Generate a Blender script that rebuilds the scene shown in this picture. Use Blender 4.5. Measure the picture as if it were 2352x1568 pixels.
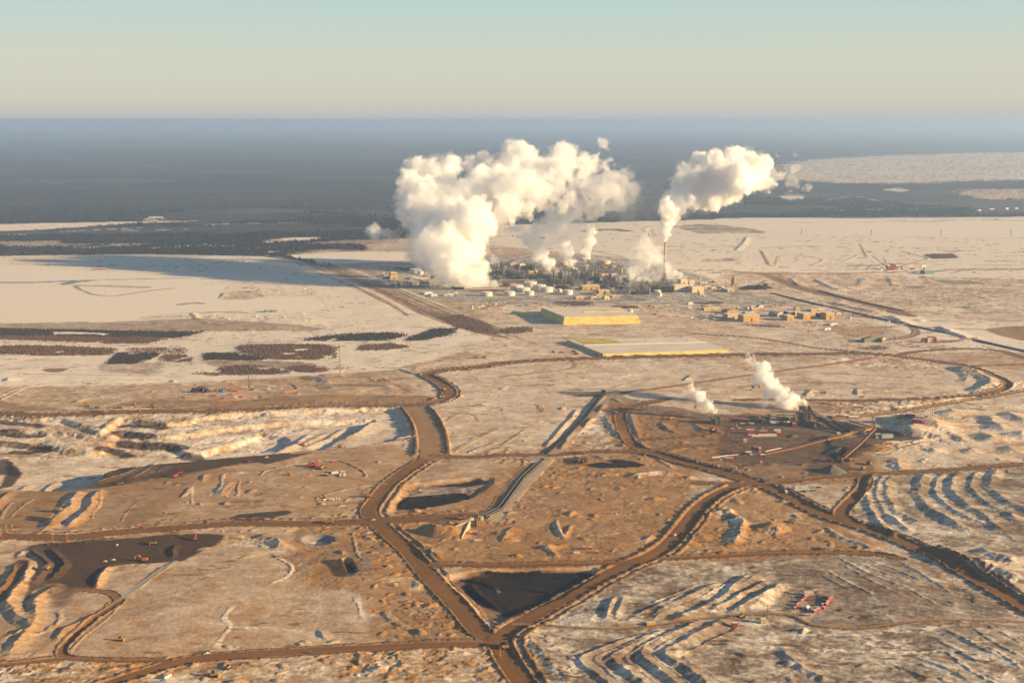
import bpy, bmesh, math, random
import numpy as np
from mathutils import Vector, Matrix

for o in list(bpy.data.objects):
    bpy.data.objects.remove(o)
sc = bpy.context.scene
COL = sc.collection
random.seed(7)
RNG = np.random.default_rng(11)

# ------------------------------------------------------------------ camera, sky, sun, exposure
CAM_H = 720.0          # metres above the plain
FOC = 3100.0           # focal length in units of a 2352 px wide picture
HOR = 277.0            # row of the true horizon in that picture
TH = math.atan((784 - HOR) / FOC)
cam_data = bpy.data.cameras.new('camera')
cam = bpy.data.objects.new('camera', cam_data)
COL.objects.link(cam)
cam.location = (0, 0, CAM_H)
cam.rotation_euler = (math.pi / 2 - TH, 0, 0)
cam_data.sensor_width = 36
cam_data.lens = 36 * FOC / 2352
cam_data.clip_start = 1.0
cam_data.clip_end = 400000
sc.camera = cam

SUN_EL = math.radians(14.0)
SUN_AZ = math.radians(15.0)      # from +X towards the viewer (-Y)
SDIR = Vector((math.cos(SUN_EL) * math.cos(SUN_AZ), -math.cos(SUN_EL) * math.sin(SUN_AZ), math.sin(SUN_EL)))
sun_data = bpy.data.lights.new('sun', 'SUN')
sun_data.energy = 5.0
sun_data.angle = math.radians(0.5)
sun_data.color = (1.0, 0.71, 0.37)
sun = bpy.data.objects.new('sun', sun_data)
COL.objects.link(sun)
sun.rotation_euler = (-SDIR).to_track_quat('-Z', 'Y').to_euler()
sun.location = (3000, -500, 3000)

EXPOSURE, SKY_K = 1.30, 0.046
world = bpy.data.worlds.new('World')
sc.world = world
world.use_nodes = True
wn, wl = world.node_tree.nodes, world.node_tree.links
wn.clear()
w_out = wn.new('ShaderNodeOutputWorld')
w_bg = wn.new('ShaderNodeBackground')
sky = wn.new('ShaderNodeTexSky')
sky.sky_type = 'NISHITA'
sky.sun_disc = False
sky.sun_elevation = SUN_EL
sky.sun_rotation = math.radians(90) + SUN_AZ
sky.altitude = 600
sky.air_density = 1.0
sky.dust_density = 1.0
sky.ozone_density = 1.5
w_bg.inputs['Strength'].default_value = SKY_K
def lin(r, g, b):
    return [(c / 255 / 12.92 if c / 255 < .04045 else ((c / 255 + .055) / 1.055) ** 2.4) for c in (r, g, b)]
w_geo = wn.new('ShaderNodeTexCoord'); w_sep = wn.new('ShaderNodeSeparateXYZ')
wl.new(w_geo.outputs['Generated'], w_sep.inputs[0])
w_map = wn.new('ShaderNodeMapRange'); w_map.inputs['From Max'].default_value = .12
wl.new(w_sep.outputs['Z'], w_map.inputs['Value'])
w_ramp = wn.new('ShaderNodeValToRGB'); wl.new(w_map.outputs['Result'], w_ramp.inputs['Fac'])
SKYROWS = ((0, (193, 190, 189)), (.06, (203, 200, 191)), (.13, (212, 208, 189)), (.36, (212, 214, 195)), (.70, (192, 214, 210)), (1, (155, 198, 208)))
while len(w_ramp.color_ramp.elements) < len(SKYROWS): w_ramp.color_ramp.elements.new(.5)
for e, (p_, c_) in zip(w_ramp.color_ramp.elements, SKYROWS):
    e.position = p_; e.color = (*[v / 2 ** EXPOSURE / SKY_K / 10 for v in lin(*c_)], 1)
w_sc = wn.new('ShaderNodeVectorMath'); w_sc.operation = 'SCALE'; w_sc.inputs['Scale'].default_value = 10
wl.new(w_ramp.outputs['Color'], w_sc.inputs[0])
w_fade = wn.new('ShaderNodeMapRange'); w_fade.inputs['From Min'].default_value = .10; w_fade.inputs['From Max'].default_value = .35
w_fade.inputs['To Min'].default_value = .92; w_fade.inputs['To Max'].default_value = 0
wl.new(w_sep.outputs['Z'], w_fade.inputs['Value'])
w_mix = wn.new('ShaderNodeMix'); w_mix.data_type = 'RGBA'
wl.new(w_fade.outputs['Result'], w_mix.inputs[0]); wl.new(sky.outputs['Color'], w_mix.inputs[6]); wl.new(w_sc.outputs[0], w_mix.inputs[7])
wl.new(w_mix.outputs[2], w_bg.inputs['Color'])
wl.new(w_bg.outputs['Background'], w_out.inputs['Surface'])

sc.view_settings.view_transform = 'Standard'
sc.view_settings.look = 'None'
sc.view_settings.exposure = EXPOSURE
sc.view_settings.gamma = 1.0
sc.cycles.max_bounces = 22
sc.cycles.diffuse_bounces = 2
sc.cycles.glossy_bounces = 1
sc.cycles.transmission_bounces = 2
sc.cycles.volume_bounces = 20
sc.cycles.transparent_max_bounces = 48
sc.cycles.use_denoising = True
sc.cycles.caustics_reflective = False
sc.cycles.caustics_refractive = False

# ------------------------------------------------------------------ picture rows -> places on the plain
CT, ST = math.cos(TH), math.sin(TH)
def ray(x, y):
    u = np.asarray(x, dtype=float) - 1176.0
    v = 784.0 - np.maximum(np.asarray(y, dtype=float), HOR + 12.5)
    return u, FOC * CT + v * ST, -FOC * ST + v * CT
def gxy(x, y, z=0.0):
    u, b, c = ray(x, y)
    t = (z - CAM_H) / c
    return u * t, b * t
K0 = 2352.0 / 3888.0
def _tile(x0, y0, s):
    def f(txt):
        a = np.array([float(v) for v in txt.replace(',', ' ').split()]).reshape(-1, 2)
        return (np.array([x0, y0]) + a / s) * K0
    return f
tF = _tile(0, 0, K0)
tA = _tile(1350, 450, 2.091); tB = _tile(2250, 450, 2.091)
tC = _tile(0, 700, 1.96);     tD = _tile(2900, 500, 1.9595)
tE = _tile(0, 1350, 2.352);   tG = _tile(900, 1350, 2.352)
tH = _tile(1900, 1200, 2.352); tI = _tile(2888, 1200, 2.352)
tJ = _tile(0, 1942, 2.352);   tK = _tile(900, 1942, 2.352)
tL = _tile(1900, 1942, 2.352); tM = _tile(2888, 1942, 2.352)
def cat(*a): return np.concatenate(a)
def smooth(p, n=6, closed=False):
    p = np.asarray(p, float)
    if len(p) < 3: 
        if len(p) == 2: return p[0] + (p[1] - p[0]) * np.linspace(0, 1, n)[:, None]
        return p
    q = np.vstack([p[-1], p, p[0], p[1]]) if closed else np.vstack([2 * p[0] - p[1], p, 2 * p[-1] - p[-2]])
    out = []
    m = len(p) if closed else len(p) - 1
    for i in range(m):
        a, b, c, d = q[i], q[i + 1], q[i + 2], q[i + 3]
        for k in range(n):
            t = k / n
            out.append(0.5 * (2 * b + (c - a) * t + (2 * a - 5 * b + 4 * c - d) * t * t + (3 * b - a - 3 * c + d) * t ** 3))
    if not closed: out.append(p[-1])
    return np.array(out)
def sstep(a, b, x):
    t = np.clip((x - a) / (b - a), 0, 1)
    return t * t * (3 - 2 * t)

# ------------------------------------------------------------------ noise
def _h(ix, iy, seed):
    n = (ix.astype(np.int64) * 374761393 + iy.astype(np.int64) * 668265263 + seed * 974634277) & 0xffffffff
    n = ((n ^ (n >> 13)) * 1274126177) & 0xffffffff
    n = (n ^ (n >> 16)) & 0xffff
    return n.astype(np.float32) / 65535.0
def vnoise(x, y, seed=0):
    fx, fy = np.floor(x), np.floor(y)
    tx, ty = (x - fx).astype(np.float32), (y - fy).astype(np.float32)
    ix, iy = fx.astype(np.int64), fy.astype(np.int64)
    tx = tx * tx * (3 - 2 * tx); ty = ty * ty * (3 - 2 * ty)
    a = _h(ix, iy, seed) * (1 - tx) + _h(ix + 1, iy, seed) * tx
    b = _h(ix, iy + 1, seed) * (1 - tx) + _h(ix + 1, iy + 1, seed) * tx
    return a * (1 - ty) + b * ty
def fbm(x, y, scale, octv=4, seed=0, gain=0.5):
    s = 0; amp = 1.0; tot = 0
    for k in range(octv):
        c, d = math.cos(0.6 * k + .3), math.sin(0.6 * k + .3)
        s = s + amp * vnoise((x * c - y * d) / scale + 17.3 * k, (x * d + y * c) / scale - 9.1 * k, seed + k)
        tot += amp; amp *= gain; scale *= 0.5
    return s / tot            # 0..1

# ------------------------------------------------------------------ terrain grid (a fan: fine near the viewer, coarse far away)
ux = np.concatenate([np.linspace(-900, -30, 150), np.arange(-28, 2380, 2.0), np.linspace(2382, 3250, 170)])
dd = np.concatenate([np.arange(14, 40, 1.0), np.arange(40, 200, 2.0), np.arange(200, 400, 1.5), np.arange(400, 1330, 1.2), np.linspace(1332, 1700, 50)])
vy = HOR + dd
NX, NY = len(ux), len(vy)
UU, VV = np.meshgrid(ux, vy)
X, Y = gxy(UU, VV)
X = X.astype(np.float32); Y = Y.astype(np.float32)
del UU, VV
Z = np.zeros_like(X)            # landforms
ROUGH = np.full_like(X, 0.25)   # how broken the ground is
ROAD = np.zeros_like(X)
POND = np.zeros_like(X)
WATER = np.zeros_like(X)
BERM = np.zeros_like(X)
SOIL = np.zeros(X.shape + (3,), np.float32)
SNOW = np.zeros_like(X)
C_SAND = (0.325, 0.167, 0.050); C_DIRT = (0.185, 0.086, 0.020); C_DIRT2 = (0.25, 0.125, 0.034)
C_ORE = (0.075, 0.041, 0.016); C_BLACK = (0.010, 0.006, 0.0035); C_BRUSH = (0.20, 0.115, 0.06)
C_FOREST = (0.012, 0.014, 0.018); C_GREY = (0.20, 0.17, 0.14); C_SNOW = np.array((0.79, 0.70, 0.58), np.float32)
C_GRASS = (0.155, 0.092, 0.045)
SOIL[:] = C_SAND
jit = (fbm(X, Y, 22, 3, 91) - 0.5) * 2          # -1..1, breaks up every edge
jitL = (fbm(X, Y, 140, 3, 95) - 0.5) * 2
brkF = sstep(.36, .58, fbm(X * .45, Y, 150, 5, 99, .6))
jitS = (fbm(X, Y, 8, 2, 97) - 0.5) * 2

def block(pts, rad):
    x0, y0 = pts.min(0); x1, y1 = pts.max(0)
    d1 = max(y1 - HOR, 16); 
    d1 = d1 + rad * d1 * d1 / (FOC * CAM_H) * 1.6 + 4
    d0 = max(y0 - HOR, 14); d0 = d0 - rad * d0 * d0 / (FOC * CAM_H) * 1.6 - 4
    mx = rad * d1 / CAM_H * 1.3 + 6
    r0, r1 = np.searchsorted(vy, HOR + d0), np.searchsorted(vy, HOR + d1)
    c0, c1 = np.searchsorted(ux, x0 - mx), np.searchsorted(ux, x1 + mx)
    return slice(max(r0 - 1, 0), min(r1 + 1, NY)), slice(max(c0 - 1, 0), min(c1 + 1, NX))
def linefield(pts, rad, z=0.0):
    """distance, signed side (+ = right of travel), length along, total length"""
    sl = block(pts, rad)
    x, y = X[sl], Y[sl]
    gx, gy = gxy(pts[:, 0], pts[:, 1], z)
    best = np.full(x.shape, 1e9, np.float32); side = np.zeros(x.shape, np.float32); along = np.zeros(x.shape, np.float32)
    s0 = 0.0
    for i in range(len(gx) - 1):
        ax, ay, bx, by = gx[i], gy[i], gx[i + 1], gy[i + 1]
        dx, dy = bx - ax, by - ay
        L = math.hypot(dx, dy)
        if L < 1e-6: continue
        t = np.clip(((x - ax) * dx + (y - ay) * dy) / (L * L), 0, 1)
        ex, ey = x - (ax + t * dx), y - (ay + t * dy)
        dist = np.sqrt(ex * ex + ey * ey)
        m = dist < best
        best[m] = dist[m]
        side[m] = (-(dx * ey - dy * ex))[m]
        along[m] = (s0 + t * L)[m]
        s0 += L
    return sl, best, np.sign(side), along, s0
def polyfield(pts, rad):
    """signed distance in metres, positive inside"""
    sl = block(pts, rad)
    x, y = X[sl], Y[sl]
    gx, gy = gxy(pts[:, 0], pts[:, 1])
    best = np.full(x.shape, 1e9, np.float32); ins = np.zeros(x.shape, bool)
    n = len(gx)
    for i in range(n):
        ax, ay, bx, by = gx[i], gy[i], gx[(i + 1) % n], gy[(i + 1) % n]
        dx, dy = bx - ax, by - ay
        L2 = dx * dx + dy * dy
        if L2 < 1e-6: continue
        t = np.clip(((x - ax) * dx + (y - ay) * dy) / L2, 0, 1)
        dist = np.hypot(x - (ax + t * dx), y - (ay + t * dy))
        best = np.minimum(best, dist)
        if ay != by:
            c = (ay > y) != (by > y)
            ins ^= c & (x < (bx - ax) * (y - ay) / (by - ay) + ax)
    return sl, np.where(ins, best, -best)
def _apply(sl, a, soil=None, snow=None, rough=None):
    if soil is not None:
        for k in range(3): SOIL[sl][..., k] += (soil[k] - SOIL[sl][..., k]) * a
    if snow is not None: SNOW[sl] += (snow - SNOW[sl]) * a
    if rough is not None: ROUGH[sl] += (rough - ROUGH[sl]) * a
def paint(pts, soil=None, snow=None, feather=12, edge=6, alpha=1.0, rough=None, pond=0, sm=True):
    p = smooth(pts, 4, True) if sm else pts
    sl, sd = polyfield(p, feather + edge * 2)
    a = sstep(-feather * .5, feather * .5, sd + jit[sl] * edge + jitL[sl] * edge) * alpha
    if p[:, 1].mean() < 640 and np.ptp(p[:, 0]) < 350 and not pond: a = a * (.15 + .85 * brkF[sl])
    _apply(sl, a, soil, snow, rough)
    if pond: POND[sl] = np.maximum(POND[sl], a)
    return sl, a
def stroke(pts, w, soil=None, snow=None, feather=4, edge=2, alpha=1.0, rough=None):
    p = smooth(pts, 6)
    sl, d, s, al, L = linefield(p, w + feather + edge * 2)
    a = (1 - sstep(w * .5 - feather * .5, w * .5 + feather * .5, d + jit[sl] * edge)) * alpha
    _apply(sl, a, soil, snow, rough)
    return sl, a
def area(pts, h, w, edge=3, sm=True):
    p = smooth(pts, 4, True) if sm else pts
    sl, sd = polyfield(p, w + edge * 3)
    t = np.clip((sd + jit[sl] * edge + jitL[sl] * edge) / w + 0.5, 0, 1)
    Z[sl] += h * (t * t * (3 - 2 * t) * .5 + t * .5)
def cuesta(pts, h, ws=10, wg=30, edge=3, fade=40, snow=None):
    """one-sided ridge: falls away steeply to the right of travel, gently to the left"""
    p = smooth(pts, 6)
    sl, d, s, al, L = linefield(p, max(ws, wg) * 1.5 + edge * 3)
    t = d * s + jit[sl] * edge + jitL[sl] * edge * .8 + jitS[sl] * edge * .8
    f = np.clip(np.minimum(al, L - al) / min(fade, L * .4), 0, 1); f = f * f * (3 - 2 * f)
    gul = (vnoise(al / 6.5, al * 0 + 3.3, 15) - .5) * ws * .22 + (vnoise(al / 40, al * 0 + 1.7, 16) - .5) * ws * .45
    t = t + gul; f = f * (.82 + .32 * vnoise(al / 38, al * 0 + 7.7, 17))
    prof = np.where(t > 0, np.clip(1 - t / ws, 0, 1), np.clip(1 + t / wg, 0, 1) ** 1.5)
    Z[sl] += (h * prof * f).astype(np.float32)
    if snow is not None:
        a = (sstep(ws * 1.3, ws * .9, t) * sstep(-3, 1, t) * f).astype(np.float32) * .8
        SNOW[sl] += (snow - SNOW[sl]) * a
def berm(pts, h, w, lump=0.4, period=24, soil=None, snow=None, off=0.0, sm=True, edge=1.2):
    p = smooth(pts, 6) if sm else pts
    sl, d, s, al, L = linefield(p, w * 2.2 + abs(off) + 4)
    jj = (jit[sl] + jitS[sl]) * edge
    t = d * s + jj - off if off else d + jj
    ph = al / period
    lum = 1 - lump + lump * np.clip(np.abs(np.sin(np.pi * ph + jitL[sl] * 2.0 + jit[sl] * .9)) * 1.7, 0, 1) * (0.7 + 0.6 * _h(np.floor(ph + jitL[sl] * 2 / np.pi), np.zeros_like(ph), 5))
    f = np.clip(np.minimum(al, L - al) / 12.0, 0, 1)
    pr = np.clip(1.25 * (1 - (t / w) ** 2), 0, 1)
    BERM[sl] = np.maximum(BERM[sl], h * lum * pr * f)
    if soil is not None or snow is not None:
        _apply(sl, (pr > 0.05) * pr ** .5 * f, soil, snow)
ROADS = []
def road(pts, w, soil=C_DIRT, snow=0.02, bl=1.9, br=1.9, bw=2.6, per=24, lump=0.72, feather=5, bsnow=.04, bsoil=(0.115, 0.062, 0.025)):
    p = smooth(pts, 6)
    ROADS.append((p, w))
    sl, d, s, al, L = linefield(p, w + 12)
    a = 1 - sstep(w * .5 - feather * .4, w * .5 + feather * .6, d + jit[sl] * 1.2)
    tr = 0.74 + 0.34 * vnoise(d * s / 3.2 + 50, al / 160.0, 3) + .22 * vnoise(d * s / 7 + 20, al / 45.0, 4)          # wheel tracks
    for k in range(3): SOIL[sl][..., k] += (soil[k] * tr - SOIL[sl][..., k]) * a
    SNOW[sl] += (snow - SNOW[sl]) * a
    ROAD[sl] = np.maximum(ROAD[sl], a)
    for side, bh in ((1, br), (-1, bl)):
        if bh: berm(p, bh, bw, lump, per, off=side * (w * .5 + bw * 1.1), sm=False, soil=bsoil, snow=bsnow)

# ---- broad regions of soil and snow
SNOW += 0.42
paint(tF('-900,230 3300,230 3300,500 2352,500 2000,500 1600,505 1340,520 1000,540 620,590 300,586 0,592 -900,592'), C_FOREST, 0.06, 200, 60, sm=False)
paint(tF('-900,592 0,588 300,584 650,590 760,640 1000,740 1150,772 1100,800 900,850 400,880 0,890 -900,900'), C_SAND, 0.88, 30, 15, rough=.1, sm=False)
paint(tF('1050,520 1600,505 2352,498 3300,498 3300,700 2352,720 1900,700 1600,660 1500,600 1100,560'), C_SAND, 0.9, 30, 15, rough=.12, sm=False)
paint(tF('860,610 1180,585 1420,590 1640,640 1720,665 1960,720 1940,750 1700,740 1480,720 1250,700 1000,690 880,650'), C_GREY, 0.40, 40, 25, rough=.35)
paint(tF('1180,700 2352,720 2352,800 1700,815 1200,830 1050,800 1150,770'), C_SAND, 0.6, 40, 20, rough=.2)
paint(tF('2000,720 2352,740 3300,760 3300,800 2352,810 2100,770'), C_SAND, 0.85, 25, 15, rough=.12)
paint(tF('1000,830 1500,825 2350,850 2350,890 2200,925 1850,925 1300,1010 1050,1040 960,930'), C_SAND, 0.58, 30, 20, rough=.2)
paint(tF('1400,910 1600,960 1900,1000 2010,1050 1960,1110 1700,1100 1420,1030'), C_DIRT2, 0.12, 25, 15, rough=.4)
paint(tF('0,935 450,940 950,930 970,1010 700,1040 500,1060 0,1160 -900,1200 -900,900'), C_SAND, 0.66, 25, 12, rough=.25)
paint(tF('0,1160 250,1080 620,1030 960,1040 870,1190 400,1210 0,1230 -900,1300 -900,1160'), C_SAND, 0.34, 25, 15, rough=.15)
paint(tF('880,1190 1240,1060 1520,1050 1600,1100 1480,1280 1000,1290'), C_SAND, 0.14, 25, 15, rough=.5)
paint(tF('2000,930 2352,880 3300,850 3300,1090 2352,1060 2050,1080 1990,1000'), C_SAND, 0.6, 25, 15, rough=.35)
paint(tF('1990,1095 2352,1065 3300,1050 3300,1700 2400,1420 2060,1260 1960,1180'), C_GRASS, 0.45, 25, 15, rough=.45)
paint(tF('1230,1440 1420,1320 1640,1290 2050,1275 2352,1420 3300,1800 3300,2000 1300,2000'), C_GRASS, 0.46, 20, 12, rough=.45)
paint(tF('1780,1290 2050,1275 2330,1420 2300,1440 1900,1440 1800,1400'), C_GRASS, 0.3, 20, 12, rough=.35)
paint(tF('-900,1250 0,1245 300,1340 560,1230 680,1250 660,1350 860,1370 880,1480 400,1500 160,1510 -900,1520'), C_SAND, 0.42, 15, 10, rough=.16)
paint(tF('680,1220 850,1200 1120,1440 1100,1480 880,1480 840,1370 680,1330'), C_SAND, 0.12, 15, 10, rough=.45)
paint(tF('-900,1525 150,1515 400,1530 1150,1490 1230,1600 1300,2000 -900,2000'), C_SAND, 0.44, 12, 8, rough=.5)
paint(tF('1560,1280 1660,1130 1760,1125 2000,1250 1960,1272'), C_SAND, 0.14, 15, 10, rough=.55)
# ---- far country
paint(tF('1790,385 1900,366 2352,350 3300,330 3300,405 2352,412 2100,420 1900,418 1800,408'), C_SAND, 0.72, 500, 260, .85)
for t in ('1850,398 2100,402 2352,396', '1900,380 2352,372', '2000,410 2200,406'):
    stroke(tF(t), 60, C_FOREST, 0.3, 60, 40, .6)
paint(tF('2200,437 2352,434 3300,430 3300,452 2352,458 2230,452'), C_SAND, 0.6, 160, 110, .7)
paint(tF('2030,436 2060,432 2090,436 2060,441'), C_SAND, 0.8, 40, 20); paint(tF('1795,450 1830,446 1850,456 1810,459'), C_SAND, .8, 40, 20)
stroke(tF('1900,460 1960,452 2020,462'), 40, C_SAND, .7, 40, 40, .7); stroke(tF('1850,484 2100,480 2160,478'), 35, C_SAND, .8, 20, 10, .8)
paint(tF('1640,505 1780,500 2352,505 3300,505 3300,560 2352,545 1900,540 1720,530'), C_SAND, 0.95, 40, 20, rough=0, pond=1)
stroke(tF('1630,497 1800,495 2100,496 2352,494'), 30, C_FOREST, .2, 20, 20, .6)
stroke(tF('1720,528 1900,541 2150,545 2352,546 2700,548'), 25, C_SAND, .5, 15, 10, .8)
paint(tF('1560,520 1640,515 1700,525 1700,532 1600,536'), C_BRUSH, .3, 40, 20)
paint(tF('1350,525 1500,520 1600,535 1500,545 1380,542'), C_SAND, .9, 40, 20)
# left far clearings
paint(tC('-800,300 0,296 230,291 1050,276 1450,270 1400,276 1000,291 640,315 300,336 0,346 -800,350'), C_SAND, 0.95, 40, 15)
paint(tC('1075,268 1100,246 1200,241 1250,268'), C_SAND, .95, 30, 20); paint(tC('1520,300 1560,285 1625,290 1600,305'), C_SAND, .9, 30, 20)
stroke(tC('460,352 800,335 1100,322'), 35, C_SAND, .85, 20, 15, .8); stroke(tC('900,345 1400,335'), 25, C_SAND, .8, 20, 15, .8)
stroke(tC('1600,297 2000,288 2352,283'), 20, C_SAND, .85, 20, 15, .8); stroke(tC('-300,376 0,374 180,372'), 25, C_SAND, .8, 20, 10, .8)
paint(tC('1960,437 2050,400 2352,395 2352,412 2100,430'), C_SAND, .95, 30, 10)
paint(tC('-800,430 0,425 400,420 520,440 1000,440 1180,445 900,465 600,480 400,465 -800,470'), C_SAND, .6, 40, 35, .6)
stroke(tC('900,490 1300,465 1720,455'), 40, C_SAND, .8, 25, 20, .9); stroke(tC('1300,462 1660,436'), 20, C_SAND, .9, 20, 10, .9)
stroke(tC('1680,482 2100,462 2352,452'), 30, C_SAND, .8, 20, 15, .9); paint(tC('1850,510 2140,490 2100,505 1900,515'), C_SAND, .8, 30, 15)
paint(tC('-800,470 0,470 300,480 700,490 600,505 300,515 0,525 -800,525'), (.10, .07, .05), .12, 40, 30)
paint(tF('640,590 760,580 900,578 1060,585 900,600 720,606'), C_SAND, .97, 30, 10, pond=1)
paint(tF('700,560 900,548 1100,545 1100,560 800,575'), C_SAND, .6, 40, 35, .5)
paint(tC('860,470 1300,478 1700,488 2050,512 2260,560 2352,575 2352,600 2150,560 1850,528 1300,505 900,498'), C_FOREST, .05, 30, 16)
paint(tC('-300,478 0,476 500,488 760,498 600,508 200,510 -300,515'), (.06, .045, .035), .08, 30, 20, .9); paint(tC('300,455 560,440 800,448 700,462 420,468'), C_FOREST, .05, 40, 20)
paint(tC('2060,455 2352,440 2700,455 2700,500 2352,490 2100,475'), C_FOREST, .06, 40, 25, .9)
stroke(tB('-60,895 150,880 270,893'), 90, C_FOREST, .08, 40, 30, .9); stroke(tB('560,868 760,852 900,850'), 60, C_BRUSH, .15, 40, 30, .8); stroke(tB('760,800 1100,790 1500,775 2091,778'), 60, C_FOREST, .12, 40, 40, .8)
stroke(tB('820,870 1000,862 1160,868 1320,900'), 60, C_BRUSH, .2, 40, 40, .8); stroke(tD('900,660 1200,668 1500,655 1936,662'), 60, C_BRUSH, .2, 40, 40, .7)
# ---- left plain and frozen pond
paint(tC('-800,600 0,595 200,600 500,630 1000,660 2000,670 2200,690 1900,712 1700,760 1640,855 1800,850 2352,845 2352,930 1900,940 1500,950 1050,985 800,1022 400,1028 0,1030 -800,1040'), C_SAND, 0.97, 30, 10, rough=0.02, pond=1)
paint(tC('150,530 560,535 560,560 200,600 60,590'), C_SAND, .55, 60, 30, .7)
stroke(tC('470,742 540,720 700,712 1250,700 1600,703 1860,716'), 22, C_GREY, .05, 10, 6, .9)
stroke(tC('480,742 560,725 640,718'), 55, C_GREY, .05, 10, 6, .9)
stroke(tC('565,755 580,775 640,800 700,820 850,828 1120,790 1300,772'), 18, C_GREY, .1, 8, 5, .8)
stroke(tC('580,752 800,756 1080,766'), 50, C_GREY, .2, 16, 10, .7)
stroke(tC('1340,893 1450,882 1500,886'), 34, C_GREY, .1, 8, 6, .8)
sl, a = stroke(tC('-900,735 0,731 300,727 540,717'), 44, (.12, .16, .19), .0, 10, 5)
WATER[sl] = np.maximum(WATER[sl], a)
paint(tC('1640,855 1700,800 1980,800 1900,850'), C_SAND, .55, 15, 10, rough=.3)
for t in ('1500,745 1700,730 2000,740', '1700,770 1950,765', '2050,800 2352,795', '2050,822 2352,815', '2100,780 2352,778'):
    stroke(tC(t), 14, C_GREY, .25, 10, 8, .6)
stroke(tC('1060,990 1200,987 1400,985'), 18, C_GREY, .2, 10, 8, .7); stroke(tC('1500,960 1650,950 1880,962'), 22, C_GREY, .1, 14, 12, .7)
paint(tC('-800,1040 0,1030 800,1022 1400,1000 1700,1010 2352,1060 2352,1080 1500,1090 0,1080'), C_BRUSH, .3, 24, 16, .8)
paint(tC('690,1345 900,1330 1200,1330 1150,1410 800,1400'), C_BRUSH, .35, 30, 40, .7); paint(tC('330,1375 500,1368 450,1395 340,1395'), C_BRUSH, .1, 10, 6)
paint(tC('1500,1320 2000,1310 2352,1330 2352,1360 1700,1365'), C_BRUSH, .4, 20, 20); paint(tC('1420,1410 1700,1400 1600,1425'), C_BRUSH, .3, 10, 8)
paint(tG('580,190 720,195 720,220 600,225'), C_BRUSH, .1, 10, 8); paint(tG('730,190 780,180 850,290 720,300'), C_BRUSH, .15, 10, 6)
paint(tG('860,255 1300,255 1340,280 900,275'), C_BRUSH, .15, 10, 8); paint(tG('1400,245 1560,310 1500,320'), C_BRUSH, .2, 10, 6)
stroke(tC('1900,850 2100,790 2352,715'), 12, C_SAND, .9, 6, 3)
stroke(tC('0,1172 600,1190 1100,1185 1500,1110 1600,1090'), 14, C_DIRT2, .6, 8, 3); stroke(tC('1600,1200 2000,1175 2352,1165'), 14, C_DIRT2, .45, 8, 3)
stroke(tC('1600,1090 1900,1080 2352,1068'), 10, C_DIRT2, .4, 6, 3)
stroke(tC('0,1340 300,1300 700,1260 850,1230'), 10, C_SAND, .9, 6, 3, .8)
paint(tF('1640,640 1760,625 2352,640 3300,640 3300,725 2352,720 2000,715 1800,690 1680,668'), C_SAND, .52, 40, 30, rough=.45)
paint(tF('2020,735 2352,748 3300,760 3300,790 2352,800 2130,770'), C_SAND, .92, 20, 10, rough=.1)
brg = np.random.default_rng(31)
for _ in range(70):      # thin brown banks and bare strips across the right-hand plain
    bx, by = brg.uniform(1600, 2352), brg.uniform(560, 825); bl_ = brg.uniform(20, 150)
    stroke(np.array([[bx, by], [bx + bl_ * .5, by + brg.uniform(-2, 3)], [bx + bl_, by + brg.uniform(-3, 5)]]), brg.uniform(8, 26), (C_GREY, C_BRUSH, C_SAND)[brg.integers(3)], brg.uniform(.05, .3), 12, 10, brg.uniform(.5, .9))
for _ in range(60):      # and across the plain by the spruce blocks and around the halls
    bx, by = (brg.uniform(0, 1000), brg.uniform(740, 900)) if brg.random() < .5 else (brg.uniform(1050, 1750), brg.uniform(690, 900)); bl_ = brg.uniform(15, 90)
    stroke(np.array([[bx, by], [bx + bl_ * .5, by + brg.uniform(-2, 3)], [bx + bl_, by + brg.uniform(-3, 5)]]), brg.uniform(5, 16), (C_GREY, C_BRUSH, C_SAND)[brg.integers(3)], brg.uniform(.05, .3), 8, 8, brg.uniform(.4, .8))
# ---- works ground: dark benches and pits
ore1 = cat(tE('640,1190 850,1080 1000,1010 1400,950 1900,890 2352,838'), tG('500,815 800,812 720,845 300,960'), tE('2250,955 1900,1010 1600,1085 1200,1140 700,1195'))
paint(ore1, C_ORE, .03, 10, 4, rough=.15)
paint(tE('0,1060 60,860 150,900 180,960 130,1010 60,1070 -300,1090 -300,1000'), C_ORE, .05, 10, 5)
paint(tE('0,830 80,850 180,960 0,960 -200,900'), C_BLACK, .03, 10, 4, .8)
paint(cat(tE('0,1200 300,1200 640,1195 720,1200 560,1330 500,1529 0,1529 -900,1500 -900,1200')), C_DIRT2, .1, 15, 8, .85)
paint(tE('900,1200 1500,1080 2000,1010 2100,1050 1700,1200 1300,1480 700,1529 560,1529 850,1300'), C_DIRT2, .18, 20, 12, .75)
paint(tJ('260,300 900,250 1750,195 2000,235 1700,400 1560,440 1050,470 900,560 830,700 600,690 520,640 300,660 420,520'), C_ORE, .02, 10, 4, rough=.12)
paint(tJ('420,650 700,690 640,800 470,860'), C_ORE, .12, 18, 12, .8)
paint(tJ('300,310 430,315 520,430 540,500 400,660 280,740 200,900 260,650 390,520'), C_ORE, .06, 8, 4)
paint(tJ('150,440 240,450 260,520 120,690 0,830 -300,900 -300,800 0,690'), C_DIRT, .06, 6, 3)
tri = cat(tK('1890,590 2080,545 2352,520'), tL('300,505 700,500 840,540 500,760 100,900'), tK('2352,960 2230,930 2050,740'))
area(tri, -8, 18, 3); paint(tri, (.17, .085, .03), .12, 10, 6, .9, sm=False)
paint(cat(tK('2080,560 2352,530'), tL('300,515 700,510 820,545 480,740 90,880'), tK('2340,850 2180,790 2050,680')), C_BLACK, .01, 6, 4, rough=.4)
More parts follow.
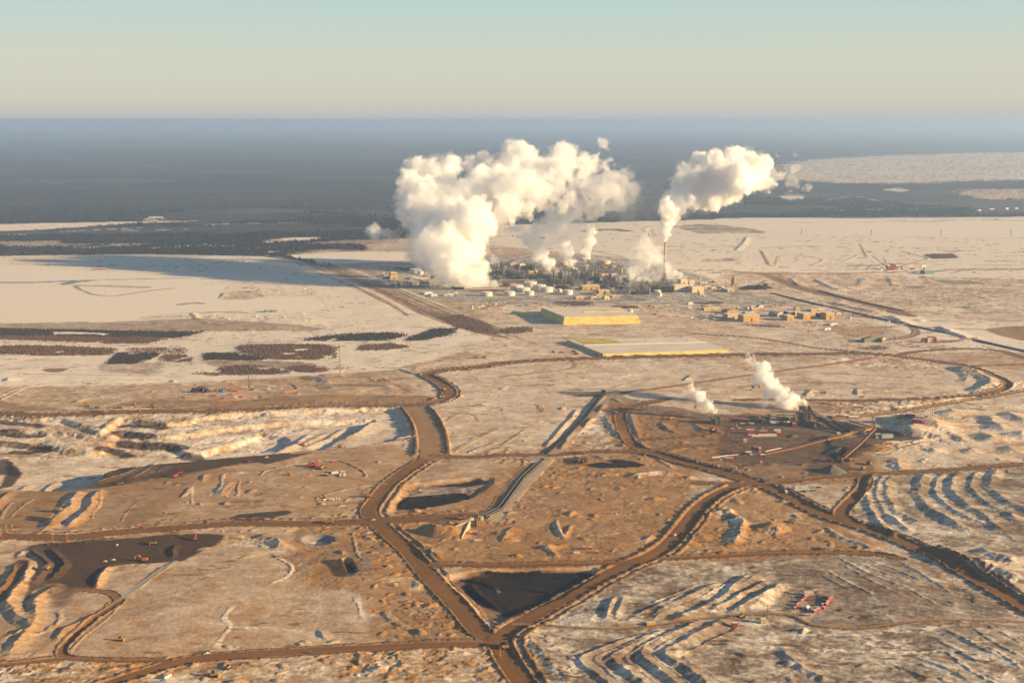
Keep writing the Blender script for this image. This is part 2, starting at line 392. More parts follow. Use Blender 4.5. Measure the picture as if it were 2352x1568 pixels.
stroke(tL('-350,570 -150,600 0,655 200,655 480,690'), 12, C_BLACK, .0, 5, 6)  # black line paints in the shadow under the step of the pit floor
paint(tK('2090,570 2352,545 2500,600 2700,700 2480,850 2352,760 2150,680'), (0.034, .015, .005), .01, 25, 14, .6)
pit2 = cat(tG('1480,1230 1560,1150 1720,1130 2000,1100 2250,1095 2270,1130 2180,1200 2040,1270 1700,1340 1450,1380 1370,1370'))
area(pit2, -6, 18, 3); paint(pit2, (.20, .105, .04), .22, 10, 6, .8, sm=False)
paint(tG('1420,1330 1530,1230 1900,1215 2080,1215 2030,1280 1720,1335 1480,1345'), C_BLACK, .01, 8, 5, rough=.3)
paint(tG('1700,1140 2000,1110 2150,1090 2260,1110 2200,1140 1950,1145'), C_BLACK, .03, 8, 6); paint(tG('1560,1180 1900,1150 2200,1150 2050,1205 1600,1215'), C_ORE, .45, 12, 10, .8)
for cx, cy, rx, ry, dp in ((722, 245, 120, 42, -9),):
    oval = tK(' '.join('%.0f,%.0f' % (cx + rx * math.cos(a), cy + ry * math.sin(a)) for a in np.linspace(0, 6.28, 14)[:-1]))
    paint(tK(' '.join('%.0f,%.0f' % (cx + rx * 1.55 * math.cos(a), cy + ry * 1.35 * math.sin(a)) for a in np.linspace(0, 6.28, 14)[:-1])), C_GREY, .1, 8, 3)
    area(oval, dp, 14, 1)
    paint(tK(' '.join('%.0f,%.0f' % (cx + rx * .62 * math.cos(a), cy + ry * .66 * math.sin(a)) for a in np.linspace(0, 6.28, 14)[:-1])), C_GREY, .7, 5, 3)
paint(tK('760,440 960,420 1030,440 1080,530 1000,580 860,570 800,500'), C_ORE, .03, 8, 5); area(tK('950,425 1005,425 1055,530 995,530'), -8, 8, 1)
paint(tK('600,380 1150,400 1220,530 1050,540 1060,420'), C_GREY, .12, 15, 8, .7)
paint(tK('-100,180 250,190 450,240 560,400 640,420 700,560 560,620 520,480 430,300 250,230'), C_DIRT2, .3, 12, 6, .8)
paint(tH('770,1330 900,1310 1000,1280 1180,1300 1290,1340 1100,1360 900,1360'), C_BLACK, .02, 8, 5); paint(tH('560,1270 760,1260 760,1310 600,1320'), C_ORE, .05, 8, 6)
paint(tI('-200,880 300,900 700,950 800,1060 600,1250 300,1330 -300,1300 -400,1100'), (.10, .06, .03), .03, 24, 16, .8)
paint(tI('620,1100 1000,1060 1180,1090 850,1260 760,1400 560,1440 400,1400 500,1250 700,1180'), C_ORE, .06, 12, 8, .85)
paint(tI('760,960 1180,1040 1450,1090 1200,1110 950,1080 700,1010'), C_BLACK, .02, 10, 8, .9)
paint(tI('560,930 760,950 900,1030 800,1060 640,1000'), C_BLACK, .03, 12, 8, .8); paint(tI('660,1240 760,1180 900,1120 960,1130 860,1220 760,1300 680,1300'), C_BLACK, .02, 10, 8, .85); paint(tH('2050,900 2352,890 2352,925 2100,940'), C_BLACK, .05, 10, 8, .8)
paint(tI('0,900 600,900 620,960 300,1000 0,960'), C_ORE, .12, 15, 10, .7); paint(tH('1700,870 2352,900 2352,960 1900,980'), C_ORE, .1, 12, 8, .7)
paint(tH('1200,790 1500,800 1900,900 1850,930 1450,880 1240,830'), C_ORE, .12, 12, 8, .7)  # dark slope, with the small plume's cast shadow put into its colour
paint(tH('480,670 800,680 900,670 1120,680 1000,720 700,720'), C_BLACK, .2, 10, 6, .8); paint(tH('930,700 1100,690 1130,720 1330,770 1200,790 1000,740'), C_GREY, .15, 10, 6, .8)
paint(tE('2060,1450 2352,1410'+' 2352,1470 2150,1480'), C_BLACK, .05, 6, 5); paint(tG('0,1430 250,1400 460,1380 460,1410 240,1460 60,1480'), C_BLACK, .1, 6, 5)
paint(tA('1000,1190 1300,1130 2091,1150 2091,1360 1500,1330 1080,1290'), (.07, .055, .042), .16, 40, 30, .85); paint(tB('0,1150 200,1180 640,1290 640,1370 0,1380'), (.07, .055, .042), .16, 40, 30, .8)
# ---- left mine pit: three benches cut in from the haul road
pitA = cat(tE('-900,560 0,548 350,560 600,575 900,690 1080,560 1500,610 1900,540 2352,500'), tG('300,510 900,480 1300,465 1470,500 1530,600 1550,690 1300,770 700,835'), tE('1400,955 1000,1015 700,1180 0,1190 -900,1200'))
pitB = cat(tE('-900,650 0,640 500,655 950,705 1100,655 1350,690 1600,690 2000,630 2352,590'), tG('500,570 1100,550 1200,570 900,720 600,835'), tE('1400,960 1000,1015 700,1180 0,1190 -900,1200'))
pitC = cat(tE('-900,730 0,725 350,730 520,770 880,800 1000,725 1500,740 1700,810 2100,730 2352,655'), tG('200,650 440,680 300,780'), tE('1400,960 1000,1015 700,1180 0,1190 -900,1200'))
for pp, hh in ((pitA, -8), (pitB, -8), (pitC, -9)):
    area(pp, hh, 17, 7)
for t in ('-200,570 0,560 200,580 350,600', '-200,655 60,640 180,660 340,660', '-100,715 100,720 200,730', '130,770 250,775', '280,740 400,765', '1130,595 1300,610 1450,625', '1060,655 1200,670 1330,680', '1080,712 1250,725 1500,735 1620,760', '900,770 1000,750 1150,800', '1640,810 1780,825'):
    stroke(tE(t), 34, C_BLACK, .05, 10, 9, .85)  # black on the bench faces: dark overburden with their shadow painted in
# ---- right mine pit under the loop road
for t, h_, ws_ in (('1640,455 1760,470 1880,505 2000,550 2050,600 2000,650 1880,690', 11, 34), ('1700,470 1790,500 1850,560 1800,610', 5, 22)):
    cuesta(tI(t), h_, ws_, 50, 5, 60, snow=.6)
for t in ('0,470 600,455 1200,470', '100,540 700,520 1300,545', '0,600 500,590 1100,610 1600,600', '200,660 900,650 1500,660'):
    stroke(tI(t), 10, C_GREY, .15, 6, 6, .7); berm(tI(t), 1.6, 5, .5, 30)
# ---- west-facing scarps (travel runs from far to near)
for f, t, h, ws, wg in (
    (tL, '2000,620 1750,740 1550,830 1350,950', 6, 13, 40), (tL, '2300,540 2080,680 1950,800 1750,900 1500,985', 7, 15, 45),
    (tL, '2420,600 2150,760 1850,930', 6, 11, 35), (tL, '2480,700 2150,860 2000,910', 6, 10, 35), (tL, '1660,720 1400,860 1150,950', 4.5, 8, 30),
    (tL, '1500,1050 1300,1160 1000,1280 1010,1330 1150,1450 1400,1600', 6, 13, 40), (tL, '1300,1090 900,1240 700,1330 850,1450 1050,1600', 5, 9, 35),
    (tL, '1800,970 1600,1090 1350,1200 1270,1290 1400,1400 1650,1600', 7, 14, 40), (tL, '2060,950 1900,1050 1550,1210 1490,1290 1650,1400 1950,1600', 8, 17, 45),
    (tM, '170,1200 350,1370 620,1520', 5, 16, 40), (tM, '-120,880 120,700 290,640', 7, 20, 50), (tM, '-150,620 100,570 160,560', 5, 14, 40),
    (tL, '560,1030 330,1070 290,1160 400,1300 650,1529', 4, 16, 30), (tL, '1030,740 990,860 950,980', 6, 8, 16), (tL, '1110,730 1080,850 1030,970', 4, 10, 20),
    (tL, '1780,640 1600,720 1450,780 1300,850', 2.4, 6, 8), (tL, '2120,600 1900,720 1700,820 1500,900 1350,975', 2.6, 6, 9), (tL, '2352,660 2180,740 2000,830 1850,900', 2.4, 6, 8), (tL, '1450,1080 1150,1190 850,1310 930,1390 1100,1529', 2.4, 6, 8), (tL, '1650,1030 1430,1140 1180,1260 1130,1320 1280,1440 1480,1600', 2.6, 6, 9), (tL, '1930,1000 1730,1080 1450,1200 1380,1290 1520,1400 1780,1600', 2.6, 6, 9), (tL, '2200,1000 2000,1110 1750,1220 1650,1290 1800,1400 2080,1600', 3, 8, 12),
    (tM, '1100,1340 1300,1400 1600,1529', 2.2, 6, 9), (tM, '1330,1270 1600,1370 1900,1529', 2.2, 6, 9), (tM, '700,1100 900,1160 1100,1230', 2, 5, 8), (tM, '1500,1100 1750,1230 2000,1380', 2.2, 6, 9), (tM, '1560,1030 1700,1080 1900,1190 2200,1330', 2.2, 6, 9), (tM, '520,560 700,650 850,720', 2, 5, 8), (tM, '820,440 1050,530 1350,640', 2, 5, 8), (tM, '900,420 1200,520 1500,660', 2, 5, 8), (tM, '1250,450 1500,600 1750,760', 2, 6, 8), (tM, '150,530 -50,600 -200,680', 2.4, 6, 9), (tM, '300,480 100,530 -60,560', 2.2, 6, 9),
    (tG, '680,640 480,760 330,820', 5, 18, 40), (tG, '990,600 800,700 560,790', 5, 18, 40), (tG, '1230,565 1100,660 950,730', 6, 16, 45), (tG, '870,620 600,730 380,800', 4, 16, 35),
    (tE, '1400,850 1340,940', 6, 16, 40), (tE, '1390,965 1300,1050 1080,1120', 6, 14, 35), (tE, '1280,985 1150,1060 950,1110 700,1190', 7, 16, 35), (tE, '980,1010 920,1080', 4, 12, 30),
    (tE, '730,1205 620,1350 500,1460 400,1560', 9, 26, 50), (tE, '930,1190 840,1290 740,1430 580,1540', 9, 22, 40), (tE, '770,1440 600,1529', 4, 8, 20),
    (tE, '530,1010 430,1080 370,1160', 4, 10, 35), (tE, '270,1040 180,1120', 4, 16, 35), (tE, '140,1195 60,1260 0,1310 -120,1400', 6, 12, 35),
    (tE, '1080,550 1000,610 910,665', 8, 18, 30), (tE, '1880,1050 1830,1080 1810,1140', 5, 9, 25), (tE, '1560,985 1470,1010 1370,1060', 4, 10, 30), (tE, '2110,1110 2020,1190 1960,1270', 4, 26, 30), (tE, '1700,1170 1620,1270', 3, 5, 12),
    (tJ, '330,305 280,350 400,450 410,520 340,600 290,670', 7, 13, 25), (tJ, '430,315 530,410 565,470 510,560 440,630', 6, 12, 30),
    (tJ, '245,430 265,520 190,650 75,820 120,900 210,1000 280,1060', 8, 20, 40), (tJ, '150,450 120,560 0,700 -100,800', 6, 16, 30), (tJ, '540,645 450,720 350,790 310,900 330,1000 230,1100 90,1290', 7, 20, 40),
    (tJ, '1590,285 1560,350 1540,420', 6, 10, 20), (tJ, '1010,465 940,540 840,695', 7, 12, 25), (tJ, '900,910 700,1010 570,1080 470,1190', 4, 12, 35), (tJ, '2352,370 2200,400 2120,432', 3, 9, 25), (tJ, '230,330 160,420', 5, 9, 25),
    (tK, '120,215 320,255 415,310 425,350', 8, 22, 30), (tK, '710,1040 760,1100 830,1150', 3, 5, 15), (tK, '1560,640 1620,640 1640,700', 4, 14, 15), (tK, '1120,180 1250,180', 3, 6, 12),
    (tK, '910,340 950,390', 4, 5, 12), (tK, '1690,320 1830,430', 4, 7, 18), (tK, '1700,110 1760,130 1700,220', 8, 12, 25), 
    (tL, '340,300 430,330 540,430', 5, 14, 25), (tL, '660,0 620,60', 6, 12, 20), (tL, '490,80 520,150 580,260', 4, 8, 15), (tL, '640,110 590,260', 4, 9, 15), (tL, '130,130 60,210 0,290', 4, 10, 40), (tL, '760,30 840,40 860,70', 4, 12, 20),
    (tL, '1830,60 1950,20 2080,40 2160,130 2150,200 2050,330', 9, 30, 30), (tL, '1350,200 1300,290', 5, 16, 18), (tL, '1700,360 1800,370', 3, 8, 15),
    (tH, '1160,870 1190,970 1240,1090', 4, 7, 18), (tH, '940,880 1000,1000 1090,1100', 4, 12, 20), (tH, '1440,935 1500,1020 1640,1060', 4, 9, 20), (tH, '1700,960 1780,990 1860,1040', 5, 18, 20), (tH, '1240,1120 1280,1170 1330,1190', 4, 6, 15),
    (tH, '740,1120 800,1140', 3, 9, 15), (tH, '1050,1140 1130,1180', 3, 9, 15), (tH, '1100,1440 1350,1410 1500,1410 1620,1440', 6, 16, 25), (tH, '1640,1450 1750,1440', 5, 12, 20), (tH, '1380,1270 1560,1370', 3, 6, 12),
    (tH, '1720,520 1640,580', 4, 12, 25), (tH, '830,1250 970,1280', 3, 6, 12), (tH, '680,1020 600,1100 540,1200', 4, 10, 20), (tH, '830,900 740,1000', 4, 9, 18), (tH, '940,780 870,870', 4, 9, 18), (tH, '700,820 640,900 540,1010 400,1180', 4, 9, 16),
    (tI, '1260,900 1400,985 1330,1070', 20, 64, 130), (tI, '2170,965 2180,1030', 12, 52, 90), (tI, '2352,1040 2360,1110', 12, 52, 90), (tI, '2200,860 2380,960', 9, 36, 80), (tI, '1650,840 1800,890', 11, 42, 80), (tI, '1960,1040 2140,1130', 10, 40, 70),
    (tI, '1500,930 1560,990 1540,1040', 9, 40, 70), (tI, '2000,880 2080,930 2060,980', 8, 36, 60), (tI, '1830,1180 1960,1230', 7, 30, 60), (tI, '2150,1160 2352,1230', 8, 34, 60), (tI, '1480,1180 1620,1230', 6, 24, 50), (tI, '1240,1265 1240,1330 1290,1395', 5, 22, 30), (tI, '1650,1040 1750,1080 1850,1130', 4, 16, 25), (tI, '620,1170 740,1190 640,1260', 8, 22, 40), (tI, '860,650 870,710', 4, 8, 15), (tI, '1190,800 1240,860', 5, 14, 25), (tI, '480,650 400,720', 4, 16, 20),
    (tF, '2030,1090 2012,1130 2035,1180 2100,1225', 4, 14, 24), (tF, '2170,1084 2148,1125 2192,1172 2270,1208', 4, 14, 24), (tF, '2255,1078 2230,1115 2272,1158 2352,1195', 4, 14, 24), (tF, '2060,1090 2035,1120 2060,1175 2130,1210', 7, 26, 40), (tF, '2010,1085 1990,1130 2010,1190 2060,1240', 6, 18, 30), (tF, '2130,1085 2110,1130 2150,1180 2230,1210', 6, 22, 45), (tF, '2210,1082 2185,1120 2235,1170 2310,1205', 6, 22, 45), (tF, '2300,1075 2275,1110 2310,1150 2400,1190', 6, 22, 45),
    (tM, '1180,20 1220,80 1280,140', 5, 22, 35), (tM, '1600,0 1700,80 1900,200', 5, 22, 40), (tM, '2000,40 2100,120 2230,200', 6, 24, 40), (tM, '2200,0 2352,110', 5, 24, 40), (tM, '2150,190 2352,260', 4, 16, 30),
    (tM, '1270,170 1350,160 1830,190', 3, 9, 20), (tM, '1500,330 1650,390 1900,500 2150,560 2400,680', 17, 50, 130), (tM, '1920,320 2100,400 2400,470', 10, 34, 80), (tM, '250,0 330,40 380,80', 4, 12, 20), (tM, '560,130 720,230 900,300 1040,350', 4, 12, 20),
    (tF, '1640,1185 1665,1170 1700,1190', 5, 14, 20), (tD, '200,1090 260,1150', 5, 16, 40), (tD, '380,1100 520,1170', 6, 16, 50), (tD, '770,1090 700,1150 530,1180', 6, 40, 60), (tD, '930,1080 960,1150', 4, 18, 40), (tD, '480,1270 850,1350', 6, 22, 60),
    (tD, '930,1370 1000,1400 1060,1440', 7, 30, 60), (tD, '1100,1400 1210,1410', 6, 26, 60), (tD, '1300,1450 1400,1500 1540,1550', 7, 24, 60), (tD, '1430,1370 1480,1370', 4, 16, 40), (tC, '1430,955 1510,1020 1900,1090', 4, 16, 25), (tC, '1680,805 1640,850', 4, 14, 30), (tC, '90,1440 60,1475', 6, 16, 40),
    (tC, '1720,1450 1670,1480', 4, 14, 40), (tE, '820,395 740,400 650,430', 6, 20, 30), (tG, '740,190 830,270', 5, 22, 20), (tG, '1310,255 1430,310', 4, 22, 20), (tG, '1440,120 1640,180', 4, 8, 20),
    ):
    near_ = f in (tL, tF, tM, tJ, tE)
    cuesta(f(t), h * (.8 if near_ else 1), ws * (.85 if near_ else 1), wg * ((.48 if wg > 12 else 1) if near_ else 1), 2.2, 30, snow=None if f in (tJ,) else .62)
cuesta(tK('2075,590 2150,700 2330,840'), 5, 8, 14, 4, 20); cuesta(tL('780,560 560,690 330,800 110,880'), 4, 8, 12, 4, 20)
for t in ('-320,560 -150,600 0,655 200,655 480,690', '-200,530 200,520 400,510', '480,560 640,540 780,520'): berm(tL(t), 2.6, 5, .6, 14, soil=C_BLACK, snow=0)
berm(tG('1440,1330 1600,1240 1900,1210 2080,1215'), 2.5, 5, .6, 14, soil=C_BLACK, snow=0)
# ---- ridges caught by the low sun
for f, t, h, w, sn in (
    (tM, '590,530 760,620 900,690 1050,760', 2.5, 6, .8), (tM, '680,410 860,500 1000,570 1300,680 1450,760 1620,850', 2.5, 6, .75), (tM, '740,480 950,600 1200,720 1350,780', 2, 5, .6),
    (tM, '-60,1195 300,1210 800,1235 1300,1245 1640,1250 1780,1340 1900,1430 2150,1560', 3, 6, .95), (tM, '270,1090 600,1095 850,1100 1000,1130 1350,1230', 2.5, 5, .95), (tM, '860,1090 1200,1070 1500,1040 1850,1010', 2.5, 5, .8),
    (tM, '1750,1090 1900,1180 2100,1250 2352,1420', 2.5, 6, .8), (tM, '1890,1040 2100,1180 2352,1310', 2.5, 6, .7), (tM, '1990,1000 2352,1190', 2, 6, .6), (tM, '390,1020 420,1080', 2.5, 8, .9), (tM, '380,1010 270,1085', 2, 8, .8),
    (tK, '320,370 400,430 490,490 450,570 280,655', 2.5, 6, .95), (tK, '1230,610 1400,595 1560,585 1630,565 1600,520 1560,490', 3.5, 5, .3), (tK, '1210,690 1260,640 1400,615 1560,600', 3, 5, .3), (tK, '1320,870 1400,980 1560,1060', 3, 10, .35),
    (tK, '1065,745 1090,850 1130,960', 1.5, 6, .9), (tK, '-400,640 -100,655 0,660 300,655', .8, 4, .5), (tJ, '2080,840 2000,960 2050,1030 1980,1130 1920,1210', 1.5, 7, 1), (tJ, '2050,1030 2352,1040', 1, 3, .95), (tK, '0,1040 300,1035 480,1060', 1, 3, .9),
    (tG, '1850,880 2100,760 2352,640', 2.5, 14, .6), (tG, '2050,860 2352,760', 2.5, 12, .6), (tG, '2150,880 2400,800', 2, 12, .5), (tH, '0,1150 100,1100 220,1010', 2.5, 8, .6), (tH, '330,780 400,860', 3, 14, .5),
    (tE, '0,400 200,300 330,260 700,240 1000,225 1500,210', 4, 8, .7), (tE, '120,180 300,170 900,175 1700,185', 2, 6, .6), (tE, '1700,280 1300,330 1000,350 700,390', 3, 7, .6), (tE, '0,360 150,300 250,260', 3, 9, .6),
    (tE, '2352,1040 2050,1050 1990,1080 1970,1170 1920,1220', 3, 5, .75), (tE, '1720,1160 1710,1240 1720,1330', 2, 5, .8), (tE, '1600,1275 1680,1220 1700,1170', 2.5, 5, .5), (tE, '2150,1110 2120,1180 2130,1230 2090,1260', 2.5, 5, .6), (tG, '-20,1150 -100,1260 100,1280 200,1300', 2, 5, .5),
    (tE, '600,1250 560,1320 540,1400', 3, 5, .4), (tE, '900,1220 890,1330 830,1400 820,1460', 3, 4, .3), (tE, '1080,1480 1120,1400 1230,1310 1400,1270', 1.5, 4, .4), (tE, '0,1460 60,1360 110,1300', 2.5, 6, .5), (tE, '80,1450 200,1340 320,1260', 2.5, 6, .4),
    (tG, '200,1080 260,1030 450,980 700,940 880,930', 3, 5, .6), (tG, '900,935 1000,970 1100,1020 1150,1070 1090,1100', 3.5, 5, .3), (tG, '200,1085 600,1085 980,1075', 1.5, 4, .4), (tG, '700,1290 740,1260 900,1210 1100,1170 1260,1160', 3, 6, .4), (tG, '700,1290 780,1340', 2.5, 4, .4), (tG, '960,1310 1000,1280 1140,1270', 3, 6, .2),
    (tG, '1080,780 1300,750 1600,705', 2.5, 5, .4), (tG, '860,850 1100,810 1350,760 1580,740', 2.5, 5, .4), (tG, '1860,590 2000,510 2120,530 2170,590', 2, 8, .5),
    (tJ, '1190,690 1300,600 1420,510 1500,450', 2, 4, .6), (tJ, '1230,690 1400,560 1560,460', 2, 4, .6), (tJ, '640,1270 660,1210 820,1070 960,960 1080,830', 2, 4, .7), (tJ, '560,1190 760,1010 900,900 990,790', 2, 4, .6), (tJ, '150,1140 400,1080 520,990 540,930 490,890', 3, 7, .6), (tJ, '0,1130 110,1110 200,1060', 4, 9, .5),
    (tJ, '1090,480 1150,465 1300,465 1480,450', 2.5, 5, .7), (tJ, '1720,350 1850,320 1990,290', 4, 8, .6), (tJ, '0,1290 300,1280 520,1275', 3.5, 7, .6), (tJ, '880,1430 1050,1400 1300,1380', 5, 9, .2), (tK, '-100,1300 500,1290 900,1270 1400,1250 2100,1270', 3.5, 6, .5), (tK, '1000,1440 1400,1470 2000,1450 2352,1440', 3, 7, .5),
    (tJ, '1300,1430 1500,1360 1700,1340', 2.5, 5, .5), (tL, '680,230 700,210 900,220 1090,180', 3, 6, .5), (tL, '500,70 520,160 570,250', 2, 5, .6), (tK, '1410,130 1480,100 1600,90', 3, 6, .2), (tK, '1030,180 1060,330 1100,430', 2, 5, .4), (tK, '2300,640 2352,690', 2, 5, .3),
    (tI, '500,770 800,790 1000,830 1300,800 1600,760 2000,700 2200,640 2300,590', 6, 16, .85), (tI, '1300,770 1700,730 2100,660', 5, 12, .7), (tI, '620,850 900,870 1100,860', 4, 12, .85), (tI, '1000,1230 1300,1140 1500,1100 1700,1070', 3, 8, .9), (tI, '1200,1200 1400,1150 1600,1120', 3, 9, .8), (tI, '600,400 900,375', 4, 10, .85), (tI, '900,450 1200,420 1600,440', 3, 12, .85),
    (tI, '300,600 600,610 1000,610', 2, 8, .7), (tI, '900,690 1200,660 1500,640', 4, 14, .6), (tI, '1050,430 1300,470 1650,470', 4, 12, .7), (tH, '950,760 1000,740 1090,770', 5, 14, .2), (tH, '1900,1260 2352,1225', 1.5, 3, .95), (tH, '1450,1230 1560,1190 1700,1170 1820,1190', 5, 18, .1), (tH, '1830,1210 1950,1190 2100,1200', 4, 14, .1),
    (tH, '30,480 400,500 800,460 1200,430 1700,420', 2, 9, .75), (tH, '0,560 200,520 500,500', 3, 10, .6), (tH, '880,560 1200,520 1500,520', 3, 14, .8), (tH, '1000,640 1300,560 1560,540', 2.5, 10, .7), (tH, '1200,750 1600,770 2300,770', 4, 10, .4), (tH, '0,1320 100,1270 200,1270 210,1350', 3, 7, .5), (tH, '560,1380 900,1420 1100,1400', 3, 8, .3),
    (tA, '0,1310 300,1420 600,1550', 3, 10, .5), (tD, '90,990 110,940 190,905', 3, 14, .9), (tD, '580,970 640,950 700,920', 4, 20, .9), (tD, '200,910 430,950 340,1000', 3, 16, .7), (tD, '1040,890 1180,930 1210,950 1000,1010', 5, 20, .7), (tB, '1500,1130 1470,1100 1560,1075', 3, 16, .9),
    (tF, '1975,560 1990,590', 2, 12, .3), (tB, '1340,1050 1400,1160 1470,1165', 3, 12, .2),
    ):
    berm(f(t), h * .42, w * .7, .55, 30, snow=sn * .75, edge=2.2)
# broken snowbanks and rubble
for f, t, r in ((tI, '480,760 1000,760 1700,720 2300,570 2352,620 1900,740 1200,850 640,890', 1.3), (tI, '500,380 1000,360 1700,440 1700,480 1200,460 700,430', 1.1), (tL, '-600,0 250,0 300,90 100,130 -500,250', 1.2), (tH, '0,1400 600,1380 1300,1420 1700,1450 1600,1529 0,1529', .9),
    (tJ, '0,1360 1000,1350 560,1529 0,1529', 1.5), (tK, '1100,1270 1900,1260 1900,1420 900,1480', 1.5), (tK, '1300,760 1900,800 2180,1160 1500,1170 1650,1000', 1.1), (tK, '1050,140 1230,120 1530,480 1100,450', 1.0), (tL, '400,960 900,760 930,980 560,1030', 1.3), (tL, '380,1080 700,1420 640,1529 300,1200', 1.3),
    (tM, '0,60 150,60 300,260 0,260', 1.5), (tM, '540,120 1050,340 900,350 600,230', 1.2), (tM, '1100,400 1500,590 2200,960 1900,760 1300,480', 1.0), (tE, '0,540 2352,500 2352,760 1700,830 0,830', 1.0), (tG, '0,500 1300,460 1500,560 1000,560 0,720', 1.0), (tL, '1830,0 2352,0 2352,350 1600,400', .8),
    (tH, '1250,850 1650,980 1640,1060 1250,1080', .9), (tH, '800,850 1060,880 1100,1180 600,1190', .9), (tI, '1000,1100 1700,1020 1850,1130 1150,1200', 1.2), (tG, '1100,1150 1290,1160 1250,1250 1120,1260', 1.0), (tG, '1400,1260 1600,1120 1650,1160 1400,1360', 1.0), (tJ, '1900,230 2352,220 2352,310 2050,290', 1.0), (tK, '0,210 380,250 410,350 230,330', 1.3), (tH, '620,1290 1300,1270 1540,1370 640,1380', .8)):
    paint(f(t), rough=r, feather=14, edge=8, sm=False)
# ---- roads
J0 = tK('2330 1180')
road(cat(tL('420,1800 300,1650 200,1530 60,1330'), J0, tK('2150,1060 1960,830 1700,560 1500,330 1290,140 1180,10'), tG('1230,1300 1370,1130 1600,970 1740,890')), 30)
road(tG('1740,890 1735,780 1710,660 1660,550 1580,450'), 58, C_DIRT2, .16, 5, 5, 6)
road(cat(J0, tL('60,1070 300,930 700,700 1100,490 1330,400 1500,290 1640,130 1760,-20'), tF('1640,1140 1690,1118 1740,1110')), 30, bw=4.2, per=24, bl=3.2, br=3.2)
road(cat(tM('2600,990 2000,640 1500,370 1000,170 650,60 430,-30'), tF('1800,1135 1740,1110 1660,1085 1560,1060 1500,1042 1440,1036')), 30, bw=4.2, per=24, bl=3.2, br=3.2)
road(cat(tH('1330,1205 1100,1215 800,1215 400,1240 0,1240'), tG('2200,898 1900,900 1740,890')), 22)
road(cat(tK('1250,90 900,95 500,110 0,110'), tJ('1500,150 1000,190 560,230 0,220 -900,230')), 28)
road(cat(tK('1250,80 1500,70 1700,55'), tG('1880,1450 2060,1425')), 40, bl=2, br=2)
road(cat(J0, tK('1700,1195 1200,1215 600,1245 0,1280'), tJ('1700,1320 1400,1400 1000,1530 700,1640')), 24, (.21, .098, .032), per=18)
road(tJ('1500,1330 1000,1330 620,1310 545,1250 620,1150 850,950 1030,830 1060,780 980,720 850,705 700,690'), 11, (.21, .098, .032), .03, 1.2, 1.2, 2)
road(tJ('-900,1400 0,1370 300,1340 560,1310'), 14, C_DIRT, .1, 2, 2, 3)
road(tJ('1070,790 1250,650 1400,540 1560,440'), 9, C_GREY, .35, 0, 0)
road(cat(tK('1680,480 2000,475'), tL('0,480 500,470 1000,460 1330,435')), 17)
road(cat(tL('1450,420 1900,400 2300,378'), tM('200,375 600,375 1000,385 1250,420')), 17)
road(cat(tE('-900,500 0,515 300,530 800,515 1200,500 1800,495'), tG('0,485 500,455 900,440 1400,438 1700,420 1850,380 1890,330 1860,280 1770,220 1690,180 1740,150 1900,125 2200,95'), tH('0,420 400,395 900,375 1500,360 2000,345'), tI('0,338 500,335 900,335 1200,350')), 30, bl=3, br=3, bw=5)
paint(cat(tG('-900,400 0,395 500,360 1500,350 1800,380 1600,425 0,470'), tE('1200,490 0,500 -900,480 -900,380 0,405 250,450 800,470')), C_DIRT2, .14, 12, 8, .85)
paint(tE('500,440 1200,440 1800,420 1800,460 1200,480 600,480'), C_DIRT2, .45, 14, 8, .7)
paint(tG('1640,170 1750,200 1880,290 1870,380 1800,400 1860,300'), C_DIRT, .06, 12, 6, .8)
road(tI('1200,350 1700,420 1950,480 2130,560 2200,610 2150,660 1900,710 1500,740 1000,750 500,748 -200,742'), 24, bl=3, br=2)
road(tI('1880,445 2100,440 2352,430 2800,420'), 18, bl=0, br=2)
road(tI('1250,340 1500,305 1900,290 2150,310 2352,370 2700,450'), 20, bl=2, br=2); road(tI('-600,150 0,200 500,280 1000,330'), 13, bl=1.5, br=1.5)
road(tI('600,910 860,900 1400,830 1900,745 2352,670 2900,590'), 18, C_DIRT2, .12, 2, 2)
road(cat(tI('-600,1490 0,1500 600,1440 950,1420 1500,1380 2000,1350 2352,1325 2900,1290')), 20)
road(tH('1500,740 1250,790 1080,850 1075,950 1120,1070 1200,1160 1350,1215'), 24)
road(tH('1080,850 1350,860 1650,930 1880,970'), 12, C_DIRT2, .1, 0, 2); road(tH('1230,1110 1600,1085 1850,1050 1920,1010'), 14, bl=2, br=2); road(cat(tH('1330,1205 1600,1170 2000,1150'), tI('0,1125')), 15, bl=2, br=2)
road(cat(tL('120,1000 350,1010 900,1045 1300,1020 1900,940 2300,908'), tM('150,905 300,920 480,1000 900,1030 1500,970 2352,985 2900,1010')), 8, C_DIRT2, .15, 0, 1, 2)
road(cat(tI('930,1430 920,1529'), tM('720,0 760,60 850,130')), 24)
road(tG('1120,1300 900,1330 700,1345'), 10, C_DIRT2, .1, 0, 0); road(tG('1330,1145 1100,1110 980,1090 900,1085'), 12, C_DIRT2, .2, 0, 0)
road(tG('1650,720 1300,770 900,830 500,870'), 14, C_DIRT2, .35, 0, 0)
road(tH('620,400 660,440 550,480 0,540'), 14, C_DIRT2, .3, 0, 0)
road(cat(tH('980,720 720,980 480,1220')), 24, (.30, .19, .10), .25, 0, 1.8, 3); road(cat(tH('430,1270 300,1420 130,1600'), tG('2300,1470')), 24, (.30, .19, .10), .38, 0, 1.8, 3)
road(tH('800,1240 900,1290 1000,1310'), 10, C_DIRT2, .1, 0, 0)
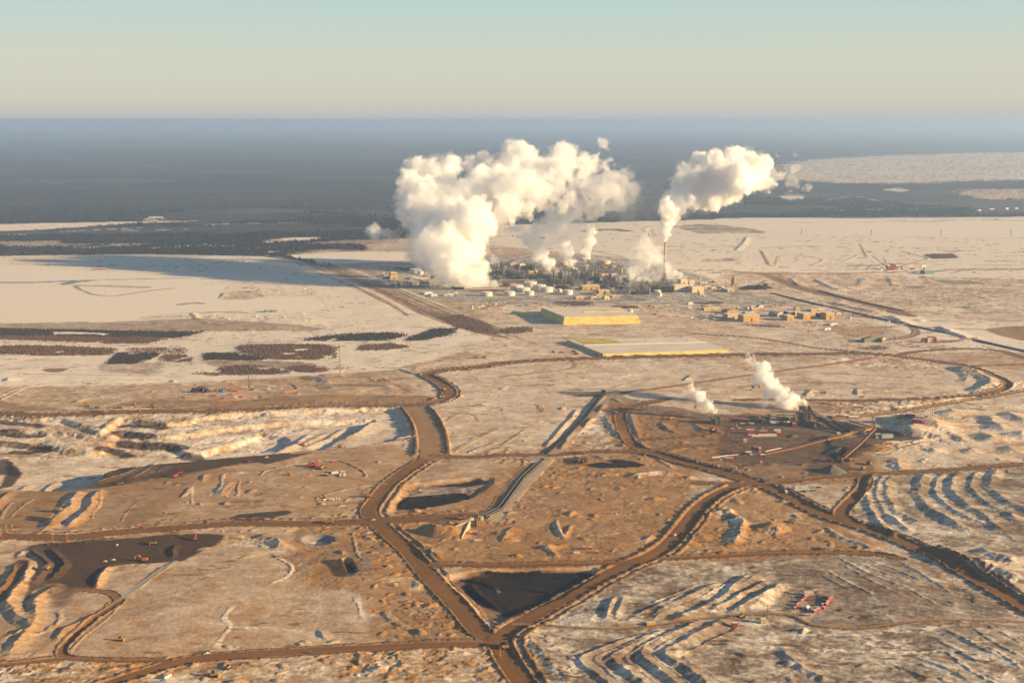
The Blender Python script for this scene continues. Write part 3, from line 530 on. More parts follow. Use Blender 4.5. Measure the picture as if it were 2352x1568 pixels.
# far roads, rail and pipeline corridor
stroke(tF('640,592 735,610 860,662 980,718 1080,757 1160,775'), 34, C_BRUSH, .1, 16, 10, .85)
stroke(tF('700,610 840,664 960,722 1060,762'), 16, C_SAND, .98, 6, 3); stroke(tF('665,592 770,612 900,665 1020,716 1120,758'), 10, C_BLACK, .1, 5, 2, .8); stroke(tF('690,590 790,612 920,662 1040,712 1140,754'), 12, C_SAND, .95, 5, 2)
road(tF('560,580 650,592 740,612 870,670 1000,730 1100,765 1170,778'), 16, C_DIRT2, .35, 0, 0); road(tF('760,610 900,660 1020,705 1120,750 1200,780'), 12, C_GREY, .3, 0, 0)
road(tA('0,1340 150,1420 300,1490 420,1560'), 14, C_DIRT2, .25, 0, 0)
stroke(tF('1000,720 1080,730 1150,760 1100,765'), 30, C_BRUSH, .1, 12, 8, .8)
road(cat(tB('1350,1230 1600,1320 1800,1370 2091,1440')), 46, C_DIRT2, .15, 0, 3); road(tD('100,1090 300,1175 650,1250 1000,1340 1100,1370'), 44, C_DIRT, .1, 0, 3); road(tD('650,1365 900,1400 1080,1440 1140,1500 1000,1540 700,1560'), 20, C_DIRT2, .1, 0, 2)
road(tD('-400,1045 0,1050 700,1050 1400,1032 1936,1020 2500,1015'), 34, C_DIRT2, .3, 0, 0); road(tB('0,1050 200,1090 270,1120'), 18, C_GREY, .4, 0, 0); road(tB('700,1200 1200,1215 1500,1230 2091,1240'), 26, C_DIRT2, .35, 0, 0)
road(tB('880,1370 1050,1450 1250,1500 1500,1560'), 14, C_DIRT2, .3, 0, 0); road(tB('1130,1370 1350,1430 1700,1520'), 14, C_GREY, .3, 0, 0)
paint(tD('530,1480 700,1440 950,1460 960,1500 700,1530'), C_SAND, .3, 40, 30, .7); paint(tD('440,975 800,985 840,1000 350,1005'), C_GREY, .15, 25, 15); paint(tD('1200,915 1400,910 1440,940 1250,945'), C_BRUSH, .1, 20, 10); paint(tD('1280,1105 1550,1110 1640,1130 1400,1135'), C_BRUSH, .2, 20, 12); paint(tD('1000,1150 1200,1150 1150,1165'), C_BRUSH, .1, 15, 10)
paint(tD('1650,1480 1800,1450 2100,1460 2100,1540 1900,1550'), C_DIRT2, .15, 20, 10)
for t in ('1340,885 1936,890', '1380,922 1936,924', '1420,955 1936,960', '1350,1020 1936,1030', '500,805 850,818', '1100,800 1500,822', '0,860 450,850'):
    stroke(tD(t), 22, C_GREY, .2, 18, 12, .75)
for t in ('100,1005 600,1012 1400,1030', '1400,830 2352,820', '1140,955 1190,960', '0,1055 700,1050'):
    stroke(tB(t), 20, C_GREY, .25, 18, 14, .7)
stroke(tB('1200,960 1170,1030 1150,1160'), 40, C_GREY, .7, 20, 15, .6); cuesta(tB('1230,940 1190,1000 1140,1050'), 5, 20, 40)
stroke(tB('1330,1050 1400,1150'), 18, C_GREY, .1, 10, 8, .8); paint(tB('880,1130 1100,1110 1100,1135 900,1140'), C_BRUSH, .2, 25, 12); paint(tB('830,870 1150,860 1330,890 1340,910 1050,905 850,885'), C_BRUSH, .25, 30, 18)
paint(tB('1150,1350 1260,1320 1400,1330 1420,1350 1250,1360'), C_BLACK, .0, 12, 6)
# conveyor spoil lines and cones
def cone(c, r, h, soil=None, snow=None, z=0):
    gx, gy = gxy(c[0, 0], c[0, 1], z)
    th = np.linspace(0, 6.283, 24)
    pts = np.stack([c[0, 0] + 0 * th, c[0, 1] + 0 * th], 1)
    sl = block(pts, r * 1.5)
    d = np.hypot(X[sl] - gx, Y[sl] - gy) + jit[sl] * 1.5
    p = np.clip(1 - d / r, 0, 1)
    Z[sl] += h * p
    _apply(sl, sstep(0, .08, p), soil, snow)
cone(tI('640,1390'), 30, 17, (.13, .115, .10), 0.0); cone(tI('440,960'), 36, 14, (.12, .105, .09), .05); cone(tI('1050,1040'), 30, 9, C_BLACK, 0); cone(tB('1330,1345'), 50, 16, C_BLACK, 0); cone(tI('1010,1180'), 40, 10, C_DIRT2, .1)
cone(tK('1900,190'), 40, 14, C_SAND, .05); cone(tK('1780,190'), 25, 9, C_SAND, .1); cone(tM('100,150'), 36, 12, C_SAND, .2); cone(tL('1780,230'), 24, 7, C_DIRT2, .1)

# ---- loose mounds dumped beside the roads and in the rough ground
mrg = np.random.default_rng(77)
def mound(px, py, r, h, el):
    sl = block(np.array([[px, py], [px, py]]), r * 2.5)
    gx, gy = gxy(px, py); ca, sa = math.cos(el), math.sin(el)
    dx, dy = X[sl] - gx, Y[sl] - gy
    d = np.hypot((dx * ca + dy * sa) / 1.8, -dx * sa + dy * ca) / r + jitS[sl] * .18
    Z[sl] += h * np.clip(1 - d, 0, 1) ** .8 * rmr[sl]
rmr = 1 - ROAD
for P_, n_ in ((tF('880,1190 1240,1060 1520,1050 1600,1100 1480,1280 1000,1290'), 150), (tF('1400,910 1600,960 1900,1000 2010,1050 1960,1110 1700,1100 1420,1030'), 110), (tF('1560,1280 1660,1130 1760,1125 2000,1250 1960,1272'), 70), (tF('700,1200 860,1200 1110,1440 880,1470 830,1330'), 110), (tF('0,1530 1150,1495 1200,1590 0,1600'), 90), (tF('240,1110 620,1040 950,1050 860,1180 400,1200'), 60), (tF('1990,940 2352,880 2352,1060 2050,1080'), 60), (tF('1230,1450 1420,1330 2050,1285 2352,1430 2352,1568 1300,1568'), 70), (tF('1050,840 1500,830 1900,830 1900,900 1300,1010 1050,1030'), 60), (tF('1000,690 1700,700 2352,730 2352,800 1200,825'), 70), (tF('100,850 900,840 950,900 100,930'), 50)):
    x0, y0 = P_.min(0); x1, y1 = P_.max(0)
    for _ in range(n_):
        px, py = mrg.uniform(x0, x1), mrg.uniform(y0, y1)
        cr = 0
        for i in range(len(P_)):
            (ax, ay), (bx, by) = P_[i], P_[(i + 1) % len(P_)]
            if (ay > py) != (by > py) and px < (bx - ax) * (py - ay) / (by - ay) + ax: cr ^= 1
        if cr: 
            r_ = mrg.uniform(2.5, 7) * (1 if mrg.random() < .85 else 1.8); mound(px, py, r_, r_ * mrg.uniform(.28, .5), mrg.uniform(0, 3.1))
for p_, w_ in ROADS:
    if w_ < 20: continue
    if w_ >= 28 and w_ < 40:
        berm(p_, 2.0, 4.0, .6, 41, off=w_ * .5 + 16, sm=False, soil=(.15, .085, .036), snow=.08, edge=3.0)
    L_ = len(p_)
    for k in range(0, L_ - 1):
        for sd in (-1, 1):
            if mrg.random() < .55:
                q = p_[k] + (p_[k + 1] - p_[k]) * mrg.random()
                if q[1] < 800: continue
                off = (w_ * .5 + mrg.uniform(9, 34)) / CAM_H * (q[1] - HOR) * sd
                tdir = p_[k + 1] - p_[k]; nx = abs(tdir[1]) / (np.hypot(*tdir) + 1e-6)
                r_ = mrg.uniform(2.5, 6); mound(q[0] + off * nx, q[1] + off * (1 - nx) * .3, r_, r_ * mrg.uniform(.3, .5), mrg.uniform(0, 3.1))
# ---- noise relief
rm = 1 - ROAD
near = sstep(260, 500, (CAM_H * FOC) / np.maximum(Y, 1)).astype(np.float32)
Z += (fbm(X, Y, 170, 4, 21) - .5) * 7.0 * rm * (1 - POND) * near
rg = fbm(X, Y, 20, 4, 31, .55)
ridged = 1 - np.abs(2 * rg - 1)
Z += (rg - .5) * 2.8 * ROUGH * rm * (1 - POND)
Z += np.maximum(ridged - .72, 0) * 2.6 * ROUGH * rm * (1 - POND) * (ROUGH > .3)
Z += (fbm(X, Y * .8, 64, 3, 37) - .5) * 4.5 * np.clip(ROUGH, 0, .6) * rm * (1 - POND)
Z += np.maximum(BERM * (1 - ROAD ** 2), 0) * (.75 + .5 * fbm(X, Y, 6, 2, 71))
# low furrows on the grassed terraces
gr = np.clip(1 - np.abs(SOIL[..., 0] - C_GRASS[0]) / .05, 0, 1) * rm
Z += gr * .28 * np.sin((X * .45 + Y * .9 + jitL * 26) * 2 * np.pi / 17) * sstep(.4, .6, fbm(X, Y, 120, 2, 151))
# far hills
farm = sstep(12000, 30000, Y)
Z += farm * (fbm(X, Y, 9000, 4, 44) - .5) * 120
# ---- windrows and scrapes left by machines: thin wandering crests
for sc_, sd_, hh_ in ((75, 121, .35),):
    wn_ = fbm(X, Y, sc_, 2, sd_, .35); cr = np.clip((1 - np.abs(2 * wn_ - 1) - .94) / .06, 0, 1)
    on = sstep(.5, .62, fbm(X, Y, 190, 2, sd_ + 3)) * np.clip(ROUGH * 3, 0, 1) * rm * (1 - POND)
    Z += cr * hh_ * on
    SNOW += (.25 - cr * .2) * 0 + cr * on * .05
# ---- snow cover broken up into ragged drifts
n1 = fbm(X * .75, Y, 30, 5, 55, .62); n2 = fbm(X * .8, Y, 7, 3, 61, .6); n3 = fbm(X, Y, 260, 3, 66)
brk = np.clip(SNOW * (1 - SNOW) * 4, 0, 1)
q_ = (n1 - .5) * 1.7 + (n2 - .5) * 1.25 + (n3 - .5) * .55
cover = SNOW + q_ * brk * np.clip(.15 + 1.1 * ROUGH, .15, .85) * (1 - .8 * ROAD)
gz = np.gradient(Z, axis=1) / np.maximum(np.gradient(X, axis=1), .3)        # + = ground rising to the east
expo = sstep(.06, .3, -gz)          # slopes open to the sun and wind lose their snow
cover = np.clip(cover * (1 - .28 * expo * (1 - POND)), 0, 1)
cover = cover * (.55 + .45 * sstep(.2, .75, cover)) * sstep(0, .06, SNOW)
dv = 0.76 + .48 * (.55 * fbm(X, Y, 60, 4, 77) + .45 * fbm(X, Y, 9, 3, 78))
ALB = SOIL * dv[..., None]
# bare dashes: small wind-scoured spots, and old wheel tracks
dash = sstep(.70, .78, fbm(X * .35, Y, 9, 2, 161)) * sstep(.45, .6, fbm(X, Y, 110, 2, 163)) * rm * (1 - POND)
cover = cover * (1 - .85 * dash); ALB *= (1 - .3 * dash)[..., None]
for sc_, sd_ in ((180, 171), (110, 175), (260, 179)):
    tk = fbm(X, Y, sc_, 2, sd_, .25); tl = np.clip(1 - np.abs((tk * 6) % 1 - .5) / .035, 0, 1) * sstep(.5, .6, fbm(X, Y, 300, 2, sd_ + 1)) * rm * (1 - POND) * sstep(.08, .2, SNOW)
    cover = np.clip(cover + .16 * tl * (1 if sd_ != 175 else -1), 0, 1)
# dark tufts of forest far away get streaky clearings
fm = sstep(6200, 8500, Y)
fst = fbm(X * .5, Y, 1500, 5, 83, .65)
ALB *= (1 + fm * (fst - .5) * 1.4)[..., None]
grove = fm * sstep(.46, .62, fbm(X * .7, Y, 1100, 5, 88, .6)) * (SOIL[..., 0] < .03)      # paler leafless stands among the spruce
ALB += grove[..., None] * np.array((.020, .014, .011), np.float32)
cover = np.clip(cover + fm * (fst > .60) * (1 - cover) * .05, 0, 1)
ALB = ALB * (1 - cover[..., None]) + C_SNOW * cover[..., None]
ALB = np.clip(ALB, .003, .9)

# ------------------------------------------------------------------ materials
def mat(name, color, rough=.7, metal=0.0, noise=0.0, nscale=.3, bump=0.0):
    m = bpy.data.materials.new(name); m.use_nodes = True
    nt = m.node_tree; b = nt.nodes['Principled BSDF']
    b.inputs['Roughness'].default_value = rough; b.inputs['Metallic'].default_value = metal
    b.inputs['Specular IOR Level'].default_value = .25
    b.inputs['Base Color'].default_value = (*color, 1)
    if noise:
        tc = nt.nodes.new('ShaderNodeNewGeometry'); nz = nt.nodes.new('ShaderNodeTexNoise')
        nz.inputs['Scale'].default_value = nscale; nz.inputs['Detail'].default_value = 4
        nt.links.new(tc.outputs['Position'], nz.inputs['Vector'])
        mp = nt.nodes.new('ShaderNodeMapRange'); mp.inputs['From Min'].default_value = .25; mp.inputs['From Max'].default_value = .75
        mp.inputs['To Min'].default_value = 1 - noise; mp.inputs['To Max'].default_value = 1 + noise
        nt.links.new(nz.outputs['Fac'], mp.inputs['Value'])
        mx = nt.nodes.new('ShaderNodeMix'); mx.data_type = 'RGBA'; mx.blend_type = 'MULTIPLY'; mx.inputs[0].default_value = 1
        mx.inputs[6].default_value = (*color, 1)
        nt.links.new(mp.outputs['Result'], mx.inputs[7]); nt.links.new(mx.outputs[2], b.inputs['Base Color'])
    return m
def ground_mat(name, rough=.95, grain=.16, bump=.9):
    m = bpy.data.materials.new(name); m.use_nodes = True
    nt = m.node_tree; N = nt.nodes; Lk = nt.links; b = N['Principled BSDF']
    b.inputs['Roughness'].default_value = rough; b.inputs['Specular IOR Level'].default_value = .15
    at = N.new('ShaderNodeAttribute'); at.attribute_name = 'soil'
    g = N.new('ShaderNodeNewGeometry')
    mpn = N.new('ShaderNodeMapping'); mpn.inputs['Scale'].default_value = (.6, 1, 1)
    Lk.new(g.outputs['Position'], mpn.inputs['Vector'])
    nz = N.new('ShaderNodeTexNoise'); nz.inputs['Scale'].default_value = .22; nz.inputs['Detail'].default_value = 6; nz.inputs['Roughness'].default_value = .65
    Lk.new(mpn.outputs['Vector'], nz.inputs['Vector'])
    mp = N.new('ShaderNodeMapRange'); mp.inputs['From Min'].default_value = .3; mp.inputs['From Max'].default_value = .7
    mp.inputs['To Min'].default_value = 1 - grain; mp.inputs['To Max'].default_value = 1 + grain
    Lk.new(nz.outputs['Fac'], mp.inputs['Value'])
    mx = N.new('ShaderNodeMix'); mx.data_type = 'RGBA'; mx.blend_type = 'MULTIPLY'; mx.inputs[0].default_value = 1
    if bump:
        nb = N.new('ShaderNodeTexNoise'); nb.inputs['Scale'].default_value = .16; nb.inputs['Detail'].default_value = 5; nb.inputs['Roughness'].default_value = .6
        Lk.new(g.outputs['Position'], nb.inputs['Vector'])
        bp = N.new('ShaderNodeBump'); bp.inputs['Strength'].default_value = 1; bp.inputs['Distance'].default_value = bump
        Lk.new(nb.outputs['Fac'], bp.inputs['Height']); Lk.new(bp.outputs['Normal'], b.inputs['Normal'])
    Lk.new(at.outputs['Color'], mx.inputs[6]); Lk.new(mp.outputs['Result'], mx.inputs[7]); Lk.new(mx.outputs[2], b.inputs['Base Color'])
    return m
M_GROUND = ground_mat('snow_dusted_ground'); M_ROAD = ground_mat('dirt_road', .95, .12, .5); M_POND = ground_mat('snow_on_ice', .9, .06, .35)
M_WATER = mat('open_water', (.10, .15, .19), .12)

# ------------------------------------------------------------------ terrain meshes
P3 = np.stack([X, Y, Z], -1)
gxv = np.zeros_like(P3); gyv = np.zeros_like(P3)
gxv[:, 1:-1] = P3[:, 2:] - P3[:, :-2]; gxv[:, 0] = P3[:, 1] - P3[:, 0]; gxv[:, -1] = P3[:, -1] - P3[:, -2]
gyv[1:-1] = P3[2:] - P3[:-2]; gyv[0] = P3[1] - P3[0]; gyv[-1] = P3[-1] - P3[-2]
NRM = np.cross(gxv, gyv); NRM *= np.sign(NRM[..., 2:3] + 1e-12); NRM /= np.linalg.norm(NRM, axis=-1, keepdims=True) + 1e-12
idx = np.arange(NX * NY).reshape(NY, NX)
quads = np.stack([idx[1:, :-1], idx[1:, 1:], idx[:-1, 1:], idx[:-1, :-1]], -1)
fc = lambda A: (A[1:, :-1] + A[1:, 1:] + A[:-1, 1:] + A[:-1, :-1]) * .25
cls = np.zeros((NY - 1, NX - 1), np.int8)
cls[fc(POND) > .5] = 2; cls[fc(WATER) > .5] = 3; cls[fc(ROAD) > .5] = 1
def link_mesh(name, verts, faces, m, parent=None, smooth_=False, k=None):
    me = bpy.data.meshes.new(name)
    verts = np.asarray(verts, np.float32); faces = np.asarray(faces, np.int32)
    k = faces.shape[1]
    me.vertices.add(len(verts)); me.vertices.foreach_set('co', verts.ravel())
    me.loops.add(faces.size); me.loops.foreach_set('vertex_index', faces.ravel())
    me.polygons.add(len(faces)); me.polygons.foreach_set('loop_start', np.arange(0, faces.size, k, dtype=np.int32))
    if smooth_: me.polygons.foreach_set('use_smooth', np.ones(len(faces), bool))
    me.materials.append(m)
    me.update(calc_edges=True)
    o = bpy.data.objects.new(name, me); COL.objects.link(o)
    if parent: o.parent = parent
    return o
TERR = []
def terrain_piece(name, c, m):
    q = quads[cls == c]
    used, inv = np.unique(q.ravel(), return_inverse=True)
    o = link_mesh(name, P3.reshape(-1, 3)[used], inv.reshape(-1, 4), m, smooth_=True)
    me = o.data
    at = me.attributes.new('soil', 'FLOAT_COLOR', 'POINT')
    cl = np.ones((len(used), 4), np.float32); cl[:, :3] = ALB.reshape(-1, 3)[used]
    at.data.foreach_set('color', cl.ravel())
    me.normals_split_custom_set_from_vertices(NRM.reshape(-1, 3)[used])
    o['kind'] = 'structure'
    return o
terrain_piece('ground', 0, M_GROUND)
terrain_piece('roads', 1, M_ROAD)
terrain_piece('frozen_pond', 2, M_POND)
terrain_piece('water', 3, M_WATER)

def hgt(x, y):
    """terrain height at a place (bilinear on the fan)"""
    x = np.asarray(x, float); y = np.asarray(y, float)
    cz = -CAM_H
    zc = y * CT - cz * ST; yc = y * ST + cz * CT
    px = 1176 + FOC * x / zc; py = 784 - FOC * yc / zc
    i = np.clip(np.searchsorted(ux, px) - 1, 0, NX - 2); j = np.clip(np.searchsorted(vy, py) - 1, 0, NY - 2)
    a = np.clip((px - ux[i]) / (ux[i + 1] - ux[i]), 0, 1); b = np.clip((py - vy[j]) / (vy[j + 1] - vy[j]), 0, 1)
    return (Z[j, i] * (1 - a) + Z[j, i + 1] * a) * (1 - b) + (Z[j + 1, i] * (1 - a) + Z[j + 1, i + 1] * a) * b
def place(p):
    """picture point (2352 px wide) -> world point on the terrain"""
    z = 0.0
    for _ in range(6):
        x, y = gxy(p[0], p[1], z); z = float(hgt(x, y))
    return Vector((float(x), float(y), z))

# ------------------------------------------------------------------ things: shared helpers
def empty(name, loc, rz=0.0):
    o = bpy.data.objects.new(name, None); COL.objects.link(o)
    o.location = loc; o.rotation_euler = (0, 0, rz); o.empty_display_size = 5
    return o
def tag(o, label, cat_, group=None):
    o['label'] = label; o['category'] = cat_; o['kind'] = 'thing'
    if group: o['group'] = group
    return o

# ------------------------------------------------------------------ steam
def ico(sub):
    bm = bmesh.new(); bmesh.ops.create_icosphere(bm, subdivisions=sub, radius=1.0)
    bm.verts.ensure_lookup_table()
    v = np.array([q.co[:] for q in bm.verts], np.float32); f = np.array([[q.index for q in t.verts] for t in bm.faces], np.int32)
    bm.free(); return v, f
ICO2, ICO1 = ico(3), ico(2)
def vol_mat(name, density, color=(.97, .97, .97), aniso=0.0):
    m = bpy.data.materials.new(name); m.use_nodes = True
    nt = m.node_tree; nt.nodes.clear()
    out = nt.nodes.new('ShaderNodeOutputMaterial'); v = nt.nodes.new('ShaderNodeVolumePrincipled')
    v.inputs['Color'].default_value = (*color, 1); v.inputs['Density'].default_value = density; v.inputs['Anisotropy'].default_value = aniso
    nt.links.new(v.outputs['Volume'], out.inputs['Volume'])
    m.cycles.homogeneous_volume = True
    return m
def steam_mesh(name, blobs, Y0, conv, m, parent, voxel, by0=0, drift=0, n2=30, n3=9, seed=1, spread=.8, k2=(.26, .5), k3=(.26, .5)):
    """cauliflower hull: the union of many spheres, remeshed into one closed skin"""
    rg = np.random.default_rng(seed)
    vs, fs, off = [], [], 0
    def add(c, r, S):
        nonlocal off
        vs.append(S[0] * r + c); fs.append(S[1] + off); off += len(S[0])
    for bx, by, br in blobs:
        px, py = conv(bx, by)
        u, b, c = ray(px, py)
        yy = Y0 + drift * max(by0 - by, 0) * (.2893 if conv in (cA, cB) else .2572) * Y0 / b; t = yy / b
        r = br * .2893 * t if conv in (cA, cB) else br * .2572 * t
        cen = np.array([u * t, yy + rg.normal() * r * spread, CAM_H + c * t], np.float32)
        add(cen, r * .86, ICO2)
        for _ in range(n2):
            d = rg.normal(size=3); d /= np.linalg.norm(d)
            r2 = r * rg.uniform(*k2); c2 = cen + d * (r * .98 - r2 * .55)
            add(c2.astype(np.float32), r2, ICO1)
            for _ in range(n3):
                e = rg.normal(size=3) + d * 1.2; e /= np.linalg.norm(e)
                r3 = r2 * rg.uniform(*k3)
                add((c2 + e * (r2 * .95 - r3 * .35)).astype(np.float32), r3, ICO1)
    o = link_mesh(name, np.concatenate(vs), np.concatenate(fs), m)
    md = o.modifiers.new('skin', 'REMESH'); md.mode = 'VOXEL'; md.voxel_size = voxel
    dg = bpy.context.evaluated_depsgraph_get()
    me = bpy.data.meshes.new_from_object(o.evaluated_get(dg))
    old = o.data; o.modifiers.clear(); o.data = me; bpy.data.meshes.remove(old); me.name = name
    # ragged billows: push the skin in and out with turbulence
    from mathutils import noise as mn
    n = len(me.vertices); co = np.empty(n * 3, np.float32); no = np.empty(n * 3, np.float32)
    me.vertices.foreach_get('co', co); me.vertices.foreach_get('normal', no)
    co = co.reshape(-1, 3); no = no.reshape(-1, 3)
    S = voxel * 8
    dis = np.array([mn.turbulence(Vector((p / S).tolist()), 4, False) for p in co], np.float32)
    co = co + no * ((dis - .4) * voxel * 4.2)[:, None]
    zmin = 0.5
    co[:, 2] = np.maximum(co[:, 2], zmin)
    me.vertices.foreach_set('co', co.ravel()); me.update()
    me.materials.clear(); me.materials.append(m)
    if parent:
        o.parent = parent; o.matrix_parent_inverse = parent.matrix_world.inverted() if False else Matrix.Translation(-parent.location)
    return o
def torn_mat(name, density, scale, lo=.45, hi=.62):
    m = vol_mat(name, density, (.985, .985, .985)); nt = m.node_tree; m.cycles.homogeneous_volume = False
    v = [n for n in nt.nodes if n.type == 'PRINCIPLED_VOLUME'][0]
    g = nt.nodes.new('ShaderNodeNewGeometry'); nz = nt.nodes.new('ShaderNodeTexNoise'); nz.inputs['Scale'].default_value = scale; nz.inputs['Detail'].default_value = 4; nz.inputs['Roughness'].default_value = .6; nz.inputs['Distortion'].default_value = .6
    mp = nt.nodes.new('ShaderNodeMapRange'); mp.inputs['From Min'].default_value = lo; mp.inputs['From Max'].default_value = hi; mp.inputs['To Max'].default_value = density
    nt.links.new(g.outputs['Position'], nz.inputs['Vector']); nt.links.new(nz.outputs['Fac'], mp.inputs['Value']); nt.links.new(mp.outputs['Result'], v.inputs['Density'])
    return m
cA = lambda x, y: (816.7 + x * .2893, 272.2 + y * .2893)
cB = lambda x, y: (1361.1 + x * .2893, 272.2 + y * .2893)
cH = lambda x, y: (1149.4 + x * .2572, 725.9 + y * .2572)
cI = lambda x, y: (1747.0 + x * .2572, 725.9 + y * .2572)
V_DENSE = vol_mat('dense_steam', .03, (.994, .992, .988)); V_STACK = vol_mat('fresh_steam', .06, (.993, .991, .987)); V_MID = torn_mat('loose_steam', .028, .016, .42, .60)
V_SOFT = vol_mat('soft_steam', .005); V_SMALL = vol_mat('small_steam', .10, (.985, .985, .982)); V_NEAR = torn_mat('loose_near_steam', .06, .05, .40, .58); V_THIN = torn_mat('thin_steam', .013, .008, .36, .62); V_VEIL = vol_mat('steam_veil', .0011)
def plume(label, base, dense, thin=(), veil=(), conv=cA, m=V_DENSE, voxel=6, seed=1, group=None, vox2=None, drift=0.0, drift_veil=()):
    p = place(base); Y0 = p.y
    kw = dict(by0=(base[1] - conv(0, 0)[1]) / (.2893 if conv in (cA, cB) else .2572), drift=drift)
    r = empty('steam_plume', (p.x, p.y, 0)); tag(r, label, 'steam plume', group)
    if dense:
        steam_mesh('dense_billow', dense, Y0, conv, m, r, voxel, seed=seed, **kw)
        steam_mesh('soft_skin', [(a, b, c * 1.1 + 1) for a, b, c in dense], Y0, conv, V_SOFT, r, voxel * 1.1, seed=seed + 5, **kw)
    if thin: steam_mesh('loose_fringe', thin, Y0, conv, V_MID if conv in (cA, cB) else V_NEAR, r, vox2 or voxel * 1.3, seed=seed + 1, **kw)
    if veil: steam_mesh('thin_veil', veil, Y0, conv, V_THIN, r, vox2 or voxel * 1.5, seed=seed + 2, n2=9, n3=3, **kw)
    if drift_veil: steam_mesh('smoke_drift', drift_veil, Y0, conv, V_VEIL, r, voxel * 1.8, seed=seed + 3, n2=8, n3=2, **kw)
    return r
plume('largest white steam plume, rising in a great arch from the cooling tower', cA(1040, 1375),
    [(960,1350,34),(1100,1325,34),(1030,1330,30),(1000,1290,70),(900,1270,85),(800,1210,105),(1000,1210,85),(800,1080,150),(660,1090,125),(940,1060,100),(700,950,165),(900,920,150),(600,930,120),(750,800,165),(950,770,165),(540,800,120),
     (1100,650,165),(850,640,150),(1250,560,170),(1000,520,145),(1150,430,125),(1390,520,140),(1300,340,140),(1270,270,105),(1500,440,125),(1650,300,110),(1630,400,100),(1560,540,110),(1450,600,110),
     (480,400,105),(430,500,105),(400,620,88),(350,710,60),(350,780,45),(600,420,115),(560,560,120),(750,380,105),(700,500,120),(1020,320,72),(900,350,66),(520,680,120),(660,640,130),
     (1010,950,40),(1020,1050,42),(1015,1110,30),(620,1010,140),(580,860,120),(760,680,140),(880,760,150),(700,1160,110),(620,760,130),(1200,700,125),(1110,790,95),(1070,870,60),(1350,620,115),(480,690,95),(420,800,70)],
    [(1500,660,110),(1360,730,80),(1650,640,110),(1800,380,105),(1900,340,80),(1990,370,60),(1680,560,120),(1780,470,90),(480,960,110),(500,1080,100),(560,1170,90),(430,870,90),(680,1230,70)],
    [(1850,560,170),(1990,520,150),(2080,620,170),(1900,700,150),(2120,450,100),(420,1010,110),(330,930,90)], cA, V_DENSE, 5, 3, drift=1.5, drift_veil=[(1850,520,150),(1980,560,170),(2120,600,180),(2270,620,170),(2000,700,150),(2160,740,140),(1780,660,140),(2400,640,130)])
plume('twin crooked white plumes over the dark process towers, right of the great arch', cA(1740, 1220),
    [(1840,1200,14),(1838,1165,20),(1830,1120,32),(1830,1050,42),(1850,970,55),(1860,890,52),(1750,1195,22),(1710,1130,45),(1680,1060,60),(1660,985,56),(1600,1205,28),(1530,1150,60),(1470,1090,70)],
    [(1420,980,80),(1410,870,55),(1430,805,22),(1300,880,80),(1350,960,80),(1450,1040,80),(1570,960,70),(1220,850,45),(1560,850,70),(1880,860,40)],
    [(1620,800,120),(1720,730,120),(1760,850,110),(1560,720,100),(1480,900,130),(1650,900,120)], cA, V_STACK, 3.6, 11, drift=.6)
plume('tall bright plume blown sideways from the top of the slim grey chimney', cB(568, 1290),
    [(572,966,15),(575,935,28),(580,895,42),(598,845,58),(608,790,74),(640,735,86),(580,700,78),(690,690,76),(630,630,78),(590,735,62),(720,640,50),(800,650,72),(870,620,105),(900,520,125),(820,470,98),(755,430,85),(715,400,70),(870,370,98),(960,330,78),(1000,290,55),(1095,285,65),(1130,255,42),(1200,330,96),(1300,370,94),(1360,350,68),(1395,395,50),(1000,450,145),(1130,470,125),(1050,580,108),(960,650,78),(890,700,45),(1130,620,66),(820,560,95),(750,590,80),(980,560,90),(1250,500,100),(1300,460,85),(680,490,60),(650,500,50)],
    [(1370,530,55),(1420,510,50),(1330,585,28),(1400,560,35),(1500,440,38),(1545,415,26),(1600,520,36),(1560,570,24),(1525,600,16),(1615,460,18),(1715,550,28),(1755,575,18)],
    [(1480,280,28),(1600,300,36),(1620,400,50),(1560,500,80),(1700,560,60),(1450,450,90)], cB, V_STACK, 4, 21, drift=.5)
plume('low ragged steam drifting around the foot of the slim grey chimney', cB(560, 1300),
    [(530,1105,42),(515,1150,40),(700,1250,34),(735,1258,18),(620,1230,52),(560,1215,50),(500,1260,55),(600,1300,24),(680,1300,20),(430,1275,45)],
    [(400,1180,105),(330,1210,80),(450,1120,80),(380,1260,70),(600,1200,60)],
    [(380,1060,90),(420,980,80),(340,1100,90),(440,900,60),(480,1050,90)], cB, V_DENSE, 4, 31)
plume('white plume leaning from the crusher towers in the mine, with conveyors beside it', cI(430, 830),
    [(432,795,9),(415,780,16),(385,765,34),(345,745,46),(310,800,52),(280,725,54),(250,795,60),(205,700,66),(180,785,66),(130,670,62),(120,605,60),(220,640,40),(60,560,72),(40,480,62),(0,450,52),(-10,560,56),(90,690,60),(150,850,46),(230,860,40),(330,850,36)],
    [(40,480,66),(0,450,56),(-10,560,60),(-60,405,60),(-40,510,56),(-90,350,40),(60,800,60),(-30,620,60)],
    [(-120,430,70),(-150,350,50),(-110,560,80),(-40,640,70),(30,740,60)], cI, V_SMALL, 2.2, 41, drift=1.0)
plume('small slanting plume from the lone dark hopper in the mine', cH(1925, 930),
    [(1928,872,10),(1912,850,25),(1880,815,42),(1845,772,52),(1805,735,56),(1850,850,34),(1770,700,54)],
    [(1840,840,22),(1750,670,56),(1720,650,52),(1700,640,44),(1800,790,40)],
    [(1660,610,40),(1640,680,50),(1700,740,60),(1720,800,50)], cH, V_SMALL, 2.0, 51, drift=1.0)
plume('faint puff of steam drifting clear, left of the great arch', cA(200, 1150), [], [(165,915,50),(110,930,30),(215,895,42),(255,880,25)], [(140,920,80),(230,930,70)], cA, V_DENSE, 4, 61, vox2=5)
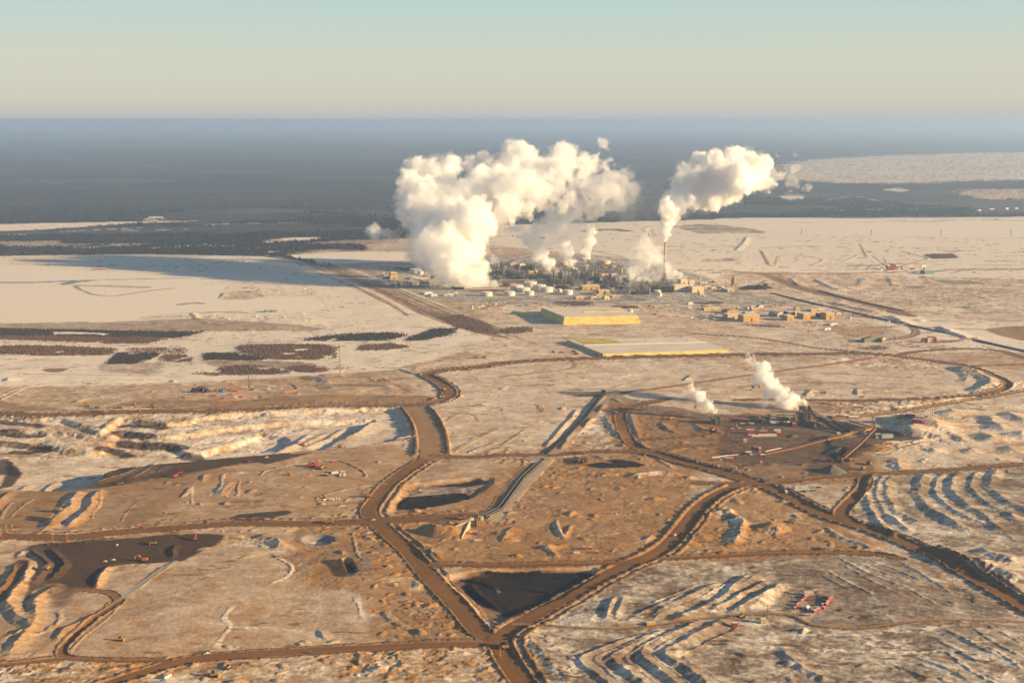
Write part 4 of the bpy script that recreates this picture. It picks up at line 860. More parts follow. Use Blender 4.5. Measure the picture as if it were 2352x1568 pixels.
plume('little cloud detached above the end of the great arch', cA(1960, 1150), [], [(1960,185,46),(2005,205,34),(1905,205,26)], [(1960,200,70)], cA, V_DENSE, 4, 71, vox2=5)
for lb, bl in (('wisp of steam over the pipes left of the mustard shed', [(1750,1320,28),(1725,1345,14),(1770,1295,20)]), ('round puff of steam behind the mustard shed', [(1850,1305,24),(1880,1290,18)]),
               ('slanted steam wisp among the thin columns right of the mustard shed', [(1955,1280,22),(1975,1305,12),(1940,1262,16)]), ('curl of steam beside the tan hall', [(2005,1330,20),(2035,1355,22),(2065,1375,12)]),
               ('wisp of steam beside the leftmost process columns', [(1100,1130,40),(1140,1180,26),(1080,1100,26)])):
    plume(lb, cA(bl[0][0], bl[0][1] + 40), bl, (), (), cA, V_MID, 2.6, 81 + int(bl[0][0]) % 17, 'steam wisps over the works')
for lb, bl in (('long low wisp of steam left of the grey boiler house', [(300,1310,26),(260,1335,16),(330,1325,14)]), ('short steam jet in front of the boiler house', [(420,1335,18),(395,1325,14),(438,1345,8)]),
               ('pale steam hanging behind the short tanks', [(200,1270,36),(235,1250,30),(225,1300,20)])):
    plume(lb, cB(bl[0][0], bl[0][1] + 35), bl, (), (), cB, V_MID, 2.6, 101 + int(bl[0][0]) % 17, 'steam wisps over the works')
#@@OBJ_BEGIN@@
# ------------------------------------------------------------------ mesh kit
class MB:
    def __init__(s): s.v = []; s.f = []
    def _a(s, vs, fs):
        o = len(s.v); s.v += [tuple(float(c) for c in q) for q in vs]; s.f += [tuple(i + o for i in t) for t in fs]; return s
    def box(s, x0, y0, z0, x1, y1, z1, tx=0, ty=0):
        return s._a([(x0, y0, z0), (x1, y0, z0), (x1, y1, z0), (x0, y1, z0), (x0 + tx, y0 + ty, z1), (x1 - tx, y0 + ty, z1), (x1 - tx, y1 - ty, z1), (x0 + tx, y1 - ty, z1)],
                    [(0, 3, 2, 1), (4, 5, 6, 7), (0, 1, 5, 4), (1, 2, 6, 5), (2, 3, 7, 6), (3, 0, 4, 7)])
    def cyl(s, x, y, z0, z1, r0, r1=None, n=16):
        r1 = r0 if r1 is None else r1
        a = [2 * math.pi * k / n for k in range(n)]
        return s._a([(x + r0 * math.cos(t), y + r0 * math.sin(t), z0) for t in a] + [(x + r1 * math.cos(t), y + r1 * math.sin(t), z1) for t in a],
                    [tuple(range(n - 1, -1, -1)), tuple(range(n, 2 * n))] + [(k, (k + 1) % n, n + (k + 1) % n, n + k) for k in range(n)])
    def tube(s, p, q, r, n=8):
        p, q = Vector(p), Vector(q); d = (q - p).normalized(); u = d.orthogonal().normalized(); w = d.cross(u)
        a = [2 * math.pi * (k + .5) / n for k in range(n)]
        ring = [u * (r * math.cos(t)) + w * (r * math.sin(t)) for t in a]
        return s._a([p + k for k in ring] + [q + k for k in ring], [tuple(range(n - 1, -1, -1)), tuple(range(n, 2 * n))] + [(k, (k + 1) % n, n + (k + 1) % n, n + k) for k in range(n)])
    def bar(s, p, q, w): return s.tube(p, q, w * .7, 4)
    def prism(s, prof, y0, y1):
        n = len(prof)
        return s._a([(x, y0, z) for x, z in prof] + [(x, y1, z) for x, z in prof], [tuple(range(n)), tuple(range(2 * n - 1, n - 1, -1))] + [(k + n, (k + 1) % n + n, (k + 1) % n, k) for k in range(n)])
    def prismx(s, prof, x0, x1):
        n = len(prof)
        return s._a([(x0, y, z) for y, z in prof] + [(x1, y, z) for y, z in prof], [tuple(range(n - 1, -1, -1)), tuple(range(n, 2 * n))] + [(k, (k + 1) % n, (k + 1) % n + n, k + n) for k in range(n)])
    def dome(s, x, y, z, r, h, n=16, m=5):
        vs, fs = [], []
        for j in range(m):
            t = .5 * math.pi * j / m
            vs += [(x + r * math.cos(t) * math.cos(2 * math.pi * k / n), y + r * math.cos(t) * math.sin(2 * math.pi * k / n), z + h * math.sin(t)) for k in range(n)]
        vs.append((x, y, z + h))
        for j in range(m - 1):
            fs += [(j * n + k, j * n + (k + 1) % n, (j + 1) * n + (k + 1) % n, (j + 1) * n + k) for k in range(n)]
        fs += [((m - 1) * n + k, (m - 1) * n + (k + 1) % n, m * n) for k in range(n)] + [tuple(range(n - 1, -1, -1))]
        return s._a(vs, fs)
    def build(s, name, m, parent=None):
        me = bpy.data.meshes.new(name); me.from_pydata(s.v, [], s.f); me.materials.append(m); me.update()
        o = bpy.data.objects.new(name, me); COL.objects.link(o); o.parent = parent
        return o
def dup(o, loc, rz=None, label=None, group=None, scale=None):
    r = o.copy(); COL.objects.link(r); r.location = loc
    if rz is not None: r.rotation_euler = (0, 0, rz)
    if label: r['label'] = label
    if group: r['group'] = group
    if scale: r.scale = (scale,) * 3
    for ch in list(o.children):
        c = ch.copy(); COL.objects.link(c); c.parent = r
        for g in list(ch.children):
            d = g.copy(); COL.objects.link(d); d.parent = c
    return r
class Kind:
    """first use hands out the original, later uses copies"""
    def __init__(s, maker): s.maker = maker; s.first = None
    def __call__(s, loc, rz, label, group=None, scale=None):
        if s.first is None:
            s.first = r = s.maker(); r.location = loc; r.rotation_euler = (0, 0, rz); r['label'] = label
            if group: r['group'] = group
            if scale: r.scale = (scale,) * 3
            return r
        return dup(s.first, loc, rz, label, group, scale or 1.0)
M = {k: mat('paint_' + k, c, r, 0, n, sc_) for k, (c, r, n, sc_) in dict(
    mustard=((.36, .225, .05), .6, .25, .2), cream=((.55, .42, .24), .7, .1, .1), tan=((.42, .30, .15), .7, .1, .1), white=((.58, .54, .47), .6, .06, .1), grey=((.30, .27, .23), .6, .15, .2),
    steel=((.075, .065, .058), .5, .3, .2), dark=((.032, .028, .025), .6, .3, .2), rust=((.20, .085, .05), .8, .25, .2), red=((.36, .055, .032), .5, .12, .3), orange=((.44, .13, .035), .5, .1, .3),
    yellow=((.40, .21, .04), .5, .12, .3), black=((.015, .015, .015), .8, 0, 1), olive=((.17, .16, .09), .7, .15, .1), teal=((.07, .15, .155), .6, .1, .1), green=((.13, .17, .12), .6, .1, .1), snow=((.72, .68, .62), .9, .06, .05),
    concrete=((.40, .33, .25), .9, .15, .3), wood=((.10, .065, .04), .9, .2, .5), glass=((.04, .05, .06), .2, 0, 1), pipe=((.50, .46, .40), .5, .1, .2), blue=((.05, .10, .22), .5, .1, .3), chimney=((.36, .29, .21), .8, .1, .1),
    palegreen=((.46, .48, .40), .6, .08, .2), spruce=((.045, .036, .022), .95, .3, .05), bare=((.13, .078, .045), .95, .3, .05), ore=((.03, .02, .014), .9, .3, .3), sandpile=((.40, .26, .14), .95, .15, .2), dirty_yellow=((.27, .145, .045), .7, .2, .3), far_spruce=((.015, .017, .019), .95, .3, .02), old_snow=((.66, .58, .48), .95, .14, .012), pink=((.62, .30, .20), .7, .1, .3)).items()}
def sulphur_mat():
    m = mat('sulphur', (.74, .58, .17), .85); nt = m.node_tree; N = nt.nodes; b = N['Principled BSDF']
    g = N.new('ShaderNodeNewGeometry'); mp = N.new('ShaderNodeMapping'); mp.inputs['Scale'].default_value = (.02, .02, .33)
    nz = N.new('ShaderNodeTexNoise'); nz.inputs['Scale'].default_value = 1.5; nz.inputs['Detail'].default_value = 5
    rp = N.new('ShaderNodeValToRGB'); rp.color_ramp.elements[0].position = .36; rp.color_ramp.elements[0].color = (.40, .30, .09, 1); rp.color_ramp.elements[1].position = .52; rp.color_ramp.elements[1].color = (.76, .60, .19, 1)
    nt.links.new(g.outputs['Position'], mp.inputs['Vector']); nt.links.new(mp.outputs['Vector'], nz.inputs['Vector']); nt.links.new(nz.outputs['Fac'], rp.inputs['Fac']); nt.links.new(rp.outputs['Color'], b.inputs['Base Color'])
    return m
M['sulphur'] = sulphur_mat()
tN1 = _tile(1400, 960, 4.704); tN2 = _tile(1850, 960, 4.704); tN3 = _tile(2300, 960, 4.704); tN4 = _tile(1900, 1140, 2.352); tN5 = _tile(2650, 1130, 3.92)
tQ1 = _tile(2600, 1520, 2352 / 550); tQ2 = _tile(3000, 1500, 3.92); tQ3 = _tile(650, 1420, 3.92); tQ4 = _tile(1700, 1930, 3.92); tQ5 = _tile(2900, 2180, 5.88); tQ6 = _tile(3200, 950, 2352 / 688)
def one(f, x, y): return f('%f %f' % (x, y))[0]
def at(f, x, y): return place(one(f, x, y))
def mpp(f, x, y):
    """metres per tile pixel at a spot on the ground"""
    a, b = one(f, x, y), one(f, x + 10, y)
    p = place(a); k = (p.y * CT + (CAM_H - p.z) * ST) / FOC
    return k * (b[0] - a[0]) / 10
def at_z(f, x, y, h):
    """the place whose point h metres above ground is seen at (x, y)"""
    q = one(f, x, y); z = h
    for _ in range(6):
        gx, gy = gxy(q[0], q[1], z); z = float(hgt(gx, gy)) + h
    return Vector((float(gx), float(gy), z))
ORD = ['first', 'second', 'third', 'fourth', 'fifth', 'sixth', 'seventh', 'eighth', 'ninth', 'tenth', 'eleventh', 'twelfth', 'thirteenth', 'fourteenth', 'fifteenth', 'sixteenth', 'seventeenth', 'eighteenth']

# ------------------------------------------------------------------ woods
def in_poly(px, py, poly):
    ins = np.zeros(len(px), bool); n = len(poly)
    for i in range(n):
        ax, ay = poly[i]; bx, by = poly[(i + 1) % n]
        if ay == by: continue
        c = (ay > py) != (by > py); ins ^= c & (px < (bx - ax) * (py - ay) / (by - ay) + ax)
    return ins
def tree_mesh(name, xs, ys, hs, m, slim, rg):
    n = len(xs); k = 5
    z = hgt(xs, ys); a = rg.uniform(0, 6.28, n)
    V = np.zeros((n, k + 2, 3)); r = hs * slim
    for j in range(k):
        t = a + 2 * np.pi * j / k; rr = r * rg.uniform(.7, 1.25, n)
        V[:, j] = np.stack([xs + rr * np.cos(t), ys + rr * np.sin(t), z + hs * rg.uniform(.1, .3, n)], 1)
    V[:, k] = np.stack([xs, ys, z - .5], 1); V[:, k + 1] = np.stack([xs + rg.normal(size=n) * hs * .04, ys, z + hs], 1)
    F = np.array([(j, (j + 1) % k, k + 1) for j in range(k)] + [((j + 1) % k, j, k) for j in range(k)])
    F = (F[None] + (np.arange(n) * (k + 2))[:, None, None]).reshape(-1, 3)
    return link_mesh(name, V.reshape(-1, 3), F, m)
def stand(pts, label, m, cell, hmin, hmax, slim=.22, seed=1, name='woodland', thin=.0, holes=()):
    rg = np.random.default_rng(seed)
    gx, gy = gxy(pts[:, 0], pts[:, 1]); poly = np.stack([gx, gy], 1)
    A = (gx.max() - gx.min()) * (gy.max() - gy.min()); n = int(min(A / cell * 1.9, 60000))
    x = rg.uniform(gx.min(), gx.max(), n); y = rg.uniform(gy.min(), gy.max(), n)
    w = 14
    k = in_poly(x + rg.normal(size=n) * w * .5, y + rg.normal(size=n) * w, poly) & (fbm(x, y, 70, 3, seed + 7) > .24 + thin)
    for hpts in holes:
        hx, hy = gxy(hpts[:, 0], hpts[:, 1]); k &= ~in_poly(x, y, np.stack([hx, hy], 1))
    x, y = x[k], y[k]
    o = tree_mesh(name, x, y, rg.uniform(hmin, hmax, len(x)) * .48, m, slim * 1.8, rg)
    o['kind'] = 'stuff'; o['label'] = label; o['category'] = 'woodland'
    return o
hole = tC('390 1100 560 1098 820 1110 815 1124 400 1124')
stand(tC('-500,1078 0,1078 300,1083 800,1090 1510,1100 1350,1130 1280,1140 0,1128 -500,1125'), 'dark spruce plantation strip with a white clearing, below the frozen pond', M['spruce'], 26, 8, 13, .24, 1, holes=(hole,))
stand(tC('-500,1128 0,1130 1280,1140 1080,1182 700,1178 0,1152 -500,1150'), 'brown leafless strip along the near edge of the dark spruce plantation', M['bare'], 24, 7, 11, .26, 2)
stand(tC('-500,1205 0,1203 400,1210 850,1225 840,1262 450,1276 0,1262 -500,1260'), 'brown bare wood strip between the plantation and the white field', M['bare'], 26, 7, 12, .26, 3)
stand(tC('880,1250 1210,1252 1110,1300 980,1335 800,1336'), 'dark square cut spruce block beside the white cutline', M['spruce'], 24, 8, 12, .25, 4)
stand(tC('950,1215 1370,1213 1390,1260 1220,1250 960,1246'), 'thin brown saplings above the dark square spruce block', M['bare'], 60, 6, 9, .25, 5)
stand(tC('1190,1290 1230,1262 1400,1272 1435,1312 1300,1318'), 'small brown wood right of the dark square spruce block', M['bare'], 26, 7, 11, .27, 6)
stand(tC('1510,1252 1760,1262 2000,1300 1800,1312 1550,1304'), 'dark wedge of spruce right of the white cutline', M['spruce'], 26, 8, 12, .24, 7)
stand(tC('1770,1205 1950,1195 2352,1192 2500,1215 2500,1290 2352,1305 2100,1305 1800,1255'), 'wide brown wood behind the guyed mast', M['bare'], 30, 7, 12, .26, 8, thin=.06)
stand(tC('1610,1372 1850,1350 2000,1372 2180,1402 2000,1416 1700,1408'), 'long brown thicket above the orange drilling camp', M['bare'], 24, 7, 11, .26, 9)
stand(tC('1430,1408 1600,1398 1660,1420'), 'sparse brown thicket left of the long thicket above the camp', M['bare'], 50, 6, 9, .26, 10)
stand(tG('440,112 600,93 830,130 700,158 500,142'), 'oval brown thicket at the foot of the guyed mast', M['bare'], 24, 7, 11, .26, 11)
stand(tG('860,110 1040,105 1000,135 880,130'), 'pale brown thicket right of the guyed mast', M['bare'], 60, 5, 8, .26, 12)
stand(tF('700,779 760,770 900,764 935,770 880,781 760,783'), 'dark thin wood below the corridor, left one of two', M['spruce'], 30, 8, 12, .24, 13)
stand(tF('930,781 1000,755 1052,756 1030,771 960,782'), 'dark pointed wood touching the corridor, right one of two', M['spruce'], 30, 8, 12, .24, 14)
stand(tF('820,803 830,795 900,788 940,796 860,806'), 'brown wood under the two dark woods by the corridor', M['bare'], 30, 7, 11, .26, 15)
stand(tF('640,600 740,612 860,664 980,722 1060,752 1120,760 980,705 870,655 760,606'), 'brown scrub growing along the road and pipeline corridor', M['bare'], 60, 3, 5, .3, 16, thin=.05)
stand(tF('1010,728 1060,722 1120,745 1150,768 1100,762 1050,752'), 'brown brush at the near end of the corridor', M['bare'], 34, 6, 9, .27, 17)
stand(tN2('1160,890 1300,875 1700,878 1900,895 1880,920 1700,950 1350,915'), 'grey brown willows on the plain before the white tanks', M['bare'], 40, 6, 10, .27, 18)
stand(tN3('90,960 300,945 560,950 600,980 350,1000 120,985'), 'brown brush behind the large sulphur block', M['bare'], 40, 6, 9, .27, 19)
stand(tN3('1570,900 1800,880 2000,868 2120,895 2000,915 1700,912'), 'brown brush right of the flare with the red tip', M['bare'], 40, 6, 9, .27, 20)
stand(tN4('0,260 120,240 240,235 300,270 250,290 120,300 0,290'), 'dark round thicket left of the near sulphur block', M['bare'], 40, 6, 10, .27, 21)
stand(tN5('600,405 700,395 1000,405 1150,400 1300,440 1250,450 900,425'), 'russet brush below the mustard halls', M['bare'], 40, 4, 7, .3, 22)
stand(tI('860,290 1000,262 1150,265 1130,295 950,305'), 'grey brush below the long green shed', M['bare'], 50, 4, 7, .3, 23)
stand(tD('1200,915 1400,908 1440,938 1250,945'), 'dark brown thicket on the spit in the far white flats', M['bare'], 60, 7, 11, .3, 24)
def far_woods(name, label, x0, x1, y0, y1, n, hmin, hmax, seed):
    rg = np.random.default_rng(seed)
    px = rg.uniform(x0, x1, n); d = np.sqrt(1 / rg.uniform(1 / (y1 - HOR) ** 2, 1 / (y0 - HOR) ** 2, n)); py = HOR + d
    i = np.clip(np.searchsorted(ux, px), 0, NX - 1); j = np.clip(np.searchsorted(vy, py), 0, NY - 1)
    k = (ALB[j, i].sum(1) < .36) & (grove[j, i] < .8) & (rg.random(n) < np.clip((py - y0) / (y1 - y0) * 2, 0, 1))
    x, y = gxy(px[k], py[k])
    o = tree_mesh(name, x, y, rg.uniform(hmin, hmax, len(x)), M['far_spruce'], .5, rg)
    o['kind'] = 'stuff'; o['label'] = label; o['category'] = 'forest'
far_woods('forest', 'dark boreal forest along the far river, left of the great plume', -300, 1100, 470, 612, 60000, 7, 14, 5)
far_woods('forest', 'dark forest on the far bank, right of the great plume', 1100, 2700, 440, 510, 40000, 7, 14, 6)

# ------------------------------------------------------------------ sulphur blocks: stepped yellow sides under a snow top
def sulphur_block(corners, h, label, step=3.0, inset=1.6, f=tN4, tops=()):
    c = [place(q) for q in f(corners)]
    z0 = min(q.z for q in c) - 1; cen = sum(c, Vector()) / len(c); cen.z = z0
    r = empty('sulphur_block', cen); tag(r, label, 'sulphur block', 'sulphur blocks before the works')
    n = len(c); k = max(2, int(h / step)); mb = MB()
    pts = [Vector((q.x - cen.x, q.y - cen.y)) for q in c]
    def off(d):
        out = []
        for i in range(n):
            a, b, e = pts[i - 1], pts[i], pts[(i + 1) % n]
            u = (b - a).normalized(); w = (e - b).normalized(); s = 1 if sum(pts[j].x * pts[(j + 1) % n].y - pts[(j + 1) % n].x * pts[j].y for j in range(n)) > 0 else -1
            n1 = Vector((-u.y, u.x)) * s; n2 = Vector((-w.y, w.x)) * s
            m_ = (n1 + n2); m_ = m_ / max(m_.length_squared, .2) * 2
            out.append(b + m_ * d * .5 * 2 * .5)
        return out
    vs, fs = [], []
    for j in range(k):
        for (d, z) in ((inset * j, h * j / k), (inset * (j + .12), h * (j + 1) / k)):
            vs += [(q.x, q.y, z) for q in off(d)]
    L = 2 * k
    for j in range(L - 1):
        for i in range(n): fs.append((j * n + i, j * n + (i + 1) % n, (j + 1) * n + (i + 1) % n, (j + 1) * n + i))
    fs.append(tuple((L - 1) * n + i for i in range(n)))
    mb._a(vs, fs).build('block_side', M['sulphur'], r)
    t = MB(); q = off(inset * (k - .88) + 1.2); n_ = len(q)
    t._a([(p.x, p.y, h + .03) for p in q] + [(p.x, p.y, h + .45) for p in q], [tuple(range(n_, 2 * n_))] + [(i, (i + 1) % n_, (i + 1) % n_ + n_, i + n_) for i in range(n_)])
    t.build('snow_top', M['old_snow'], r)
    return r, cen, h
def slab_on(r, cen, f, pts, z, th, m, name):
    v = []
    for q in f(pts):
        x, y = gxy(q[0], q[1], cen.z + z); v.append((float(x) - cen.x, float(y) - cen.y))
    n = len(v)
    MB()._a([(a, b, z) for a, b in v] + [(a, b, z + th) for a, b in v], [tuple(range(n, 2 * n)), tuple(range(n - 1, -1, -1))] + [(i, (i + 1) % n, (i + 1) % n + n, i + n) for i in range(n)]).build(name, m, r)
r, cen, hh = sulphur_block('560,217 1252,207 1075,128 345,132', 30, 'large far yellow sulphur block with tall stepped sides under snow')
slab_on(r, cen, tN4, '745,106 1095,100 1080,92 770,97', hh + .5, 2.6, M['sulphur'], 'upper_ledge')
r, cen, hh = sulphur_block('915,502 2035,470 1700,352 590,378', 11, 'long low near yellow sulphur block with a bare yellow patch on top', 3, 1.2)
slab_on(r, cen, tN4, '640,345 965,337 1110,385 750,398', hh + .46, .12, mat('stained_sulphur', (.50, .38, .10), .9, 0, .35, .03), 'bare_sulphur_patch')
slab_on(r, cen, tN4, '750,402 1845,376 1842,371 748,397', hh + .6, 1.6, M['snow'], 'snow_ridge')
sulphur_block('240,137 460,140 400,110 90,120', 13, 'small low sulphur block behind the left end of the large one', 3, 1.5)
def mast(name, f, x, y, hpx, label, cat_='mast', w=.9, m='rust', guys=0, group=None, base=None):
    p = at(f, x, y); h = hpx * mpp(f, x, y)
    r = empty(name, p); tag(r, label, cat_, group)
    mb = MB()
    for a in range(3):
        t = 2.09 * a; mb.bar((w * math.cos(t), w * math.sin(t), -1), (w * .5 * math.cos(t), w * .5 * math.sin(t), h), w * .34)
    for k in range(int(h / (w * 3))):
        z = k * w * 3; mb.bar((w, 0, z), (-w * .5, w * .8, z + w * 3), w * .22); mb.bar((-w * .5, -w * .8, z), (w, 0, z + w * 3), w * .22)
    mb.build('lattice_shaft', M[m], r)
    MB().box(-w * 1.6, -w * 1.6, -1.5, w * 1.6, w * 1.6, .8).build('footing', M['concrete'], r)
    for a in range(guys):
        t = 2.09 * a + .5; MB().bar((0, 0, h * .8), (h * .45 * math.cos(t), h * .45 * math.sin(t), 0), .12).build('guy_wire', M['steel'], r)
    return r
for x, lb in ((925, 'leftmost lamp mast standing on the long near sulphur block'), (1295, 'middle lamp mast standing on the long near sulphur block'), (1662, 'rightmost lamp mast standing on the long near sulphur block')):
    o = mast('lamp_mast', tN4, x, 392, 58, lb, 'mast', .8, 'wood', group='masts on the near sulphur block')
    MB().box(-1.6, -.6, 58 * mpp(tN4, x, 392) - .5, 1.6, .6, 58 * mpp(tN4, x, 392) + .7).build('lamp_head', M['white'], o)
# ------------------------------------------------------------------ tanks, halls, towers of the works
def tank(f, x0, x1, yb, hpx, label, m='white', roof='snow', dome=False, group=None):
    xc = (x0 + x1) / 2; s = mpp(f, xc, yb); r_ = (x1 - x0) / 2 * s; h = hpx * s; p = at(f, xc, yb); p = p + Vector((0, r_, 0))
    r = empty('storage_tank', p); tag(r, label, 'tank', group)
    MB().cyl(0, 0, -1, h, r_, n=28).build('shell', M[m], r)
    (MB().dome(0, 0, h, r_ * .985, r_ * .7, 24) if dome else MB().cyl(0, 0, h + .02, h + max(.5, r_ * .07), r_ * .985, r_ * .1, 28)).build('roof', M[roof], r)
    mb = MB().cyl(0, 0, h - .9, h - .2, r_ + .25, n=28); mb.build('wind_girder', M['rust' if m == 'rust' else 'grey'], r)
    mb = MB()
    for k in range(10):
        a0, a1 = -1.9 + .11 * k, -1.9 + .11 * (k + 1)
        mb.bar(((r_ + .6) * math.cos(a0), (r_ + .6) * math.sin(a0), h * k / 10), ((r_ + .6) * math.cos(a1), (r_ + .6) * math.sin(a1), h * (k + 1) / 10), .5)
    mb.build('stair', M['rust'], r)
    return r
TG = 'white tanks at the near edge of the works'
for x0, x1, yb, hp, lb in ((2000 - 2115, 2205 - 2115, 778, 70, 'white tank before the cooling tower, leftmost in the front row'), (295, 497, 770, 72, 'white tank second from the left in the front row'), (672, 836, 762, 72, 'narrow white tank third in the front row, below the stair-stepped group'),
        (1352, 1530, 750, 80, 'white tank with a clean bright shell, rightmost in the front row'), (405, 648, 690, 100, 'white tank directly in front of the rust red tank'), (526, 772, 708, 72, 'broad white tank low in the middle of the stair-stepped group'),
        (658, 892, 605, 80, 'white tank farthest back, right of the rust red tank'), (812, 1053, 662, 80, 'white tank in the middle of the back rows, one to the right'), (938, 1182, 705, 82, 'white tank at the right end of the stair-stepped group')):
    tank(tN2, x0, x1, yb, hp, lb, group=TG)
tank(tN2, 272, 500, 605, 70, 'rust red tank behind the white tanks', 'rust', 'rust')
tank(tN2, 1255, 1340, 700, 30, 'white domed tank between the white tank rows', 'white', 'white', True)
tank(tN2, 2015, 2205, 205, 62, 'cream tank alone on the snow behind the works, right of the twin plumes', 'cream', 'snow')
tank(tN2, 1735, 1850, 120, 62, 'cream tank behind the bright right-hand steam jet', 'cream', 'snow'); tank(tN2, 1295, 1450, 218, 58, 'cream tank between the twin plumes', 'cream', 'snow')
tank(tN2, 90, 150, 460, 70, 'olive tank at the left edge of the pipe maze', 'olive', 'olive'); tank(tN2, 155, 252, 470, 62, 'second olive tank beside the pipe maze', 'olive', 'olive')
tank(tN1, 725, 930, 365, 72, 'large shaded white tank left of the great plume'); tank(tN1, 860, 972, 390, 65, 'small white tank in front of the large shaded one'); tank(tN1, 1105, 1250, 465, 90, 'tank half hidden by the foot of the great plume', 'grey')
tank(tN3, 860, 990, 745, 75, 'squat white tank before the boiler house', 'white', 'snow'); tank(tN3, 925, 1002, 775, 70, 'narrow white tank overlapping the squat one', 'white', 'snow'); tank(tN3, 965, 1000, 870, 32, 'tiny white tank on the open yard', 'white', 'snow')
tank(tN4, 1130, 1185, 110, 28, 'cream tank at the right shoulder of the large sulphur block', 'cream'); tank(tN1, 1825, 1865, 1000, 58, 'small upright white tank in the yard, left one of a pair', 'white'); tank(tN1, 1938, 1968, 980, 40, 'small upright white tank in the yard, right one of a pair', 'white')
tank(tN5, 570, 608, 172, 38, 'short white tank left of the grey sheds'); tank(tN5, 715, 762, 178, 40, 'white tank in front of the grey sheds'); tank(tN5, 985, 1005, 175, 38, 'thin white tank right of the grey sheds')
tank(tN5, 2205, 2235, 318, 48, 'left one of two white tanks at the right of the halls'); tank(tN5, 2248, 2286, 320, 50, 'right one of two white tanks at the right of the halls')
def hall(f, x0, x1, yb, hpx, label, m='mustard', depth=30, roof='flat', roofm='snow', doors=1, win=0, cat_='building', name='industrial_hall', group=None, rz=0.33, doorm='dark'):
    xc = (x0 + x1) / 2; s = mpp(f, xc, yb); w = (x1 - x0) * s; h = hpx * s; p = at(f, xc, yb)
    r = empty(name, p, rz); tag(r, label, cat_, group)
    W = w / 2
    if roof == 'flat':
        MB().box(-W, 0, -2, W, depth, h).build('wall', M[m], r)
        MB().box(-W + .5, .5, h + .02, W - .5, depth - .5, h + .45).build('roof', M[roofm], r)
        if w > 14:
            for k in range(max(1, int(w / 16))): MB().box(-W + 5 + k * 15, depth * .35, h + .47, -W + 8 + k * 15, depth * .35 + 3, h + 2.3).build('roof_vent', M['grey'], r)
    else:
        g = h * .72
        MB().box(-W, 0, -2, W, depth, g).build('wall', M[m], r)
        MB().prism([(-W - .4, g + .02), (W + .4, g + .02), (0, h)] if roof == 'gable' else [(-W - .4, g + .02), (W + .4, g + .02), (W * .7, h * .9), (W * .3, h), (-W * .3, h), (-W * .7, h * .9)], -.3, depth + .3).build('roof', M[roofm if roof == 'gable' else m], r)
    for k in range(doors):
        dx = -W + w * (k + .5) / doors; dw = min(w * .22, 6); MB().box(dx - dw / 2, -.12, -1.5, dx + dw / 2, .02, h * .5).build('door', M[doorm], r)
    for k in range(win):
        dx = -W + w * (k + .5) / win; MB().box(dx - .8, -.1, h * .62, dx + .8, .02, h * .82).build('window', M['glass'], r)
    return r
# front yellow sheds of the works
hall(tN2, 1690, 2025, 660, 75, 'long mustard shed steaming at the edge of the dark process blocks', doors=3, depth=40)
hall(tN2, 1985, 2195, 745, 78, 'mustard shed with a pale gable, right of the long steaming one', doors=1, depth=35)
hall(tN2, 1580, 1732, 828, 45, 'low mustard shed on the white ground before the works'); hall(tN2, 1845, 1975, 830, 52, 'gabled mustard shed, middle of the low front row', roof='gable'); hall(tN2, 2095, 2190, 838, 55, 'cream hut at the right of the low front row', 'cream')
hall(tN2, 1945, 2035, 785, 32, 'flat mustard hut behind the low front row'); hall(tN2, 2230, 2352, 800, 30, 'long flat mustard hut right of the cream hut'); hall(tN2, 720, 835, 378, 48, 'mustard block among the dark pipes, left one', doors=2); hall(tN2, 870, 915, 372, 42, 'small mustard block among the dark pipes, right one')
hall(tN2, 2040, 2180, 440, 55, 'tan block at the back right of the pipe maze', 'tan', 30); hall(tN2, 2220, 2352, 440, 62, 'wide tan block behind the pipe maze', 'tan', 30)
hall(tN2, 580, 690, 232, 38, 'white gabled shed behind the works', 'white', 30, 'gable'); hall(tN2, 410, 560, 225, 35, 'grey snow roofed shed behind the works', 'grey', 30); hall(tN2, 440, 590, 180, 22, 'rust red shed behind the works', 'rust', 20)
hall(tN3, 1210, 1500, 690, 110, 'wide cream boiler house with steam on its roof', 'cream', 60, win=5); hall(tN3, 1535, 1762, 705, 95, 'cream hall with three dark slots, in front of the boiler house', 'cream', 45, win=3, doors=1); hall(tN3, 1680, 1755, 750, 40, 'small cream annex at the corner of the slotted hall', 'cream', 20)
hall(tN3, 1335, 1470, 570, 95, 'cream upper block behind the boiler house', 'cream', 40); hall(tN3, 1490, 1590, 560, 62, 'stepped cream block beside the upper block', 'cream', 35); hall(tN3, 1230, 1480, 692, 34, 'low white lean-to along the boiler house', 'white', 10, rz=.1)
hall(tN3, 1755, 1890, 640, 48, 'low tan shed right of the slotted hall', 'tan', 25); hall(tN3, 1880, 1985, 645, 40, 'gabled tan shed before the mustard silo', 'tan', 25, 'gable'); hall(tN3, 2170, 2300, 700, 48, 'long low tan office right of the works', 'tan', 60, win=6); hall(tN3, 1700, 1825, 552, 28, 'flat tan shed beside the slim white chimney', 'tan', 25)
hall(tN3, 1945, 2025, 530, 24, 'tiny mustard hut behind the works'); hall(tN3, 1475, 1560, 925, 42, 'white cabin at the foot of the flare with the red tip', 'white', 12); hall(tN3, 570, 620, 740, 34, 'tan hut among the thin columns', 'tan', 12); hall(tN3, 0, 75, 745, 70, 'mustard shed at the left of the thin columns', depth=30)
tank(tN3, 1995, 2125, 640, 42, 'flat tan tank behind the office', 'tan', 'snow')
